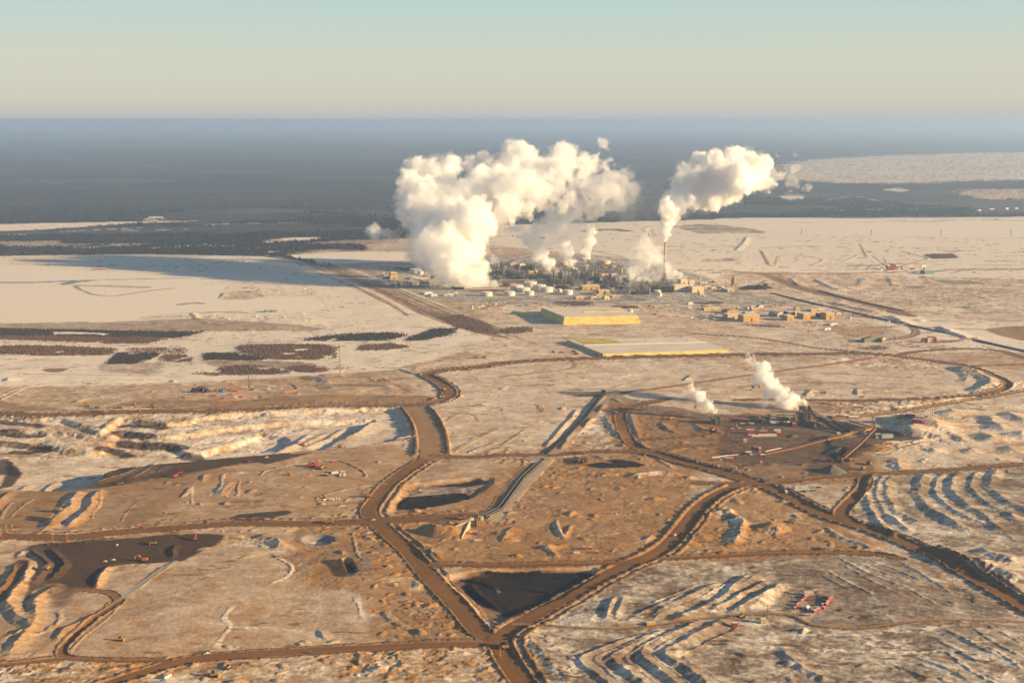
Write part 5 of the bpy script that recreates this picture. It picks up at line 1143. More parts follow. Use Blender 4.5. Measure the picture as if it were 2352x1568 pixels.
# tan shed group left of plume
hall(tN1, 380, 530, 475, 55, 'mustard hall left of the great plume, nearer one', depth=30); hall(tN1, 395, 520, 418, 62, 'mustard hall left of the great plume, behind the nearer one', depth=30); hall(tN1, 265, 370, 465, 52, 'olive annex beside the mustard halls', 'olive', 20); hall(tN1, 245, 288, 400, 45, 'slim sunlit tan tower of the mustard halls', 'tan', 10)
hall(tN1, 600, 840, 320, 68, 'dark low hall under the drifting steam', 'steel', 40); hall(tN1, 490, 600, 285, 40, 'dim blue grey shed behind the dark hall', 'steel', 30); hall(tN1, 735, 1100, 470, 22, 'snow covered flat deck before the shaded tanks', 'grey', 60)
for k, (x0, x1, yb, hp) in enumerate(((990, 1160, 740, 42), (1110, 1235, 772, 32), (1340, 1510, 775, 40), (1500, 1600, 740, 35))):
    hall(tN1, x0, x1, yb, hp, 'pale green gabled warehouse, %s from the left, by the corridor' % ORD[k], 'palegreen', 30, 'gable', rz=.5 if k < 2 else .1)
hall(tN1, 540, 905, 560, 18, 'low pipe shelter glowing pale, left of the great plume', 'cream', 12); hall(tN1, 1080, 1420, 600, 30, 'long white low store left of the cooling tower', 'white', 20); hall(tN1, 1535, 1700, 655, 45, 'dark low hall left of the cooling tower', 'dark', 40); hall(tN1, 540, 590, 525, 40, 'dim grey hut by the pipe bridge', 'grey', 10)
# cooling tower bank
def cooling_bank():
    f = tN1; s = mpp(f, 2090, 690); p = at(f, 1860, 695); L = (2330 - 1860) * s; h = 62 * s
    r = empty('cooling_tower', p, .05); tag(r, 'long brown cooling tower bank with a row of steaming fan stacks', 'cooling tower')
    MB().box(0, 0, -1, L, 24, h * .72).build('louvre_wall', M['rust'], r); MB().box(-.5, -.5, h * .73, L + .5, 24.5, h * .9).build('fan_deck', M['white'], r)
    for k in range(9):
        x = L * (k + .5) / 9; c = MB().cyl(x, 12, h * .9, h * 1.22, 6.2, 5.2, 16).build('fan_stack', M['grey'], r)
    for k in range(10): MB().box(L * k / 9.2, -.3, -1, L * k / 9.2 + .8, -.02, h * .72).build('pillar', M['steel'], r)
cooling_bank()
# chimney
def chimney(f, x, yb, ytop, rpx, label, m='chimney', taper=.75, group=None):
    s = mpp(f, x, yb); p = at(f, x, yb); h = (yb - ytop) * s
    r = empty('chimney', p); tag(r, label, 'chimney', group)
    MB().cyl(0, 0, -1, h, rpx * s, rpx * s * taper, 20).build('shaft', M[m], r); MB().cyl(0, 0, h - 3, h + .6, rpx * s * taper + .4, n=20).build('rim', M['steel'], r)
    MB().cyl(0, 0, h * .62, h * .62 + 1.2, rpx * s * (1 - (1 - taper) * .62) + .9, n=20).build('gallery', M['grey'], r)
chimney(tB, 570, 1300, 985, 10.5, 'tall slim grey chimney under the right-hand plume')
chimney(tN3, 1690, 555, 365, 9, 'slim white chimney right of the boiler house', 'white', .8); chimney(tN3, 590, 720, 615, 12, 'short cream stack among the thin columns, left one', 'cream', .9); chimney(tN3, 785, 725, 610, 11, 'short grey stack among the thin columns, right one', 'chimney', .9)
chimney(tN1, 2167, 340, 200, 12, 'olive stack beside the foot of the great plume', 'olive', .9); chimney(tN2, 1633, 415, 305, 13, 'banded cream stack under the twin plumes, left one', 'cream', .95); chimney(tN2, 1737, 430, 335, 10, 'cream stack under the twin plumes, right one', 'cream', .95); chimney(tN2, 1292, 280, 195, 9, 'dark stack behind the red framed tower', 'steel', .9)
def flare(f, x, yb, ytop, label, m='rust', w=.9, flame=False):
    o = mast('flare_stack', f, x, yb, yb - ytop, label, 'flare stack', w, m); h = (yb - ytop) * mpp(f, x, yb)
    MB().cyl(0, 0, h - 4, h + 1, w * 1.3, n=10).build('tip', M['steel'], o)
    if flame:
        fm = mat('flame', (1, .3, .15), 1); b = fm.node_tree.nodes['Principled BSDF']; b.inputs['Emission Color'].default_value = (1, .30, .16, 1); b.inputs['Emission Strength'].default_value = 3
        MB().dome(0, 0, h + 1, 2.6, 6, 10).build('flame', fm, o)
flare(tN1, 372, 612, 165, 'tall thin flare stack left of the great plume', 'steel', 1.4); flare(tN3, 1532, 885, 585, 'red tipped flare before the boiler house', 'rust', 1.1, True); flare(tN2, 1900, 960, 690, 'thin mast before the gabled mustard shed', 'rust', .8); flare(tN3, 203, 930, 660, 'thin mast before the mustard shed at the left of the thin columns', 'rust', .8)
flare(tN3, 2130, 620, 345, 'reddish mast before the mustard silo', 'rust', .9); flare(tN3, 1603, 490, 320, 'faint mast left of the slim white chimney', 'rust', .7)
# mustard silo
def silo():
    f = tN3; p = at(f, 2292, 605); s = mpp(f, 2292, 605); r = empty('silo', p); tag(r, 'tall mustard silo on legs with a thin stack on top', 'silo')
    MB().cyl(0, 10, 62 * s, 160 * s, 30 * s, n=20).build('bin', M['mustard'], r); MB().cyl(0, 10, 160 * s, 200 * s, 12 * s, n=14).build('stack', M['mustard'], r); MB().cyl(0, 10, 40 * s, 62 * s, 8 * s, 30 * s, 20).build('hopper', M['mustard'], r)
    MB().box(-45 * s, 4, 0, -32 * s, 16, 140 * s).build('lift_shaft', M['olive'], r)
    for a in (-1, 1):
        for b in (0, 20): MB().box(a * 26 * s - 1, b - 1, -1, a * 26 * s + 1, b + 1, 62 * s).build('leg', M['tan'], r)
    MB().box(-34 * s, -.5, 50 * s, 34 * s, 21, 62 * s).build('ring_beam', M['mustard'], r)
silo()
def coal_heap():
    p = at(tB, 1370, 1345); r = empty('loading_tower', p); tag(r, 'dark loading tower standing in the black heap', 'tower'); s = mpp(tB, 1370, 1345)
    MB().box(-6, -4, -1, 6, 4, 40 * s * .8).build('frame', M['steel'], r); MB().box(-9, -5, 40 * s * .8, 9, 5, 52 * s).build('head_house', M['dark'], r); MB().bar((0, 0, 40), (-70, -8, 6), 3).build('chute', M['steel'], r)
coal_heap()
# process columns and blocks
def column(f, x, yb, hpx, rpx, label, m='steel', group=None):
    p = at(f, x, yb); s = mpp(f, x, yb); h = hpx * s; r_ = rpx * s
    r = empty('process_column', p); tag(r, label, 'process column', group)
    MB().cyl(0, 0, -1, h, r_, n=12).build('shell', M[m], r); MB().dome(0, 0, h, r_, r_ * .8, 12, 3).build('head', M[m], r)
    for k in (.35, .65, .92): MB().cyl(0, 0, h * k, h * k + .9, r_ + 1.5, n=12).build('platform', M['rust'], r)
    MB().bar((r_ + .8, 0, 0), (r_ + .8, 0, h), .7).build('riser_pipe', M['pipe'], r)
    return r
CG = 'process columns of the works'
for k, (x, yb, hp, rp, m) in enumerate(((285, 420, 160, 9, 'steel'), (322, 410, 175, 13, 'grey'), (240, 260, 90, 9, 'steel'), (858, 345, 65, 9, 'white'), (1140, 470, 80, 8, 'rust'), (1190, 510, 130, 8, 'rust'), (1395, 520, 210, 9, 'tan'), (1470, 515, 100, 9, 'cream'), (1545, 540, 90, 12, 'tan'), (1605, 420, 110, 8, 'steel'),
        (1765, 430, 90, 10, 'steel'), (1815, 440, 110, 7, 'rust'), (1875, 440, 100, 12, 'grey'), (1912, 450, 95, 14, 'grey'), (1948, 455, 160, 8, 'rust'), (1998, 455, 110, 7, 'steel'), (2203, 500, 130, 8, 'dark'))):
    column(tN2, x, yb, hp, rp, '%s process column, %s from the left across the pipe maze' % ({'steel': 'dark', 'grey': 'stout grey', 'white': 'white', 'rust': 'slender rusty', 'tan': 'tan', 'cream': 'cream', 'dark': 'black'}[m], ORD[k]), m, CG)
for k, (x, yb, hp, rp, m) in enumerate(((285, 400, 110, 14, 'cream'), (85, 530, 145, 9, 'dark'), (425, 735, 60, 14, 'pipe'), (525, 720, 130, 9, 'steel'), (600, 740, 40, 10, 'grey'))):
    column(tN3, x, yb, hp, rp, '%s column, %s from the left in the thin group beside the steam wisps' % ({'cream': 'banded cream', 'dark': 'black', 'pipe': 'pale stubby', 'steel': 'dark', 'grey': 'grey'}[m], ORD[k]), m, CG)
def unit(f, x0, x1, yb, hpx, label, seed, depth=40, m='dark', group='process blocks of the works'):
    rg = random.Random(seed); xc = (x0 + x1) / 2; s = mpp(f, xc, yb); w = (x1 - x0) * s; h = hpx * s; p = at(f, xc, yb)
    r = empty('process_block', p, .05); tag(r, label, 'process plant', group); W = w / 2
    fr = MB(); nx = max(2, int(w / 9)); nz = max(2, int(h / 6))
    for i in range(nx + 1):
        for y in (0, depth * .5, depth): fr.bar((-W + w * i / nx, y, -1), (-W + w * i / nx, y, h * (1 if (i + int(y)) % 3 else .8)), .8)
    for k in range(1, nz + 1):
        z = h * k / nz * .98
        for y in (0, depth * .5, depth): fr.bar((-W, y, z), (W, y, z), .6)
    fr.build('steel_frame', M['steel'], r)
    fl = MB()
    for k in range(nz):
        a = -W + rg.random() * w * .3; b = W - rg.random() * w * .3; fl.box(a, 2, h * k / nz, b, depth - 2, h * k / nz + .8)
    fl.build('deck', M[m], r)
    for k in range(max(3, int(w / 14))):
        x = -W + rg.random() * w; y = depth * rg.random(); hh_ = h * rg.uniform(.35, .95); q = rg.uniform(1.6, 3.8)
        if rg.random() < .55: MB().cyl(x, y, 0, hh_, q, n=10).build('vessel', M[rg.choice(['steel', 'grey', 'dark', 'rust', 'pipe'])], r)
        else: MB().box(x - q * 2.2, y - q, hh_ * .3, x + q * 2.2, y + q, hh_ * .3 + q * 1.8).build('equipment_box', M[rg.choice(['dark', 'steel', 'grey', 'dark', 'tan'])], r)
    pp = MB()
    for k in range(5): z = h * rg.uniform(.2, .9); y = rg.uniform(0, depth); pp.tube((-W, y, z), (W, y, z), .6, 6)
    pp.build('pipe_run', M['pipe'], r)
for k, (x0, x1, yb, hp, lb) in enumerate(((80, 300, 400, 110, 'dark plant block at the left end of the pipe maze, beside the great plume'), (330, 470, 420, 130, 'dark plant block with a tangled top, right of the two leftmost columns'), (455, 610, 500, 115, 'plant block with a stack of white decks, behind the rust red tank'), (610, 720, 320, 80, 'dark coker frame behind the mustard blocks'), (690, 830, 330, 125, 'brown high frame in the middle of the maze'),
        (600, 860, 480, 90, 'dark plant block under the sloping conveyor'), (860, 1130, 470, 95, 'dark plant block behind the middle white tanks'), (900, 1180, 600, 90, 'black plant block just behind the right white tanks'), (1150, 1290, 560, 110, 'dark plant block left of the red framed tower'), (1285, 1350, 470, 125, 'tower of brown frames and a white cap, mid maze'), (1180, 1480, 640, 80, 'black plant block behind the domed tank'),
        (1350, 1480, 560, 90, 'dark plant block right of the red framed tower'), (1480, 1700, 590, 100, 'smoky dark plant block left of the mustard shed'), (1500, 1640, 330, 45, 'tangled dark plant under the twin plumes'), (1640, 1860, 470, 110, 'dark plant block under the rightmost jet'), (1860, 2060, 520, 95, 'dark plant block below the pair of stout columns'), (2050, 2230, 580, 90, 'dark plant block left of the black column'), (2160, 2352, 650, 110, 'black plant block right of the mustard shed'))):
    unit(tN2, x0, x1, yb, hp, lb, 300 + k, 45)
for k, (x0, x1, yb, hp, lb) in enumerate(((20, 180, 600, 130, 'black plant block below the wide tan block'), (230, 400, 480, 110, 'brown plant block beside the banded cream column'), (180, 430, 640, 70, 'smoky plant block behind the thin columns'), (440, 540, 735, 80, 'black cube shaped plant block among the thin columns'), (620, 780, 740, 75, 'low dark plant block between the two short stacks'), (800, 1000, 690, 100, 'dark plant block behind the squat white tank'), (960, 1235, 710, 135, 'great dark plant block left of the boiler house'), (1090, 1230, 640, 60, 'blue grey plant block against the boiler house'))):
    unit(tN3, x0, x1, yb, hp, lb, 400 + k, 45)
for k, (x0, x1, yb, hp, lb) in enumerate(((610, 780, 620, 95, 'dark frame left of the pipe bridge, far left of the works'), (900, 1070, 610, 110, 'dark frame at the middle of the pipe bridge'), (390, 460, 612, 60, 'small dark block at the foot of the tall flare'), (505, 560, 612, 90, 'thin dark frame right of the tall flare'))):
    unit(tN1, x0, x1, yb, hp, lb, 500 + k, 20)
def pipe_rack(f, pts, hpx, label, n=14, m='pipe', w=5, both=None):
    P = [at(f, *q) for q in pts]; s = mpp(f, *pts[0]); h = hpx * s
    r = empty('pipe_rack', P[0]); tag(r, label, 'pipe rack'); o = P[0]
    tot = sum((P[i + 1] - P[i]).length for i in range(len(P) - 1)); acc = 0
    for i in range(len(P) - 1):
        a, b = P[i] - o, P[i + 1] - o; L = (b - a).length; d = (b - a) / L; u = Vector((-d.y, d.x, 0)) * w * .5
        k_ = max(1, int(n * L / tot)); mb = MB()
        for q in (-1, -.3, .4, 1): mb.tube(a + u * q + Vector((0, 0, h)), b + u * q + Vector((0, 0, h)), .9, 6)
        mb.build('pipe_run', M[m], r)
        for k in range(k_ + 1):
            c = a.lerp(b, k / k_); t = MB().bar(c - u + Vector((0, 0, -2)), c - u + Vector((0, 0, h)), .8).bar(c + u + Vector((0, 0, -2)), c + u + Vector((0, 0, h)), .8).bar(c - u + Vector((0, 0, h - .8)), c + u + Vector((0, 0, h - .8)), .8); t.build('trestle', M['steel'], r)
pipe_rack(tN2, ((200, 525), (480, 525), (950, 512), (1300, 505)), 40, 'silver pipe run crossing the works behind the white tanks'); pipe_rack(tN2, ((480, 350), (700, 355), (940, 345)), 30, 'silver pipe run high at the back of the maze'); pipe_rack(tN2, ((1350, 500), (1600, 500), (1860, 500)), 30, 'silver pipe run left of the black column'); pipe_rack(tN2, ((1960, 600), (2180, 620)), 50, 'pipe bridge behind the long mustard shed')
pipe_rack(tN1, ((560, 600), (700, 600), (920, 600), (1390, 600)), 65, 'long dark pipe bridge left of the cooling tower', 12, 'steel'); pipe_rack(tN1, ((735, 480), (960, 560), (1060, 590)), 45, 'dark sloping pipe bridge before the shaded tanks', 8, 'steel'); pipe_rack(tN3, ((320, 770), (480, 810), (660, 860)), 20, 'dark diagonal pipe bridge before the thin columns', 10, 'steel')
pipe_rack(tN3, ((230, 915), (620, 905), (1000, 895), (1280, 885)), 22, 'long pale pipe run on the open yard behind the sulphur block', 18); pipe_rack(tN3, ((1770, 565), (2000, 560), (2250, 555)), 8, 'low pipe run between the slotted hall and the silo', 8)
pipe_rack(tN2, ((490, 420), (720, 450), (950, 490)), 60, 'inclined conveyor bridge sloping across the maze', 8, 'steel', 7)
# halls right of the sulphur blocks
HG = 'mustard halls right of the sulphur blocks'
for x0, x1, yb, hp, lb, m, d, kw in ((660, 935, 355, 95, 'big mustard hall with a ladder on its front, nearest of the halls', 'mustard', 40, {}), (430, 640, 318, 72, 'brown hall beside the big laddered hall', 'tan', 40, {}), (425, 585, 243, 62, 'mustard hall with a rounded roof, left of the halls', 'mustard', 45, dict(roof='arch')), (700, 885, 255, 34, 'low mustard hall behind the big laddered one', 'mustard', 30, {}),
        (1322, 1440, 340, 72, 'square mustard hall with a teal door, middle of the halls', 'mustard', 40, dict(doorm='teal')), (1560, 1728, 320, 82, 'mustard hall with red doors', 'mustard', 45, dict(doors=2, doorm='red')), (1895, 2048, 325, 98, 'tall mustard hall with a dark recess, rightmost of the halls', 'mustard', 35, {}), (1822, 1895, 300, 62, 'black hall left of the tall rightmost one', 'dark', 35, {}),
        (1175, 1270, 288, 70, 'gabled mustard hall behind the square one', 'mustard', 60, dict(roof='gable')), (1440, 1560, 262, 45, 'long mustard hall behind the red doored one', 'mustard', 35, {}), (1690, 1820, 262, 42, 'mustard wing right of the red doored hall', 'mustard', 30, {}), (2050, 2140, 262, 45, 'gabled tan hall behind the tall rightmost one', 'tan', 40, dict(roof='gable')), (1670, 1900, 205, 32, 'long low mustard shed behind the halls', 'mustard', 25, {}),
        (1450, 1520, 185, 34, 'small mustard block farthest back of the halls', 'mustard', 15, {}), (790, 915, 192, 38, 'low mustard shed with red doors, farther back', 'mustard', 20, dict(doors=2, doorm='red')), (785, 900, 158, 40, 'grey gabled shed, left one of two at the back', 'palegreen', 25, dict(roof='gable')), (900, 975, 160, 48, 'grey gabled shed, right one of two at the back', 'palegreen', 25, dict(roof='gable')), (80, 345, 182, 30, 'long flat mustard store at the left of the halls', 'mustard', 20, {}),
        (1330, 1440, 262, 55, 'dark shed between the halls', 'steel', 30, {}), (1960, 2095, 415, 38, 'pale green gabled store in the front yard', 'palegreen', 20, dict(roof='gable')), (1880, 1990, 482, 28, 'white long trailer building at the front of the yard', 'white', 8, {}), (230, 430, 278, 20, 'low tan shed with a red roof left of the brown hall', 'tan', 12, dict(roofm='rust'))):
    hall(tN5, x0, x1, yb, hp, lb, m, d, group=HG, rz=.36, **kw)
hall(tQ6, 265, 505, 1190, 62, 'long dark green shed with a mustard end', 'olive', 22, 'gable', 'olive', 0); hall(tQ6, 507, 560, 1195, 62, 'sunlit mustard end of the long green shed', 'mustard', 20, 'gable'); hall(tQ6, 1050, 1200, 308, 45, 'teal shed on the brown road by the dragline', 'teal', 35, doors=0); hall(tQ6, 1020, 1080, 215, 22, 'white cabin beyond the teal shed', 'white', 8)
hall(tQ6, 1560, 1610, 745, 20, 'brown hut by the thin orange chimney', 'rust', 8); hall(tQ6, 1640, 1700, 748, 20, 'dark low hut right of the thin orange chimney', 'olive', 8); chimney(tQ6, 1650, 740, 690, 3.5, 'thin orange chimney on the right-hand plain', 'orange', .9)
hall(tC, 1975, 2060, 952, 20, 'green grey shed alone on the left-hand ice edge', 'green', 20); hall(tC, 270, 300, 466, 14, 'sunlit white dome hut in the far left clearing', 'white', 30, 'arch'); hall(tC, 700, 790, 636, 12, 'dark small machinery hut on the left plain', 'rust', 15)
for k, (x0, x1, yb, hp) in enumerate(((1590, 1620, 592, 12), (1680, 1720, 580, 6), (1800, 1822, 580, 14), (1870, 1895, 575, 8))): hall(tD, x0, x1, yb, hp, '%s tiny white building from the left by the dark far bank' % ORD[k], 'white', 20, group='far bank buildings')
# ------------------------------------------------------------------ conveyors
def conveyor(pts, label, w=6, m='steel', leg=30, hood=None, cat_='conveyor', legm='steel', dk=2.2):
    """pts: (tile, x, y, metres above ground) from one end to the other"""
    P = [at_z(f, x, y, h) for f, x, y, h in pts]; o = P[0].copy(); o.z = float(hgt(o.x, o.y))
    r = empty('conveyor', o); tag(r, label, cat_)
    for i in range(len(P) - 1):
        a, b = P[i] - o, P[i + 1] - o; d = (b - a); L = d.length; d = d / L; u = Vector((-d.y, d.x, 0)).normalized() * w * .5; up = Vector((0, 0, dk))
        def q(c, side, z): return c + u * side + Vector((0, 0, z))
        MB()._a([q(a, -1, -dk), q(a, 1, -dk), q(a, 1, 0), q(a, -1, 0), q(b, -1, -dk), q(b, 1, -dk), q(b, 1, 0), q(b, -1, 0)], [(3, 2, 1, 0), (4, 5, 6, 7), (0, 1, 5, 4), (1, 2, 6, 5), (2, 3, 7, 6), (3, 0, 4, 7)]).build('gallery', M[m], r)
        MB()._a([q(a, -.55, .05), q(a, .55, .05), q(b, .55, .05), q(b, -.55, .05), q(a, -.45, .5), q(a, .45, .5), q(b, .45, .5), q(b, -.45, .5)], [(3, 2, 1, 0), (4, 5, 6, 7), (0, 1, 5, 4), (1, 2, 6, 5), (2, 3, 7, 6), (3, 0, 4, 7)]).build('belt', M['black'], r)
        if hood: 
            for sd in (-1, 1): MB().bar(q(a, sd, 1.2), q(b, sd, 1.2), .5).build('handrail', M[hood], r)
        n = int(L / leg)
        for k in range(n + 1):
            c = a.lerp(b, (k + .5) / (n + 1)); g = float(hgt(c.x + o.x, c.y + o.y)) - o.z
            if c.z - dk - g < .8: continue
            MB().bar(c - u + Vector((0, 0, -dk)), Vector((c.x, c.y, g - 1)) - u * 1.3, .6).bar(c + u + Vector((0, 0, -dk)), Vector((c.x, c.y, g - 1)) + u * 1.3, .6).build('trestle', M[legm], r)
    return r
conveyor([(tH, 905, 695, 4), (tH, 760, 890, 3), (tH, 560, 1090, 3), (tH, 405, 1218, 3)], 'long black overland conveyor running down to the concrete underpass', 9, 'dark')
conveyor([(tH, 362, 1292, 3), (tH, 200, 1440, 3), (tG, 2352, 1360, 3), (tG, 2205, 1432, 4)], 'black conveyor from the underpass down to the dump hopper', 8, 'dark', hood='grey')
conveyor([(tH, 930, 690, 4), (tH, 1400, 645, 3), (tH, 1800, 588, 3), (tI, 140, 492, 3), (tI, 600, 432, 3), (tI, 1040, 368, 3)], 'very long dark conveyor crossing behind the mine plumes to the loop road', 7, 'rust', hood='steel')
conveyor([(tH, 925, 690, 5), (tH, 830, 700, 3), (tH, 700, 705, 2)], 'short black tail conveyor left of the transfer tower', 6, 'dark')
conveyor([(tQ1, 565, 235, 18), (tQ1, 760, 262, 14), (tQ1, 1190, 312, 3)], 'thin rusty conveyor rising left to the lone dark hopper', 5, 'rust', 40)
conveyor([(tQ2, 190, 200, 42), (tQ2, 480, 365, 16), (tQ2, 830, 552, 4)], 'nearer of two black conveyors dropping from the crusher towers', 8, 'steel', 30, legm='dark', dk=4)
conveyor([(tQ2, 330, 190, 44), (tQ2, 620, 368, 16), (tQ2, 915, 528, 4)], 'farther of two black conveyors dropping from the crusher towers', 8, 'steel', 30, legm='dark', dk=4)
conveyor([(tQ1, 1310, 858, 3), (tQ2, 0, 790, 3), (tQ2, 550, 648, 8)], 'low brown conveyor from the red stacker to the yellow boom', 7, 'rust', 40, hood='rust')
conveyor([(tQ2, 550, 648, 9), (tQ2, 800, 585, 18), (tQ2, 1250, 478, 26)], 'yellow inclined boom conveyor ending above the black ore pile', 6, 'yellow', 26, hood='yellow', dk=3)
conveyor([(tQ2, 790, 925, 5), (tQ2, 1050, 700, 16), (tQ2, 1265, 480, 30)], 'rusty inclined conveyor climbing from the feeder to the black ore pile', 6, 'rust', 22, hood='rust', dk=3)
conveyor([(tQ6, 1200, 1192, 3), (tQ6, 1450, 1168, 9), (tQ6, 1745, 1132, 14)], 'rusty conveyor from the red crusher to the dark belt line', 5, 'rust', 24, hood='rust')
conveyor([(tD, 60, 1200, 2), (tD, 400, 1282, 2), (tD, 800, 1372, 2), (tD, 1080, 1430, 2), (tD, 1300, 1482, 2), (tD, 1600, 1552, 2), (tD, 1990, 1640, 2)], 'long black belt line running right from the halls past the white flats', 20, 'black', 60)
conveyor([(tD, 410, 1178, 3), (tD, 640, 1245, 3), (tD, 1050, 1330, 3)], 'thin dark belt line above the brown haul road at the right', 7, 'dark', 60)
conveyor([(tQ2, 880, 375, 4), (tQ2, 1200, 465, 4), (tQ2, 1700, 590, 3)], 'thin dark pipeline conveyor along the edge of the blue snow slope', 4, 'rust', 50)
conveyor([(tQ2, 570, 400, 10), (tQ2, 650, 404, 10), (tQ2, 705, 402, 10)], 'short pale gantry over the two black conveyors', 4, 'grey', 12)
def tower(name, f, x0, x1, yb, hpx, label, m, cat_='tower', depth=10, parts=()):
    xc = (x0 + x1) / 2; s = mpp(f, xc, yb); w = (x1 - x0) * s; h = hpx * s; p = at(f, xc, yb); W = w / 2
    r = empty(name, p); tag(r, label, cat_)
    MB().box(-W, 0, -2, W, depth, h).build('casing', M[m], r)
    MB().box(-W - .6, -.6, h * .48, W + .6, depth + .6, h * .52).build('gallery', M['steel'], r); MB().box(-W * .6, -.15, h * .6, W * .6, -.02, h * .8).build('louvre', M['dark'], r)
    fr = MB()
    for a in (-W - .8, W + .8): fr.bar((a, -1, -1), (a, -1, h * .9), .7); fr.bar((a, depth + 1, -1), (a, depth + 1, h * .9), .7)
    fr.bar((-W - .8, -1, 2), (W + .8, -1, h * .45), .5); fr.build('steel_frame', M['steel'], r)
    MB().box(-W * .8, 1, h + .02, W * .8, depth - 1, h + 1).build('roof_unit', M['grey'], r)
    return r
for x0, x1, yb, hp, lb, m in ((1955, 1982, 330, 250, 'left tall mustard tower of the steaming crusher plant', 'mustard'), (2005, 2025, 320, 235, 'dark middle shaft of the steaming crusher plant', 'dark'), (2022, 2050, 318, 230, 'right tall mustard tower of the steaming crusher plant', 'mustard'), (1880, 1912, 322, 155, 'shorter mustard tower left of the tall ones', 'mustard'), (1925, 1955, 325, 130, 'cream stepped tower between the crusher towers', 'cream'), (2060, 2130, 310, 150, 'mustard block behind the crusher towers, by the farther conveyor', 'mustard'),
        (1795, 1885, 322, 75, 'broad mustard house at the left foot of the crusher towers', 'mustard'), (1690, 1728, 330, 45, 'small mustard hut left of the crusher plant', 'mustard'), (1830, 1890, 250, 70, 'dark house wrapped in steam behind the crusher plant', 'steel'), (2190, 2255, 300, 60, 'pale house between the two black conveyors', 'palegreen'), (1870, 1950, 200, 105, 'dark scaffold block at the top of the crusher plant', 'dark'), (2205, 2250, 345, 70, 'dark transfer house on the nearer conveyor', 'dark')):
    tower('crusher_tower', tQ1, x0, x1, yb, hp, lb, m)
tower('hopper_tower', tQ1, 488, 568, 370, 140, 'lone dark olive hopper tower smoking in the mine', 'olive'); tower('hopper_tower', tQ1, 440, 490, 385, 95, 'black lean-to frame beside the lone smoking hopper', 'dark'); tower('hopper_tower', tQ1, 1335, 1395, 300, 90, 'small pale tower with a thin vent, between the two mine plumes', 'grey', depth=5)
tower('shed', tQ1, 1380, 1490, 335, 45, 'low dark machinery house between the mine plumes', 'teal'); tower('shed', tQ1, 1490, 1620, 320, 60, 'dark low plant left of the crusher huts', 'steel'); tower('transfer_tower', tH, 905, 935, 690, 32, 'small dark transfer tower where the long conveyors meet', 'dark', depth=6)
tower('transfer_tower', tQ2, 565, 625, 365, 55, 'dark transfer house on the farther black conveyor', 'dark', depth=8)
# red stacker
def red_stacker():
    f = tQ1; p = at(f, 1185, 890); s = mpp(f, 1185, 890); r = empty('stacker', p); tag(r, 'tall red stacker tower with white cabins, beside the brown conveyor', 'stacker')
    for a in (-28, 30):
        for b in (0, 8): MB().box(a * s - .6, b - .6, -1, a * s + .6, b + .6, 60 * s).build('leg', M['red'], r)
    MB().box(-35 * s, -1, 55 * s, 50 * s, 10, 85 * s).build('lower_deck', M['rust'], r); MB().box(5 * s, -2, 75 * s, 55 * s, 9, 110 * s).build('house', M['red'], r); MB().box(14 * s, -2.4, 112 * s, 48 * s, 7, 132 * s).build('cabin', M['white'], r)
    MB().box(14 * s, -2.5, 62 * s, 52 * s, -.9, 72 * s).build('white_panel', M['white'], r); MB().bar((0, 4, 95 * s), (-105 * s, 6, 128 * s), 2.4).build('boom', M['dark'], r); MB().bar((10 * s, 4, 130 * s), (-70 * s, 5, 140 * s), 1.6).build('top_strut', M['yellow'], r); MB().box(-100 * s, 0, 85 * s, -60 * s, 8, 112 * s).build('counterweight', M['dark'], r)
    MB().box(-160 * s, 2, 28 * s, 0, 5, 38 * s).build('walkway', M['yellow'], r)
red_stacker()
def yellow_drive():
    f = tQ2; p = at_z(f, 715, 650, 2); s = mpp(f, 715, 650); r = empty('drive_house', p); tag(r, 'yellow drive house with a pale tank, astride the yellow boom conveyor', 'machine house')
    MB().box(-55 * s, -3, 0, 75 * s, 8, 12 * s).build('base_frame', M['yellow'], r); MB().box(-40 * s, -2, 12 * s, 40 * s, 7, 50 * s).build('house', M['yellow'], r); MB().box(-22 * s, -2.5, 60 * s, 30 * s, 6, 100 * s).build('tank_cabin', M['palegreen'], r); MB().box(45 * s, -2, 12 * s, 75 * s, 6, 75 * s).build('bracing_tower', M['yellow'], r)
    for a in (-50, 0, 60): MB().box(a * s, -3.2, -4, a * s + 1.2, -2, 2).build('leg', M['yellow'], r)
yellow_drive()
def feeder():
    f = tQ2; p = at(f, 725, 1005); s = mpp(f, 725, 1005); r = empty('feeder_breaker', p); tag(r, 'dark truck hopper at the foot of the rusty conveyor', 'hopper')
    MB().box(-28 * s, 0, -1, 25 * s, 10, 92 * s, -1, -1).build('hopper_body', M['dark'], r); MB().box(-34 * s, -1.5, 60 * s, 32 * s, 0, 66 * s).build('gallery', M['rust'], r); MB().box(35 * s, -2, 0, 70 * s, 4, 55 * s).build('control_cabin', M['rust'], r); MB().bar((25 * s, 4, 40 * s), (90 * s, 12, 45 * s), 3).build('chute', M['rust'], r)
feeder()
def ore_shed():
    f = tQ2; p = at(f, 1450, 640); s = mpp(f, 1450, 640); r = empty('retaining_wall', p); tag(r, 'pale tall wall with dark diagonal braces beside the black ore pile', 'wall')
    MB().box(-85 * s, 0, -2, 85 * s, 5, 62 * s).build('wall_face', M['palegreen'], r); MB().box(-85 * s, -.5, 55 * s, 85 * s, -.05, 60 * s).build('cap_rail', M['concrete'], r); MB().box(-170 * s, 2, -2, -86 * s, 16, 60 * s).build('wing', M['concrete'], r)
    for a in (-150, -115): MB().bar((a * s, 1.5, 5), (a * s + 30 * s, 1.5, 55 * s), 1.2).build('brace', M['green'], r)
ore_shed()
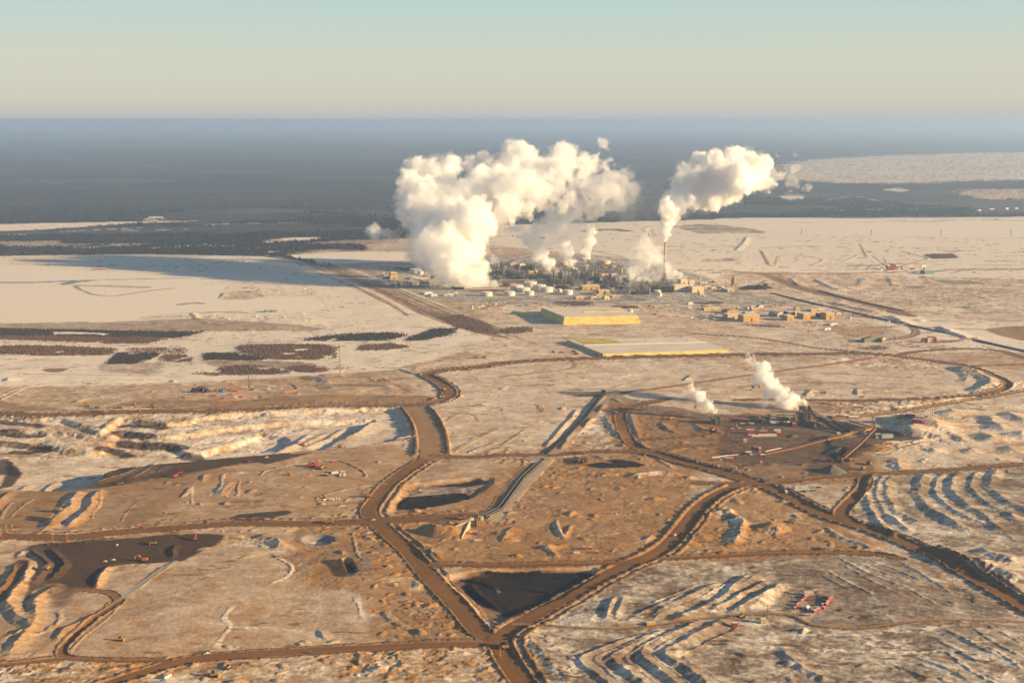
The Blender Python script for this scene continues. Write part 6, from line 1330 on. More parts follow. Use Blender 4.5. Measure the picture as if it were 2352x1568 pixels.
def transfer_head():
    f = tQ2; p = at_z(f, 1245, 600, 0); s = mpp(f, 1245, 600); r = empty('head_tower', p); tag(r, 'dark lattice head tower where the yellow and rusty conveyors meet', 'tower')
    for a in (-22, 22):
        for b in (-4, 4): MB().bar((a * s, b, -1), (a * s * .3, b * .4, 200 * s), .8).build('leg', M['steel'], r)
    for k in range(5): MB().bar((-20 * s, 0, 20 * s + k * 30 * s), (16 * s, 0, 48 * s + k * 30 * s), .5).build('brace', M['steel'], r)
    MB().box(-24 * s, -4, 105 * s, 26 * s, 5, 130 * s).build('head_house', M['dark'], r); MB().box(-150 * s, 0, 5, -100 * s, 6, 40 * s).build('surge_bin', M['palegreen'], r)
transfer_head()
# dump pocket with its concrete wing wall, concrete underpass
def dump_pocket():
    f = tQ4; a = at(f, 0, 262); b = at(f, 330, 285); c = at(f, 205, 430); s = mpp(f, 330, 285); h = 118 * s; r = empty('retaining_wall', b); tag(r, 'pale angled retaining wall of the truck dump, above the sand slopes', 'wall')
    for q, h2, nm in ((at_z(f, 330, 170, h * .95), h, 'back_wall'), (c, h * .25, 'wing_wall')):
        d = q - b; d.z = 0; L = d.length; u = d / L; n_ = Vector((-u.y, u.x, 0)) * .8
        MB()._a([Vector((0, 0, -2)) - n_, d + Vector((0, 0, -2)) - n_, d + Vector((0, 0, h2)) - n_, Vector((0, 0, h)) - n_, Vector((0, 0, -2)) + n_, d + Vector((0, 0, -2)) + n_, d + Vector((0, 0, h2)) + n_, Vector((0, 0, h)) + n_], [(0, 1, 2, 3), (7, 6, 5, 4), (0, 4, 5, 1), (1, 5, 6, 2), (2, 6, 7, 3), (3, 7, 4, 0)]).build(nm, M['concrete'], r)
    t = at_z(f, 5, 245, h * .55) - b; L = Vector((t.x, t.y, 0)); u = L.normalized(); n_ = Vector((-u.y, u.x, 0)) * .7
    MB()._a([Vector((0, 0, -2)) - n_, L + Vector((0, 0, -2)) - n_, L + Vector((0, 0, h * .6)) - n_, Vector((0, 0, h)) - n_, Vector((0, 0, -2)) + n_, L + Vector((0, 0, -2)) + n_, L + Vector((0, 0, h * .6)) + n_, Vector((0, 0, h)) + n_], [(0, 1, 2, 3), (7, 6, 5, 4), (0, 4, 5, 1), (1, 5, 6, 2), (2, 6, 7, 3), (3, 7, 4, 0)]).build('front_wall', M['concrete'], r)
    g = MB()
    g._a([Vector((-1, -3, -1.5)), L * .9 + Vector((0, -26, -1.5)), Vector((c - b).xy.to_3d()) * .9 + Vector((-8, -8, -1.5)), L * .95 + Vector((0, -.8, h * .5)), Vector((-1.2, -1.2, h * .9))], [(0, 2, 4), (2, 1, 3), (2, 3, 4), (1, 0, 4, 3), (0, 1, 2)]); g.build('sand_fill', M['sandpile'], r)
    p = at(f, 440, 275); r = empty('dump_hopper', p); tag(r, 'dark truck dump hopper with a yellow frame and white cabin', 'hopper'); k = s
    MB().box(-100 * k, 0, -1, -5 * k, 10, 95 * k, 2, 1).build('hopper_body', M['steel'], r); MB().box(-112 * k, -1, 105 * k, -52 * k, 6, 140 * k, 1, 1).build('spill_plate', M['white'], r); MB().box(50 * k, 1, 100 * k, 95 * k, 7, 150 * k).build('control_cabin', M['white'], r); MB().box(10 * k, 2, 110 * k, 55 * k, 8, 165 * k).build('drive_housing', M['yellow'], r)
    fr = MB()
    for x in (0, 30, 60, 92):
        for y in (0, 8): fr.bar((x * k, y, -1), (x * k, y, 105 * k), .6)
    for z in (15, 40, 65, 90): fr.bar((0, 0, z * k), (92 * k, 0, z * k), .5); fr.bar((0, 8, z * k), (92 * k, 8, z * k), .5)
    fr.bar((0, 0, 10 * k), (92 * k, 0, 85 * k), .4); fr.build('yellow_frame', M['yellow'], r); MB().box(-98 * k, -.4, 20 * k, -8 * k, -.05, 32 * k).build('gallery', M['dark'], r)
dump_pocket()
def underpass():
    f = tH; p = at(f, 370, 1288); s = mpp(f, 370, 1288); r = empty('underpass', p, -.1); tag(r, 'pale concrete underpass carrying the haul road over the black conveyor', 'bridge'); h = 34 * s
    MB().box(-115 * s, 0, -2, -16 * s, 6, h).build('wing_wall', M['concrete'], r); MB().box(20 * s, 0, -2, 80 * s, 6, h * .9, 0, 0).build('wing_wall', M['concrete'], r); MB().box(-16 * s, 0, h * .55, 20 * s, 6, h).build('lintel', M['concrete'], r); MB().box(-15 * s, 2, -2, 19 * s, 5, h * .54).build('tunnel_mouth', M['black'], r); MB().box(-116 * s, -.4, h + .02, 82 * s, 1, h + .9).build('parapet', M['concrete'], r)
underpass()
def bridge():
    a = at_z(tQ6, 320, 838, 8); b = at_z(tQ6, 480, 826, 8); r = empty('road_bridge', a); tag(r, 'pale flat road bridge over the black belt line', 'bridge'); d = b - a; u = Vector((-d.y, d.x, 0)).normalized() * 7
    MB()._a([-u, d - u, d + u, u, -u + Vector((0, 0, -2.2)), d - u + Vector((0, 0, -2.2)), d + u + Vector((0, 0, -2.2)), u + Vector((0, 0, -2.2))], [(0, 1, 2, 3), (7, 6, 5, 4), (0, 4, 5, 1), (1, 5, 6, 2), (2, 6, 7, 3), (3, 7, 4, 0)]).build('deck', M['concrete'], r)
    for k in (.15, .5, .85): MB().bar(d * k + u + Vector((0, 0, -2)), d * k + u + Vector((0, 0, -10)), 1.2).bar(d * k - u + Vector((0, 0, -2)), d * k - u + Vector((0, 0, -10)), 1.2).build('pier', M['concrete'], r)
bridge()
def red_crusher():
    f = tQ6; p = at(f, 1125, 1198); s = mpp(f, 1125, 1198); r = empty('crusher', p); tag(r, 'red and white crusher at the start of the rusty conveyor, far right', 'crusher')
    MB().box(-105 * s, 0, -1, -20 * s, 12, 58 * s, 3, 2).build('feed_ramp', M['rust'], r); MB().box(-25 * s, -1, 0, 22 * s, 8, 62 * s).build('white_house', M['white'], r); MB().box(50 * s, 0, 0, 88 * s, 9, 72 * s).build('red_bin', M['red'], r); MB().box(-22 * s, -1.2, 64 * s, 40 * s, 6, 78 * s).build('red_hood', M['red'], r)
    for a in (-30, 25, 90): MB().bar((a * s, -1, -1), (a * s, -1, 50 * s), .8).build('leg', M['dark'], r)
red_crusher()
# dragline
def dragline():
    f = tQ6; p = at(f, 640, 255); s = mpp(f, 640, 255); r = empty('dragline', p); tag(r, 'big red dragline with two dark lattice booms on the far flats', 'dragline')
    MB().cyl(0, 10, -1, 12 * s, 40 * s, n=18).build('tub', M['dark'], r); MB().box(-62 * s, -6, 12 * s, 58 * s, 28, 45 * s).build('house', M['red'], r); MB().box(-20 * s, 0, 45.5 * s, 52 * s, 20, 72 * s, 3, 3).build('upper_house', M['rust'], r); MB().box(-58 * s, -8, 46 * s, -30 * s, -2, 60 * s).build('cab', M['white'], r)
    for a, tip, nm in (((-50 * s, 0, 16 * s), (-275 * s, -4, 188 * s), 'main_boom'), ((-45 * s, 20, 14 * s), (-110 * s, 26, 175 * s), 'mast')):
        a, tip = Vector(a), Vector(tip); mb = MB(); n_ = 12
        for dy, dz in ((-3, 0), (3, 0), (0, 4)): mb.bar(a + Vector((0, dy, dz)), tip + Vector((0, dy * .4, dz * .4)), 1.1)
        for k in range(n_): mb.bar(a.lerp(tip, k / n_) + Vector((0, -3 + 1.8 * k / n_, 0)), a.lerp(tip, (k + 1) / n_) + Vector((0, 3 - 1.8 * k / n_, 0)), .6); mb.bar(a.lerp(tip, k / n_) + Vector((0, 0, 4)), a.lerp(tip, (k + 1) / n_) + Vector((0, -2, 0)), .6)
        mb.build(nm, M['steel'], r)
    MB().bar((-275 * s, -4, 188 * s), (0, 10, 72 * s), .5).build('stay_cable', M['dark'], r)
dragline()
def small_crane(f, x, yb, hpx, label):
    p = at(f, x, yb); s = mpp(f, x, yb); r = empty('crane', p); tag(r, label, 'crane')
    MB().box(-14 * s, 0, 0, 14 * s, 8, 18 * s).build('carrier', M['palegreen'], r); MB().bar((0, 3, 15 * s), (55 * s, 3, hpx * s), 1.2).build('boom', M['grey'], r); MB().bar((-5 * s, 3, 15 * s), (20 * s, 3, hpx * .8 * s), 1).build('mast', M['grey'], r); MB().box(-22 * s, 1, 16 * s, -5 * s, 6, 34 * s).build('house', M['green'], r)
small_crane(tQ6, 325, 265, 85, 'pale twin boomed crane left of the red dragline')

# ------------------------------------------------------------------ vehicles and small plant
def mk_truck(loaded):
    def f():
        r = empty('haul_truck', (0, 0, 0)); tag(r, '', 'haul truck')
        b = MB().prism([(-7, 3.4), (-6.8, 6.3), (3.1, 6.6), (7.2, 6.9), (7.2, 6.3), (3.4, 6.0), (2.6, 3.2), (-4, 2.5)], -4.2, 4.2).build('dump_body', M['dirty_yellow'], r)
        if loaded: MB()._a([(-6.5, -3.8, 6.3), (2.8, -3.8, 6.5), (2.8, 3.8, 6.5), (-6.5, 3.8, 6.3), (-4.5, -1.5, 8), (1, -1.2, 8.2), (1, 1.4, 8.1), (-4.2, 1.5, 7.9)], [(3, 2, 1, 0), (4, 5, 6, 7), (0, 1, 5, 4), (1, 2, 6, 5), (2, 3, 7, 6), (3, 0, 4, 7)]).build('ore_load', M['ore'], r)
        MB().box(-6, -1.8, 1.4, 6.8, 1.8, 2.4).build('chassis', M['steel'], r); MB().box(3.6, -3.6, 2.4, 7.2, 3.6, 4.3).build('hood', M['dirty_yellow'], r); MB().box(4.2, 1, 4.32, 6.6, 3.4, 6.2).build('cab', M['white'], r); MB().box(6.61, 1.3, 5, 6.68, 3.2, 5.9).build('windscreen', M['glass'], r)
        for x in (-4, 4.6):
            for y, w in ((-2.7, 1.7), (2.7, 1.7)):
                wh = MB().tube((x, y - w / 2 - .3, 1.85), (x, y + w / 2 + .3, 1.85), 1.85, 14).build('wheel', M['black'], r); MB().tube((x, y + (w / 2 + .31) * (1 if y > 0 else -1), 1.85), (x, y + (w / 2 + .4) * (1 if y > 0 else -1), 1.85), .9, 10).build('rim', M['dirty_yellow'], wh)
        return r
    return f
TRUCK, TRUCKL = Kind(mk_truck(False)), Kind(mk_truck(True))
def put(kind, f, x, y, deg, label, group=None, scale=None): return kind(at(f, x, y), math.radians(deg), label, group, scale)
HT = 'haul trucks on the mine roads'
put(TRUCKL, tL, 38, 1215, 100, 'loaded haul truck raising dust just below the main junction', HT, 1.15)
for f, x, y, d, lb, k in ((tE, 780, 455, 0, 'haul truck on the far bench, leftmost of the row of five', 0), (tE, 872, 473, 180, 'haul truck on the far bench, second of the row of five', 0), (tE, 1070, 470, 180, 'haul truck on the far bench, third of the row of five', 0), (tE, 1185, 445, 0, 'haul truck on the far bench, fourth of the row and set back', 0), (tE, 1362, 462, 0, 'haul truck on the far bench, rightmost of the row of five', 1), (tE, 915, 508, 180, 'red haul truck on the dark road below the row of five', 0),
        (tG, 475, 467, 0, 'haul truck on the road along the pit rim', 1), (tG, 1845, 310, 60, 'haul truck at the S bend, upper one of two', 0), (tG, 1832, 376, 200, 'haul truck at the S bend, lower one of two', 1), (tG, 2080, 130, 10, 'haul truck on the road right of the S bend', 1), (tG, 2130, 22, 0, 'parked haul truck behind the S bend, left one of a pair', 0), (tG, 2205, 22, 0, 'parked haul truck behind the S bend, right one of a pair', 0),
        (tG, 780, 1000, 20, 'parked brown truck in the yard with the red shovels', 0), (tG, 735, 1012, 160, 'second parked brown truck in the yard with the red shovels', 0), (tG, 1165, 1262, 180, 'truck parked beside the road above the left junction', 0), (tG, 2010, 1458, 0, 'brown truck backed up to the dump hopper', 1), (tE, 510, 1385, 180, 'truck with a long shadow on the brown flat, upper of three', 0), (tE, 445, 1440, 180, 'truck with a long shadow on the brown flat, middle of three', 0), (tE, 428, 1458, 180, 'truck with a long shadow on the brown flat, lowest of three', 0),
        (tH, 745, 1228, 180, 'haul truck on the middle road right of the underpass', 0), (tH, 1525, 922, 20, 'haul truck under the small mine plume', 0), (tH, 1890, 1025, 240, 'loaded truck on the loop below the lone hopper', 1), (tH, 380, 400, 0, 'haul truck below the two sulphur blocks', 0), (tH, 1028, 872, 80, 'truck parked at the bend of the curved ramp', 0), (tI, 970, 1325, 60, 'truck at the feeder yard, back one of two with long shadows', 1), (tI, 912, 1370, 240, 'truck at the feeder yard, front one of two with long shadows', 0), (tI, 810, 1290, 10, 'truck beside the feeder hopper', 0), (tJ, 420, 515, 80, 'truck on the brown ramp between the black scarps', 0),
        (tI, 175, 345, 0, 'brown truck on the road beyond the larger mine plume', 0), (tI, 560, 690, 0, 'brown truck by the dark sheds under the pit road', 0), (tK, 820, 105, 0, 'yellow truck with a white cab on the road left of the junction', 0)):
    put(TRUCKL if k else TRUCK, f, x, y, d, lb, HT)
def mk_excavator(col):
    def f():
        r = empty('excavator', (0, 0, 0)); tag(r, '', 'excavator')
        for y in (-1.9, 1.9): MB().prism([(-2.9, .3), (-2.4, 0), (2.4, 0), (2.9, .3), (2.9, .9), (2.4, 1.2), (-2.4, 1.2), (-2.9, .9)], y - .45, y + .45).build('track', M['black'], r)
        MB().cyl(0, 0, 1.2, 1.6, 1.2, n=12).build('slew_ring', M['dark'], r); MB().box(-3.6, -1.8, 1.6, 1.6, 1.8, 3.6).build('house', M[col], r); MB().box(.2, .5, 3.62, 1.9, 1.8, 4.7).build('cab', M['glass'], r)
        MB().bar((1.4, -.4, 2.6), (5.2, -.4, 6.4), .9).bar((5.2, -.4, 6.4), (8.2, -.4, 5.4), .8).build('boom', M[col], r); MB().bar((8.2, -.4, 5.6), (8.8, -.4, 1.8), .6).build('stick', M[col], r); MB().prism([(8.1, .2), (9.2, .1), (9.3, 1.9), (8.4, 1.9)], -1.2, .4).build('bucket', M['dark'], r)
        return r
    return f
def mk_dozer(col):
    def f():
        r = empty('bulldozer', (0, 0, 0)); tag(r, '', 'bulldozer')
        for y in (-1.6, 1.6): MB().prism([(-2.6, .3), (-2.1, 0), (2.1, 0), (2.6, .3), (2.4, 1.3), (-2.4, 1.3)], y - .4, y + .4).build('track', M['black'], r)
        MB().box(-2.2, -1.1, .8, 2.4, 1.1, 2.4).build('body', M[col], r); MB().box(-1.4, -1, 2.42, .5, 1, 4).build('cab', M['dark'], r); MB().box(3.1, -2.6, .1, 3.5, 2.6, 1.9).build('blade', M[col], r); MB().bar((2.6, 1.9, .7), (3.2, 1.9, .7), .3).bar((2.6, -1.9, .7), (3.2, -1.9, .7), .3).build('push_arm', M['dark'], r); MB().bar((-2.6, 0, 1.4), (-3.6, 0, .1), .5).build('ripper', M['dark'], r)
        return r
    return f
def mk_pickup(col):
    def f():
        r = empty('pickup_truck', (0, 0, 0)); tag(r, '', 'pickup truck')
        MB().box(-2.9, -1, .6, 2.9, 1, 1.3).build('body', M[col], r); MB().box(-.6, -.95, 1.3, 1.5, .95, 2.1, .25, .1).build('cab', M[col], r); MB().box(-2.7, -.8, 1.31, -.8, .8, 1.34).build('bed', M['dark'], r)
        for x in (-1.9, 1.9):
            for y in (-.95, .95): MB().tube((x, y - .15, .42), (x, y + .15, .42), .42, 10).build('wheel', M['black'], r)
        return r
    return f
def mk_box(name, cat_, L, W, H, col, kind='container'):
    def f():
        r = empty(name, (0, 0, 0)); tag(r, '', cat_)
        if kind == 'container':
            MB().box(-L / 2, -W / 2, .25, L / 2, W / 2, H).build('body', M[col], r); mb = MB()
            for k in range(int(L / 1.2)): mb.box(-L / 2 + .4 + k * 1.2, -W / 2 - .09, .4, -L / 2 + .75 + k * 1.2, -W / 2 - .005, H - .25)
            mb.build('ribbing', M[col], r); MB().box(L / 2 + .005, -W / 2 + .1, .35, L / 2 + .08, W / 2 - .1, H - .1).build('door', M[col], r); MB().box(-L / 2, -W / 2 + .2, -.4, L / 2, W / 2 - .2, .24).build('skid', M['dark'], r); MB().box(-L / 2 + .2, -W / 2 + .2, H + .005, L / 2 - .2, W / 2 - .2, H + .12).build('snow_cover', M['snow'], r)
        elif kind == 'cabin':
            MB().box(-L / 2, -W / 2, .3, L / 2, W / 2, H).build('wall', M[col], r); MB().prismx([(-W / 2 - .2, H + .01), (W / 2 + .2, H + .01), (0, H + .5)], -L / 2 - .2, L / 2 + .2).build('roof', M['snow'], r); MB().box(-.5, -W / 2 - .08, .4, .5, -W / 2 - .005, 2.3).build('door', M['grey'], r)
            for x in (-L * .3, L * .3): MB().box(x - .6, -W / 2 - .07, 1.2, x + .6, -W / 2 - .005, 2.1).build('window', M['glass'], r)
            MB().box(-L / 2 + .3, -W / 2 + .2, -.4, L / 2 - .3, W / 2 - .2, .29).build('skid', M['dark'], r)
        elif kind == 'semi':
            MB().box(-L / 2, -W / 2, 1.1, L / 2 - 4, W / 2, H).build('trailer_body', M[col], r); MB().box(L / 2 - 3.2, -W / 2, .7, L / 2, W / 2, 3).build('cab', M['red' if col != 'red' else 'white'], r); MB().box(L / 2 + .005, -W / 2 + .2, 1.8, L / 2 + .06, W / 2 - .2, 2.7).build('windscreen', M['glass'], r)
            for x in (-L / 2 + 1.2, -L / 2 + 2.5, L / 2 - 4.5, L / 2 - 1.2):
                for y in (-W / 2 + .2, W / 2 - .2): MB().tube((x, y - .2, .5), (x, y + .2, .5), .5, 10).build('wheel', M['black'], r)
        else:
            MB().tube((-L / 2, 0, H * .55), (L / 2, 0, H * .55), H * .45, 14).build('vessel', M[col], r)
            for x in (-L * .3, L * .3): MB().box(x - .4, -W * .4, -.3, x + .4, W * .4, H * .3).build('saddle', M['dark'], r)
            MB().cyl(0, 0, H * .98, H * 1.1, .5, n=10).build('hatch', M['grey'], r)
        return r
    return f
EXR, EXO, EXY = Kind(mk_excavator('red')), Kind(mk_excavator('orange')), Kind(mk_excavator('yellow')); DZ, DZR = Kind(mk_dozer('yellow')), Kind(mk_dozer('red')); PKW, PKR, PKG = Kind(mk_pickup('white')), Kind(mk_pickup('red')), Kind(mk_pickup('green'))
BOXR, BOXO, BOXW, BOXY, BOXD = [Kind(mk_box('container', 'container', 12, 3.6, 4.2, c)) for c in ('red', 'orange', 'white', 'yellow', 'dark')]; CUBR, CUBY = Kind(mk_box('skid_house', 'skid house', 5, 4, 4.4, 'red')), Kind(mk_box('skid_house', 'skid house', 5, 4, 4.2, 'cream'))
CABW, CABG, CABT = Kind(mk_box('site_cabin', 'cabin', 14, 4, 3.6, 'white', 'cabin')), Kind(mk_box('site_cabin', 'cabin', 16, 5, 4, 'palegreen', 'cabin')), Kind(mk_box('site_cabin', 'cabin', 12, 5, 4, 'tan', 'cabin')); SEMI = Kind(mk_box('semi_trailer', 'truck', 18, 3, 4.2, 'white', 'semi')); VES, VESD = Kind(mk_box('tank_vessel', 'tank', 12, 4, 4.5, 'white', 'tank')), Kind(mk_box('tank_vessel', 'tank', 9, 3.4, 3.8, 'steel', 'tank'))
for K, f, x, y, d, lb, g, sc_ in (
    (EXR, tG, 585, 805, 0, 'red shovel at the right tip of the long ore bench', None, 1.6), (EXR, tG, 665, 992, 0, 'red shovel in the small yard below the pit', None, 2.0), (EXR, tG, 700, 985, 200, 'second red shovel at the back of the small yard below the pit', None, 1.6), (EXR, tE, 1570, 1085, 40, 'red shovel standing in the dark hollow of the ore bench', None, 1.6), (EXO, tJ, 1285, 443, 180, 'bright orange excavator on the lip of the dark ore floor', None, 1.7), (EXO, tG, 915, 818, 0, 'orange excavator on the track above the ore bench', None, 1.5), (EXR, tJ, 1745, 252, 100, 'red drill rig on the dark ore floor', None, 1.5), (EXY, tQ1, 1260, 335, 180, 'yellow excavator between the two mine plumes', None, 1.8), (EXY, tQ1, 845, 440, 90, 'yellow boom lift beside the white pickup', None, 1.2), (EXO, tE, 1635, 378, 180, 'small orange excavator left of the drilling camp', None, 1.4), (EXY, tQ3, 660, 250, 0, 'yellow excavator leaning over the timber pile at the camp', None, 1.6), (EXR, tQ3, 470, 230, 180, 'red excavator on the black pile at the camp', None, 1.2),
    (DZ, tJ, 1375, 290, 180, 'large yellow bulldozer on the dark ore floor', None, 1.9), (DZ, tJ, 1075, 1150, 0, 'yellow bulldozer climbing the brown ore bench', None, .01 + 1.5), (DZ, tJ, 2040, 1400, 60, 'yellow bulldozer in the pale yard at the bottom left', None, 1.5), (DZ, tJ, 1910, 1470, 0, 'big yellow loader beside a grader in the bottom left yard', None, 2.0), (DZ, tL, 2150, 942, 20, 'orange loader on the track above the red container', None, 1.5), (DZ, tH, 700, 1290, 0, 'yellow dozer on the dark heap right of the underpass', None, 1.8), (DZ, tH, 725, 1305, 160, 'second yellow dozer on the dark heap right of the underpass', None, 1.6), (DZ, tE, 1080, 1148, 180, 'brown dozer on the edge of the ore bench', None, 1.6), (DZ, tN3, 775, 950, 0, 'orange loader on the yard behind the sulphur block, left one', None, 1.8), (DZ, tN3, 855, 988, 0, 'orange loader on the yard behind the sulphur block, right one', None, 1.8), (DZR, tN4, 650, 462, 0, 'red machine in the shadow left of the near sulphur block, farther one', None, 2.0), (DZR, tN4, 675, 482, 0, 'red machine in the shadow left of the near sulphur block, nearer one', None, 2.2), (DZ, tN4, 472, 465, 0, 'brown machine left of the red container by the sulphur block', None, 1.8),
    (DZ, tQ1, 450, 972, 0, 'small yellow and red dozer left of the red lorry', None, 1.2), (DZ, tQ1, 1575, 438, 180, 'yellow dozer in the white yard under the mine plume', None, 1.2), (DZ, tG, 460, 1068, 0, 'tan loader in the lower left of the shovel yard', None, 1.5), (DZ, tG, 775, 1270, 0, 'tan dozer above the tent cluster by the road', None, 1.4), (DZ, tE, 1235, 1600 - 1600 + 497, 0, 'dark low grader on the pit road', None, 1.4), (DZR, tQ6, 765, 250, 0, 'orange red machine right of the dragline', None, 2.0), (DZ, tQ6, 890, 250, 0, 'yellow machine between the dragline and the teal shed', None, 2.0), (DZ, tQ6, 1050, 250, 0, 'yellow machine behind the teal shed', None, 2.0), (DZR, tH, 735, 715, 0, 'red machine left of the small dark transfer tower', None, 1.8),
    (PKW, tK, 1215, 78, 0, 'white pickup crossing the left junction', None, 1.5), (PKR, tK, 1068, 78, 0, 'red pickup on the road left of the junction', None, 1.5), (PKW, tK, 1615, 10, 0, 'white van on the broad brown pad before the dump', None, 1.5), (PKW, tJ, 1845, 1262, 10, 'white pickup on the bottom road', None, 1.5), (PKG, tK, 655, 1260, 180, 'green pickup on the bottom road', None, 1.4), (PKW, tL, 1555, 214, 60, 'white pickup on the wide road right of the pole yard', None, 1.6), (PKW, tJ, 1010, 435, 0, 'white pickup on the dark ore floor, middle one', None, 1.4), (PKW, tJ, 938, 448, 0, 'white pickup on the dark ore floor, left one', None, 1.3), (PKW, tJ, 1045, 302, 90, 'white pickup far back on the dark ore floor', None, 1.3), (PKW, tG, 262, 913, 0, 'white pickup on the long ore bench', None, 1.6), (PKR, tE, 2225, 952, 90, 'red pickup at the lower edge of the long ore bench', None, 1.5), (PKW, tQ1, 885, 458, 0, 'white pickup under the yellow boom lift', None, 1.6), (PKW, tG, 860, 950, 0, 'white nosed red fuel truck at the back of the shovel yard', None, 1.3), (PKR, tJ, 1265, 140, 0, 'red pickup on the brown road above the dark ore floor', None, 1.5), (PKW, tG, 1870, 1145, 0, 'orange white pickup on the far side of the dark pit', None, 1.2),
    (BOXR, tG, 872, 950, 10, 'red container behind the shovel yard', None, .9), (BOXO, tK, 1980, 270, 0, 'orange container behind a long flatbed below the dump', None, .6), (CABW, tK, 2145, 258, 0, 'white cabin on the track below the dump', None, .7), (CUBR, tQ4, 338, 385, 0, 'red skid house under the dump, left of three', 'red skid houses under the dump', .9), (CUBR, tQ4, 412, 380, 0, 'red skid house under the dump, largest and middle of three', 'red skid houses under the dump', 1.2), (CUBR, tQ4, 495, 390, 0, 'red skid house under the dump, right of three', 'red skid houses under the dump', .7), (CUBR, tQ4, 2030, 605, 0, 'red orange skid house in the pole yard, left one of the back pair', 'skid houses in the pole yard', 1.1), (CUBR, tQ4, 2125, 605, 0, 'red orange skid house in the pole yard, right one of the back pair', 'skid houses in the pole yard', 1.0), (CUBR, tQ4, 2220, 665, 0, 'pinkish skid house in the pole yard, nearest to the road', 'skid houses in the pole yard', 1.0), (BOXW, tQ4, 1920, 672, 0, 'cream container in the pole yard', None, .9), (BOXY, tK, 1725, 318, 0, 'yellow container on the triangular pad', None, .85), (CUBY, tK, 1418, 662, 0, 'lone cream skid house with a long shadow', None, 1.0),
    (SEMI, tJ, 1505, 1478, 60, 'white box trailer parked at the bottom left road fork', None, .9), (BOXY, tL, 1340, 1010, 20, 'yellow haulage trailer on the track between the terraces', None, 1.1), (CUBR, tL, 2092, 1028, 0, 'red container alone on the snowy terrace', None, 1.6), (CUBY, tL, 2345, 990, 0, 'cream hut on the terrace edge by two poles', None, 1.6), (SEMI, tI, 1765, 918, 0, 'white trailer pair alone on the snow slope at the right', None, 1.6), (BOXR, tN4, 540, 470, 0, 'red container left of the near sulphur block', None, 1.4),
    (BOXY, tQ2, 1660, 340, 0, 'mustard shed roofed box left of the red containers by the poles', None, 2.2), (BOXR, tQ2, 1790, 365, -25, 'red container by the tall poles, farther one', None, 1.9), (BOXR, tQ2, 1895, 402, -25, 'red container by the tall poles, nearer one', None, 1.9), (CUBR, tQ2, 1980, 370, 0, 'red transformer among the tall poles', None, 1.5), (CUBR, tQ2, 2020, 385, 0, 'dark red transformer among the tall poles, right one', None, 1.2), (CABW, tQ2, 1750, 320, 0, 'white cabin behind the red containers by the poles', None, 1.2), (BOXO, tQ2, 1465, 735, 0, 'orange container below the pale braced wall', None, 1.4), (CUBR, tQ2, 1580, 770, 0, 'small red skid on the track below the pale braced wall', None, .9),
    (BOXR, tQ1, 1275, 530, 0, 'large red container in the white yard, right one', 'red containers in the white yard', 1.5), (CUBR, tQ1, 1035, 535, 0, 'red skid house in the white yard, left one of a pair', 'red containers in the white yard', 2.2), (CUBR, tQ1, 1088, 530, 0, 'red skid house in the white yard, right one of a pair', 'red containers in the white yard', 1.9), (CUBR, tQ1, 1525, 570, 0, 'red elevated skid at the right end of the white trailers', None, 2.0), (CUBR, tQ1, 1775, 420, 0, 'red skid at the foot of the blue heap', None, 2.0), (BOXO, tQ1, 775, 478, 0, 'orange red machine skid left of the white yard', None, .9), (CABW, tQ1, 1085, 580, 0, 'white trailer in the front row of the mine yard, first on the left', 'white trailers of the mine yard', 1.1), (CABW, tQ1, 1140, 590, 0, 'white trailer in the front row of the mine yard, second', 'white trailers of the mine yard', 1.1), (CABW, tQ1, 1265, 585, 0, 'white trailer in the front row of the mine yard, third', 'white trailers of the mine yard', 1.5), (CABW, tQ1, 1415, 585, 0, 'dim white trailer in the front row of the mine yard, last on the right', 'white trailers of the mine yard', 1.5), (CABW, tQ1, 1450, 370, 0, 'long white cabin at the back of the mine yard', None, 1.5), (CABW, tQ1, 940, 385, 0, 'small pale cabin at the back left of the mine yard', None, .7), (CABW, tQ1, 1500, 495, 0, 'pale cabin with a dark end in the mine yard', None, 1.1), (CUBY, tQ1, 975, 672, 0, 'cream hut on the bank above the red stacker', None, 1.5), (VES, tQ1, 1035, 855, 0, 'cream tank lying left of the red stacker', None, 1.1), (CABW, tQ1, 1110, 885, 0, 'grey white trailer under the red stacker', None, 1.0), (CABW, tQ1, 1270, 885, 0, 'cream trailer at the right foot of the red stacker', None, .8), (BOXR, tQ1, 762, 912, 0, 'red container on the pale kerb line', None, .75),
    (SEMI, tQ1, 610, 975, 180, 'cream lorry in front of the stacker', None, .9), (BOXR, tQ1, 725, 972, 0, 'long red lorry box in front of the stacker', None, 1.5), (CUBR, tQ1, 490, 638, 0, 'tiny red hut on the bank by the loop road', None, .9), (VES, tQ1, 790, 1095, -20, 'dark tank lorry with a white end on the brown flat', None, 1.0), (VESD, tQ1, 985, 1062, 0, 'black bin on the brown flat, left one of two', None, 1.1), (VESD, tQ1, 1095, 1045, 0, 'black bin on the brown flat, right one of two', None, 1.2), (CUBY, tQ1, 1240, 1010, 0, 'small cream hut behind the black bins', None, .9), (CUBY, tQ1, 550, 1070, 0, 'small white box on the brown flat', None, .8), (VESD, tQ1, 1850, 1050, 0, 'dark blue tank in the shade of the cone heap', None, 1.3), (VESD, tQ1, 1710, 1005, 20, 'dark blue tank above the shade of the cone heap', None, 1.0), (CUBR, tQ2, 575, 985, 0, 'red machine skid on the shaded slope by the feeder', None, 1.5)):
    put(K, f, x, y, d, lb, g, sc_)
for k, (x, y) in enumerate(((640, 310), (695, 305), (735, 305), (785, 302), (830, 305), (905, 325), (985, 322))): put((CUBY, CABW)[k > 2], tQ2, x, y, 10, 'small white hut %s from the left behind the crusher towers' % ORD[k], 'white huts behind the crusher plant', .9)
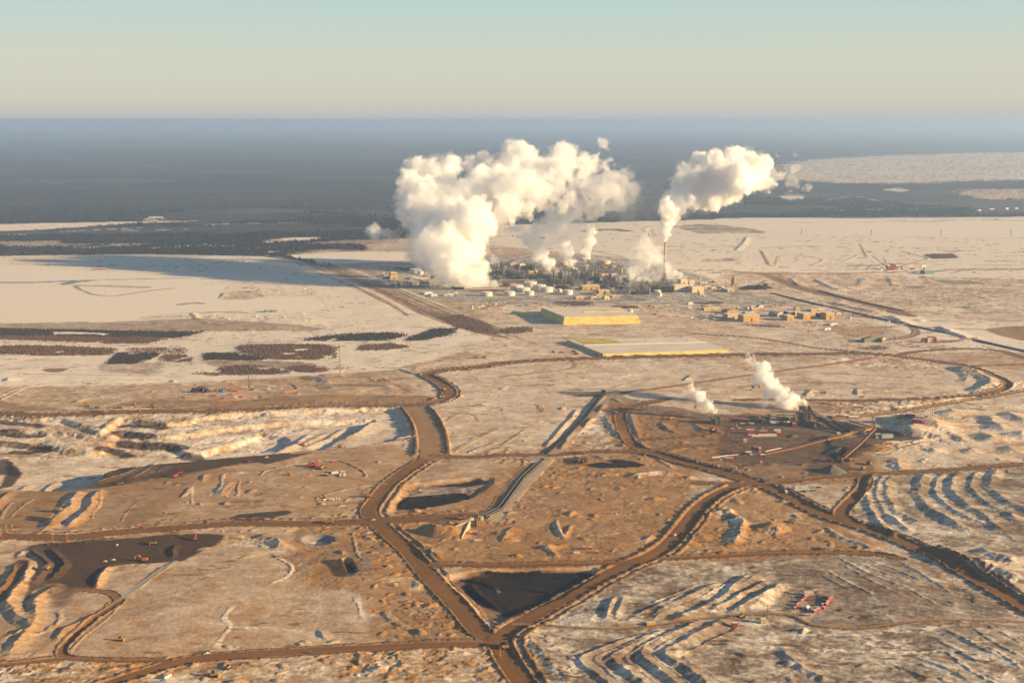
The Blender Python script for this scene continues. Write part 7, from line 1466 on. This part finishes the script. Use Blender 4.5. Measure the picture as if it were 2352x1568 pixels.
def quonset():
    f = tQ5; p = at(f, 930, 790); s = mpp(f, 930, 790); R = 62 * s; r = empty('quonset_tent', p, -.5); tag(r, 'white half round tent in the red equipment yard', 'tent'); n_ = 12
    pr = [(R * math.cos(math.pi * k / n_), R * 1.15 * math.sin(math.pi * k / n_)) for k in range(n_ + 1)]
    MB().prism(pr, 0, R * 2.6).build('canopy', M['white'], r); MB().prism([(a * .8, b * .8) for a, b in pr], -.2, -.05).build('end_wall', M['grey'], r); MB().box(R + .2, R * .8, 0, R + 4.5, R * 1.4, 3.4).build('side_cabin', M['white'], r)
    MB().box(-R * .3, -.4, 0, R * .3, -.22, R * .55).build('door', M['dark'], r)
quonset()
YR = 'red machines round the tent yard'
for k, (x, y) in enumerate(((690, 770), (725, 735), (745, 705), (770, 675), (820, 630), (845, 612), (870, 600), (905, 540), (930, 520), (955, 500), (980, 475))): put((CUBR, BOXR)[k % 3 == 1], tQ5, x, y, 40, 'red machine %s along the left side of the tent yard, counted from the tent' % ORD[k], YR, .8 if k % 3 != 1 else .45)
for k, (x, y) in enumerate(((1310, 700), (1340, 765), (1395, 695), (1415, 665), (1425, 635), (1460, 590), (1490, 555), (1515, 545))): put(CUBR, tQ5, x, y, 40, 'red machine %s up the right side of the tent yard' % ORD[k], YR, .9)
for k, (x, y) in enumerate(((1130, 850), (1170, 832), (1215, 812))): put(CUBR, tQ5, x, y, 25, 'bright orange red bin, %s of three before the tent' % ('left one', 'middle one', 'right one')[k], 'orange red bins before the tent', 1.0)
put(BOXY, tQ5, 985, 922, 0, 'yellow container at the entry of the tent yard', None, .75); put(CUBR, tQ5, 1143, 412, 0, 'orange red skid house at the back of the tent yard', YR, 1.0); put(BOXW, tQ5, 1000, 450, 0, 'white and red lorry box at the back of the tent yard', None, 1.2); put(CUBR, tQ5, 985, 382, 0, 'small orange hut behind the tent yard', None, .6); put(VESD, tQ5, 985, 585, 0, 'small dark trailer standing in the tent yard', None, .5)
# drilling camp
put(BOXO, tQ3, 905, 232, 0, 'orange tank at the drilling camp, left one of the row', 'orange tanks at the drilling camp', .9); put(BOXO, tQ3, 960, 228, 0, 'orange tank at the drilling camp, middle one of the row', 'orange tanks at the drilling camp', .9); put(BOXO, tQ3, 1025, 222, 0, 'orange tank at the drilling camp, right one of the row', 'orange tanks at the drilling camp', 1.0)
for K, x, y, lb, sc_ in ((CUBY, 1450, 240, 'white tent like hut at the right of the drilling camp', 1.5), (CABG, 1480, 190, 'grey cabin row at the right of the drilling camp', 1.0), (CABG, 1530, 190, 'second grey cabin at the right of the drilling camp', .8), (CUBY, 1640, 220, 'cream hut at the inner kerb of the curved road', 1.0), (BOXR, 1030, 345, 'red container on the flat below the camp', 1.1), (BOXW, 955, 352, 'pale container left of the red one below the camp', .9), (VESD, 1310, 355, 'dark machinery cluster below the curved road', 1.1), (CABG, 1255, 355, 'pale flatbed left of the dark machinery cluster', .8), (BOXR, 880, 310, 'red pipe stack below the orange tanks', .9), (BOXR, 950, 258, 'rusty skid row below the orange tanks', 1.2), (BOXR, 640, 325, 'dark red drill skid by the camp entry', .9), (CUBY, 1435, 148, 'tiny white box behind the camp', .6), (CUBY, 920, 140, 'white box at the back left of the camp', .7), (VESD, 760, 370, 'small grey machine by the camp entry', .9), (CABT, 1200, 195, 'orange tan hut right of the camp mast', .8), (CABG, 1100, 205, 'grey shed behind the orange tanks', .9), (VESD, 1200, 240, 'dark equipment row under the camp mast', 1.2), (CABT, 840, 215, 'tan hut left of the orange tanks', .6)):
    put(K, tQ3, x, y, 0, lb, None, sc_)
def heap(f, x0, x1, yb, hpx, label, m, name='spoil_heap', sk=.4):
    xc = (x0 + x1) / 2; s = mpp(f, xc, yb); W = (x1 - x0) * s / 2; h = hpx * s; p = at(f, xc, yb); r = empty(name, p); tag(r, label, 'heap'); rg = random.Random(int(x0)); mb = MB(); n_ = 12
    base = [(-W + 2 * W * i / n_, rg.uniform(-1, 1), -1) for i in range(n_ + 1)]; top = [(-W * .92 + 2 * W * .92 * i / n_, W * .3 + rg.uniform(-1, 1), h * rg.uniform(.6, 1.1) * (1 if 0 < i < n_ else .2)) for i in range(n_ + 1)]; back = [(a, W * .6, -1) for a, _, _ in base]
    V = base + top + back; k = n_ + 1
    mb._a(V, [(i, i + 1, i + 1 + k, i + k) for i in range(n_)] + [(i + k, i + 1 + k, i + 1 + 2 * k, i + 2 * k) for i in range(n_)] + [(0, k, 2 * k), (n_, 2 * k + n_, k + n_)]); mb.build('heap_body', M[m], r)
heap(tQ3, 265, 575, 275, 75, 'long black spoil heap at the left of the drilling camp', 'dark'); heap(tQ3, 360, 520, 215, 34, 'small black heap behind the long one at the camp', 'dark'); heap(tQ3, 695, 785, 272, 72, 'blue black sheeted pile at the camp', 'blue'); heap(tQ2, 1190, 1370, 575, 48, 'black ore pile under the meeting conveyors', 'ore')
def barrier(f, pts, label, m, h=1.6):
    P = [at(f, *q) for q in pts]; r = empty('barrier', P[0]); tag(r, label, 'barrier'); mb = MB()
    for a, b in zip(P[:-1], P[1:]): mb.bar(a - P[0] + Vector((0, 0, h * .5)), b - P[0] + Vector((0, 0, h * .5)), h)
    mb.build('rail', M[m], r); MB().bar(Vector((0, 0, -.5)), Vector((0, 0, h * 1.4)), .6).build('end_post', M[m], r)
barrier(tQ3, ((1690, 280), (1800, 262), (1890, 235)), 'bright orange barrier on the curved slope, right of the camp', 'orange', 2.2); barrier(tQ3, ((1480, 138), (1740, 142), (1820, 165), (1895, 225)), 'thin pink barrier along the top of the curved slope', 'pink', 1.4); barrier(tQ3, ((700, 412), (850, 404), (1000, 395)), 'yellow orange pipe line along the lower camp edge', 'orange', 2); barrier(tQ3, ((930, 312), (1100, 302), (1240, 296)), 'orange pipe line below the drilling camp', 'orange', 1.6)
barrier(tE, ((830, 484), (1100, 482), (1350, 478)), 'pale yellow pipe line under the row of five trucks', 'cream', 2.2); barrier(tQ6, ((0, 305), (300, 296), (690, 290)), 'long thin orange line left of the dragline', 'orange', 1.6); barrier(tQ1, ((440, 932), (700, 895), (900, 878)), 'pale kerb line left of the stacker', 'white', 1.4); barrier(tQ1, ((1310, 832), (1450, 800), (1570, 775)), 'pale kerb line right of the stacker', 'white', 1.4); barrier(tQ6, ((1470, 885), (1560, 880), (1640, 868)), 'thin red line on the far right white flats', 'red', 1.2)
# lattice light towers, poles, pylons
for k, (x, y, hp) in enumerate(((58, 185, 62), (110, 160, 40), (472, 272, 78), (600, 268, 78), (5, 218, 60))):
    o = mast('light_tower', tJ, x, y, hp, 'orange lattice light tower %s of those along the left edge road' % ('second from the left', 'short and set back,', 'fourth from the left', 'rightmost', 'leftmost')[k], 'light tower', .8, 'orange', group='orange light towers')
    h = hp * mpp(tJ, x, y); MB().box(-2.2, -1.6, -.5, 2.2, 1.6, 1.6).build('trailer_base', M['orange'], o); MB().box(-1.4, -.4, h - .4, 1.4, .4, h + .8).build('lamp_head', M['white'], o)
o = mast('light_tower', tK, 2350, 1290, 92, 'orange lattice light tower at the bottom junction', 'light tower', .8, 'orange', group='orange light towers'); MB().box(-2.2, -1.6, -.5, 2.2, 1.6, 1.6).build('trailer_base', M['orange'], o)
mast('guyed_mast', tG, 921, 185, 285, 'very tall thin guyed mast standing by the brown thickets', 'mast', 1.1, 'rust', 3); put(CABT, tG, 940, 188, 0, 'tan hut at the foot of the guyed mast'); mast('drill_mast', tQ3, 1158, 215, 215, 'dark drilling mast in the middle of the orange camp', 'mast', 1.4, 'steel'); mast('drill_mast', tQ3, 885, 165, 70, 'thin pole mast at the back left of the camp', 'mast', .7, 'steel'); mast('drill_mast', tQ1, 705, 545, 85, 'red drill mast left of the white yard', 'mast', .9, 'red')
def mk_pole():
    r = empty('power_pole', (0, 0, 0)); tag(r, '', 'power pole'); MB().cyl(0, 0, -1, 15, .24, .17, 8).build('pole', M['wood'], r); MB().box(-1.6, -.1, 13.6, 1.6, .1, 13.85).build('crossarm', M['wood'], r)
    for x in (-1.4, 1.4): MB().cyl(x, 0, 13.86, 14.3, .09, n=6).build('insulator', M['grey'], r)
    return r
def mk_hframe():
    r = empty('power_pole', (0, 0, 0)); tag(r, '', 'power pole')
    for x in (-2.4, 2.4): MB().cyl(x, 0, -1, 20, .3, .2, 8).build('pole', M['wood'], r)
    MB().box(-4, -.12, 17.6, 4, .12, 17.95).build('crossarm', M['wood'], r); MB().bar((-2.4, 0, 10), (2.4, 0, 16), .2).bar((2.4, 0, 10), (-2.4, 0, 16), .2).build('brace', M['wood'], r)
    return r
POLE, HFR = Kind(mk_pole), Kind(mk_hframe)
def row(K, f, pts, text, group, sc_=1.0):
    for k, (x, y) in enumerate(pts): put(K, f, x, y, 0, text % ORD[k], group, sc_)
row(POLE, tL, ((292, 1020), (420, 960), (522, 900), (622, 850), (730, 790), (828, 742), (922, 700), (1012, 640), (1100, 595), (1185, 552), (1275, 510), (1358, 465)), 'thin power pole beside the wide road past the black pit, %s up from the junction', 'poles along the wide road', 1.0)
row(POLE, tL, ((95, 500), (350, 490), (605, 490), (862, 480), (1108, 478)), 'thin power pole on the level road above the black pit, %s from the left', 'poles along the level road')
row(POLE, tL, ((1220, 385), (1350, 195), (1530, 335), (1700, 450), (1948, 430), (2190, 405)), 'thin power pole round the road fork above the terraces, %s from the left', 'poles at the road fork')
row(POLE, tL, ((770, 245), (783, 246), (845, 275), (852, 278), (862, 310), (893, 330), (905, 365), (930, 320), (960, 365), (975, 370), (1015, 335), (1032, 385), (545, 410), (700, 330), (428, 450)), 'tall pole in the pole yard, %s as they stand from the left', 'poles in the pole yard', 1.25)
row(POLE, tM, ((332, 390), (570, 388), (805, 393), (885, 700), (1095, 650), (1300, 610), (1715, 650), (1600, 590), (2060, 790), (2270, 870)), 'thin power pole on the slope before the right-hand haul road, %s from the left', 'poles on the terraced slope')
row(HFR, tM, ((112, 460), (415, 680), (252, 850), (40, 960)), 'twin legged power pole above the tent yard, %s of the four', 'twin poles by the tent yard', 1.15)
row(POLE, tK, ((1655, 1170), (1735, 1240), (1788, 745), (1790, 520), (1945, 480), (2200, 500), (1480, 80), (1690, 80), (1755, 265), (840, 60)), 'thin power pole along the roads left of the black pit, %s of that line', 'poles left of the black pit', 1.1)
row(POLE, tI, ((1950, 950), (1975, 750), (1745, 980), (2150, 1080), (2175, 1085), (1965, 1050), (1820, 1160), (1930, 820), (1410, 850), (1175, 880)), 'thin pole on the white slope at the right, %s of that line', 'poles on the white slope', 1.2)
row(POLE, tQ2, ((1520, 290), (1712, 300), (1875, 270), (1912, 260), (2085, 300), (2108, 330), (2120, 340), (2150, 400), (2195, 350), (2212, 350), (2232, 380), (2248, 400), (2305, 395), (2335, 380), (2010, 330), (2045, 345)), 'tall thin pole of the substation behind the red containers, %s from the left', 'poles of the substation', 1.5)
row(POLE, tQ1, ((590, 1240), (605, 1242), (1185, 1265), (1190, 1150), (1365, 1200), (1385, 1205), (1725, 580), (1065, 175), (960, 1255), (1020, 1190)), 'thin pole around the red stacker, %s of those', 'poles round the stacker', 1.15)
row(POLE, tH, ((985, 1230), (2230, 880), (1975, 1440), (2200, 1420), (1590, 1160), (2060, 870)), 'thin pole on the middle mine flats, %s of those', 'poles on the mine flats', 1.1)
row(POLE, tN5, ((1645, 565), (1842, 660), (2150, 530), (2240, 620), (2232, 700), (1640, 540)), 'thin pole on the slope below the halls, %s of those', 'poles below the halls', 1.5)
row(POLE, tI, ((540, 215), (905, 175), (1115, 130), (720, 280), (1895, 340), (2135, 390), (1625, 440), (420, 170), (585, 170)), 'thin pole about the loop road behind the pit, %s of those', 'poles about the loop road', 1.3)
row(HFR, tQ6, ((660, 1200), (675, 1205), (500, 1140), (370, 920), (605, 940), (490, 810), (870, 720), (1380, 700), (1775, 620), (2250, 640), (50, 510), (1290, 650), (430, 710)), 'twin legged pole on the right-hand plain, %s of that scatter', 'twin poles on the right plain', 1.3)
row(POLE, tC, ((1165, 1200), (1415, 1130), (1490, 1150), (1550, 1200), (1610, 1190), (1740, 1190), (1855, 1190), (2240, 1100), (780, 825), (1980, 870), (2295, 830)), 'thin pole on the left plain by the spruce plantation, %s of those', 'poles on the left plain', 1.4)
def mk_pylon():
    r = empty('pylon', (0, 0, 0)); tag(r, '', 'pylon')
    for a, b in ((1, 1), (1, -1), (-1, 1), (-1, -1)): MB().bar((a * 4, b * 4, -1), (a * .8, b * .8, 40), .5).build('leg', M['steel'], r)
    mb = MB()
    for k in range(5):
        w0, w1 = 4 - .62 * k, 4 - .62 * (k + 1); z0, z1 = 8 * k, 8 * (k + 1)
        for s_ in (-1, 1): mb.bar((-w0, s_ * w0, z0), (w1, s_ * w1, z1), .25); mb.bar((w0, s_ * w0, z0), (-w1, s_ * w1, z1), .25)
    mb.build('bracing', M['steel'], r); MB().bar((-9, 0, 31), (9, 0, 31), .5).bar((-7, 0, 37), (7, 0, 37), .5).build('crossarm', M['steel'], r)
    return r
PYL = Kind(mk_pylon)
for K_, (f, x, y, lb) in enumerate(((tD, 280, 770, 'lattice pylon before the far white lake, leftmost and clearest'), (tD, 798, 775, 'lattice pylon before the far white lake, second from the left'), (tD, 1317, 778, 'lattice pylon before the far white lake, third from the left'), (tD, 1836, 780, 'lattice pylon before the far white lake, rightmost'), (tQ2, 1072, 600, 'dark lattice pylon left of the meeting conveyors'), (tQ2, 1222, 480, 'dark lattice pylon behind the head tower'))): put(PYL, f, x, y, 0, lb, 'pylons', 1.0 if f is tD else .7)
def mk_frame():
    r = empty('process_scaffold', (0, 0, 0)); tag(r, '', 'process plant'); fr = MB()
    for a in (-7, 0, 7):
        for b in (-6, 6): fr.bar((a, b, -1), (a, b, 24), .8)
    for z in (7, 14, 21): fr.box(-8, -7, z, 8, 7, z + .7)
    fr.build('steel_frame', M['steel'], r); MB().cyl(-3.5, 0, 0, 19, 2.6, n=10).build('vessel', M['grey'], r); MB().cyl(4, 1, 0, 30, 1.7, n=10).build('vessel', M['rust'], r); MB().box(-6, -4, 14.8, 2, 4, 18).build('equipment_box', M['dark'], r)
    return r
def mk_col():
    r = empty('process_column', (0, 0, 0)); tag(r, '', 'process column'); MB().cyl(0, 0, -1, 36, 2.1, n=10).build('shell', M['steel'], r); MB().cyl(0, 0, 18, 18.8, 3.4, n=10).build('platform', M['rust'], r); MB().bar((2.6, 0, 0), (2.6, 0, 36), .7).build('riser_pipe', M['pipe'], r)
    return r
FRM, CLM = Kind(mk_frame), Kind(mk_col)
# yards strewn with small stores: nothing tells these apart
def yard(f, pts, n, kinds, text, group, seed, sc_=(.5, 1.1)):
    rg = random.Random(seed); P = f(pts); k = 0; x0, y0 = P.min(0); x1, y1 = P.max(0)
    while k < n:
        x, y = rg.uniform(x0, x1), rg.uniform(y0, y1)
        if in_poly(np.array([x]), np.array([y]), P)[0]:
            nm, K = kinds[rg.randrange(len(kinds))]; K(place((x, y)), rg.choice([0, 0, 1.57, .4]), text % nm, group + ', ' + nm, rg.uniform(*sc_)); k += 1
small = (('white cabin', CABW), ('grey green cabin', CABG), ('tan cabin', CABT), ('red container', BOXR), ('white container', BOXW), ('dark container', BOXD), ('orange container', BOXO), ('dark vessel', VESD))
yard(tN1, '1620,940 1900,915 2352,900 2352,1030 1620,1020', 34, small, 'small %s in the storage yard before the cooling tower', 'stores before the cooling tower', 1)
yard(tN2, '0,900 500,890 1100,900 1500,950 1450,990 900,990 0,1020', 40, small, 'small %s in the storage yard behind the large sulphur block', 'stores behind the sulphur block', 2)
yard(tN3, '560,960 1300,930 2000,940 2352,930 2352,1030 600,1030', 40, small, 'small %s in the open yard right of the large sulphur block', 'stores right of the sulphur block', 3)
yard(tN3, '700,750 1700,740 1900,780 1500,860 700,850', 22, small, 'small %s on the snow before the boiler house', 'stores before the boiler house', 4)
yard(tN4, '1240,70 1700,70 2000,90 2000,180 1650,190 1480,165 1300,140', 36, small, 'small %s in the yard left of the mustard halls', 'stores left of the halls', 5)
yard(tN5, '0,210 420,285 420,340 200,370 0,360', 26, (('dark container', BOXD), ('dark vessel', VESD), ('grey green cabin', CABG)), 'small %s in the dark scrap yard left of the big laddered hall', 'scrap yard stores', 6)
yard(tN5, '1420,360 1760,350 1850,400 2352,420 2300,450 1950,450 1700,430', 26, small, 'small %s in the yard below the halls', 'stores below the halls', 7)
yard(tN5, '930,60 1250,60 1350,110 1200,150 1000,150', 24, (('red container', BOXR), ('tan cabin', CABT), ('dark container', BOXD)), 'small %s in the reddish yard behind the halls', 'reddish yard stores', 8)
yard(tC, '1500,975 2352,960 2352,1030 1560,1000', 26, small, 'small %s in the row on the left-hand ice edge', 'stores on the ice edge', 9)
yard(tC, '1640,770 2000,800 2352,730 2352,840 1900,820', 20, (('dark container', BOXD), ('red container', BOXR), ('white cabin', CABW)), 'small %s on the pipe yard of the left plain', 'pipe yard stores', 10)
yard(tN2, '420,40 1200,20 1300,60 700,140 440,140', 16, small, 'small %s on the snow behind the works', 'stores behind the works', 11); yard(tN2, '1850,160 2352,140 2352,330 1900,330', 26, small, 'small %s at the back right of the works', 'stores at the back of the works', 12)
yard(tQ6, '330,215 1000,215 1000,245 330,265', 14, (('dark vessel', VESD), ('white container', BOXW), ('orange container', BOXO)), 'small %s in the row by the dragline', 'stores by the dragline', 13, (.8, 1.3))
yard(tQ1, '900,345 1700,345 1700,385 900,390', 14, (('red container', BOXR), ('white cabin', CABW), ('dark container', BOXD)), 'small %s along the back of the mine yard', 'stores behind the mine yard', 14, (.4, .8)); yard(tG, '640,1030 1000,1035 1000,1080 640,1070', 9, (('grey green cabin', CABG), ('dark container', BOXD), ('white container', BOXW)), 'small %s at the near side of the shovel yard', 'stores of the shovel yard', 15, (.5, .9)); yard(tG, '760,1280 960,1270 940,1300 780,1300', 6, (('white cabin', CABW), ('tan cabin', CABT)), 'small %s in the cluster by the left junction', 'cluster by the left junction', 16, (.5, .8))
yard(tG, '1180,200 1390,210 1330,232 1190,225', 7, (('tan cabin', CABT), ('orange container', BOXO)), 'small %s in the pale cluster left of the S bend', 'cluster left of the S bend', 17, (.7, 1.1)); yard(tF, '1690,1118 1960,1115 1955,1128 1700,1130'.replace('1690', '1845'), 8, (('dark container', BOXD), ('grey green cabin', CABG)), 'small %s in the yard inside the right road fork', 'yard in the road fork', 18, (.7, 1.0)); yard(tI, '1180,230 1450,240 1440,285 1200,270', 7, (('red container', BOXR), ('dark vessel', VESD)), 'small %s on the flat right of the long green shed', 'stores by the green shed', 19, (.8, 1.2))
#@@OBJ_END@@

maze = (('steel frame', FRM), ('steel frame', FRM), ('dark column', CLM))
yard(tN2, '100,330 480,300 900,330 1300,420 1900,420 2352,470 2352,640 1700,560 1400,640 1180,600 900,520 300,500', 70, maze, 'small %s lost in the dark pipe maze of the works', 'pipe maze steelwork', 21, (.7, 1.25))
yard(tN3, '0,480 300,560 900,600 1200,620 1220,710 800,730 300,690 0,620', 30, maze, 'small %s in the plant left of the boiler house', 'boiler house steelwork', 22, (.6, 1.1))
yard(tN2, '1480,300 2352,250 2352,330 1900,400 1500,400', 22, maze, 'small %s at the far edge of the pipe maze', 'far edge steelwork', 23, (.5, .9))
# ------------------------------------------------------------------ haze
def haze_box(density, color, aniso):
    zb = float(Z.min()) - 1.0
    x1 = float(np.abs(X).max()) + 500; y1 = float(Y.max()) + 2000
    v = [(-x1, -3000, zb), (x1, -3000, zb), (x1, y1, zb), (-x1, y1, zb), (-x1, -3000, HZT), (x1, -3000, HZT), (x1, y1, HZT), (-x1, y1, HZT)]
    m = bpy.data.materials.new('thin_haze'); m.use_nodes = True
    nt = m.node_tree; nt.nodes.clear()
    out = nt.nodes.new('ShaderNodeOutputMaterial'); vol = nt.nodes.new('ShaderNodeVolumePrincipled')
    vol.inputs['Color'].default_value = (*color, 1); vol.inputs['Density'].default_value = density; vol.inputs['Anisotropy'].default_value = aniso
    nt.links.new(vol.outputs['Volume'], out.inputs['Volume'])
    o = link_mesh('haze', v, [(0, 3, 2, 1), (4, 5, 6, 7), (0, 1, 5, 4), (1, 2, 6, 5), (2, 3, 7, 6), (3, 0, 4, 7)], m)
    o['kind'] = 'stuff'
HZT = CAM_H + 40
haze_box(3.2e-5, (.395, .59, .93), .2)
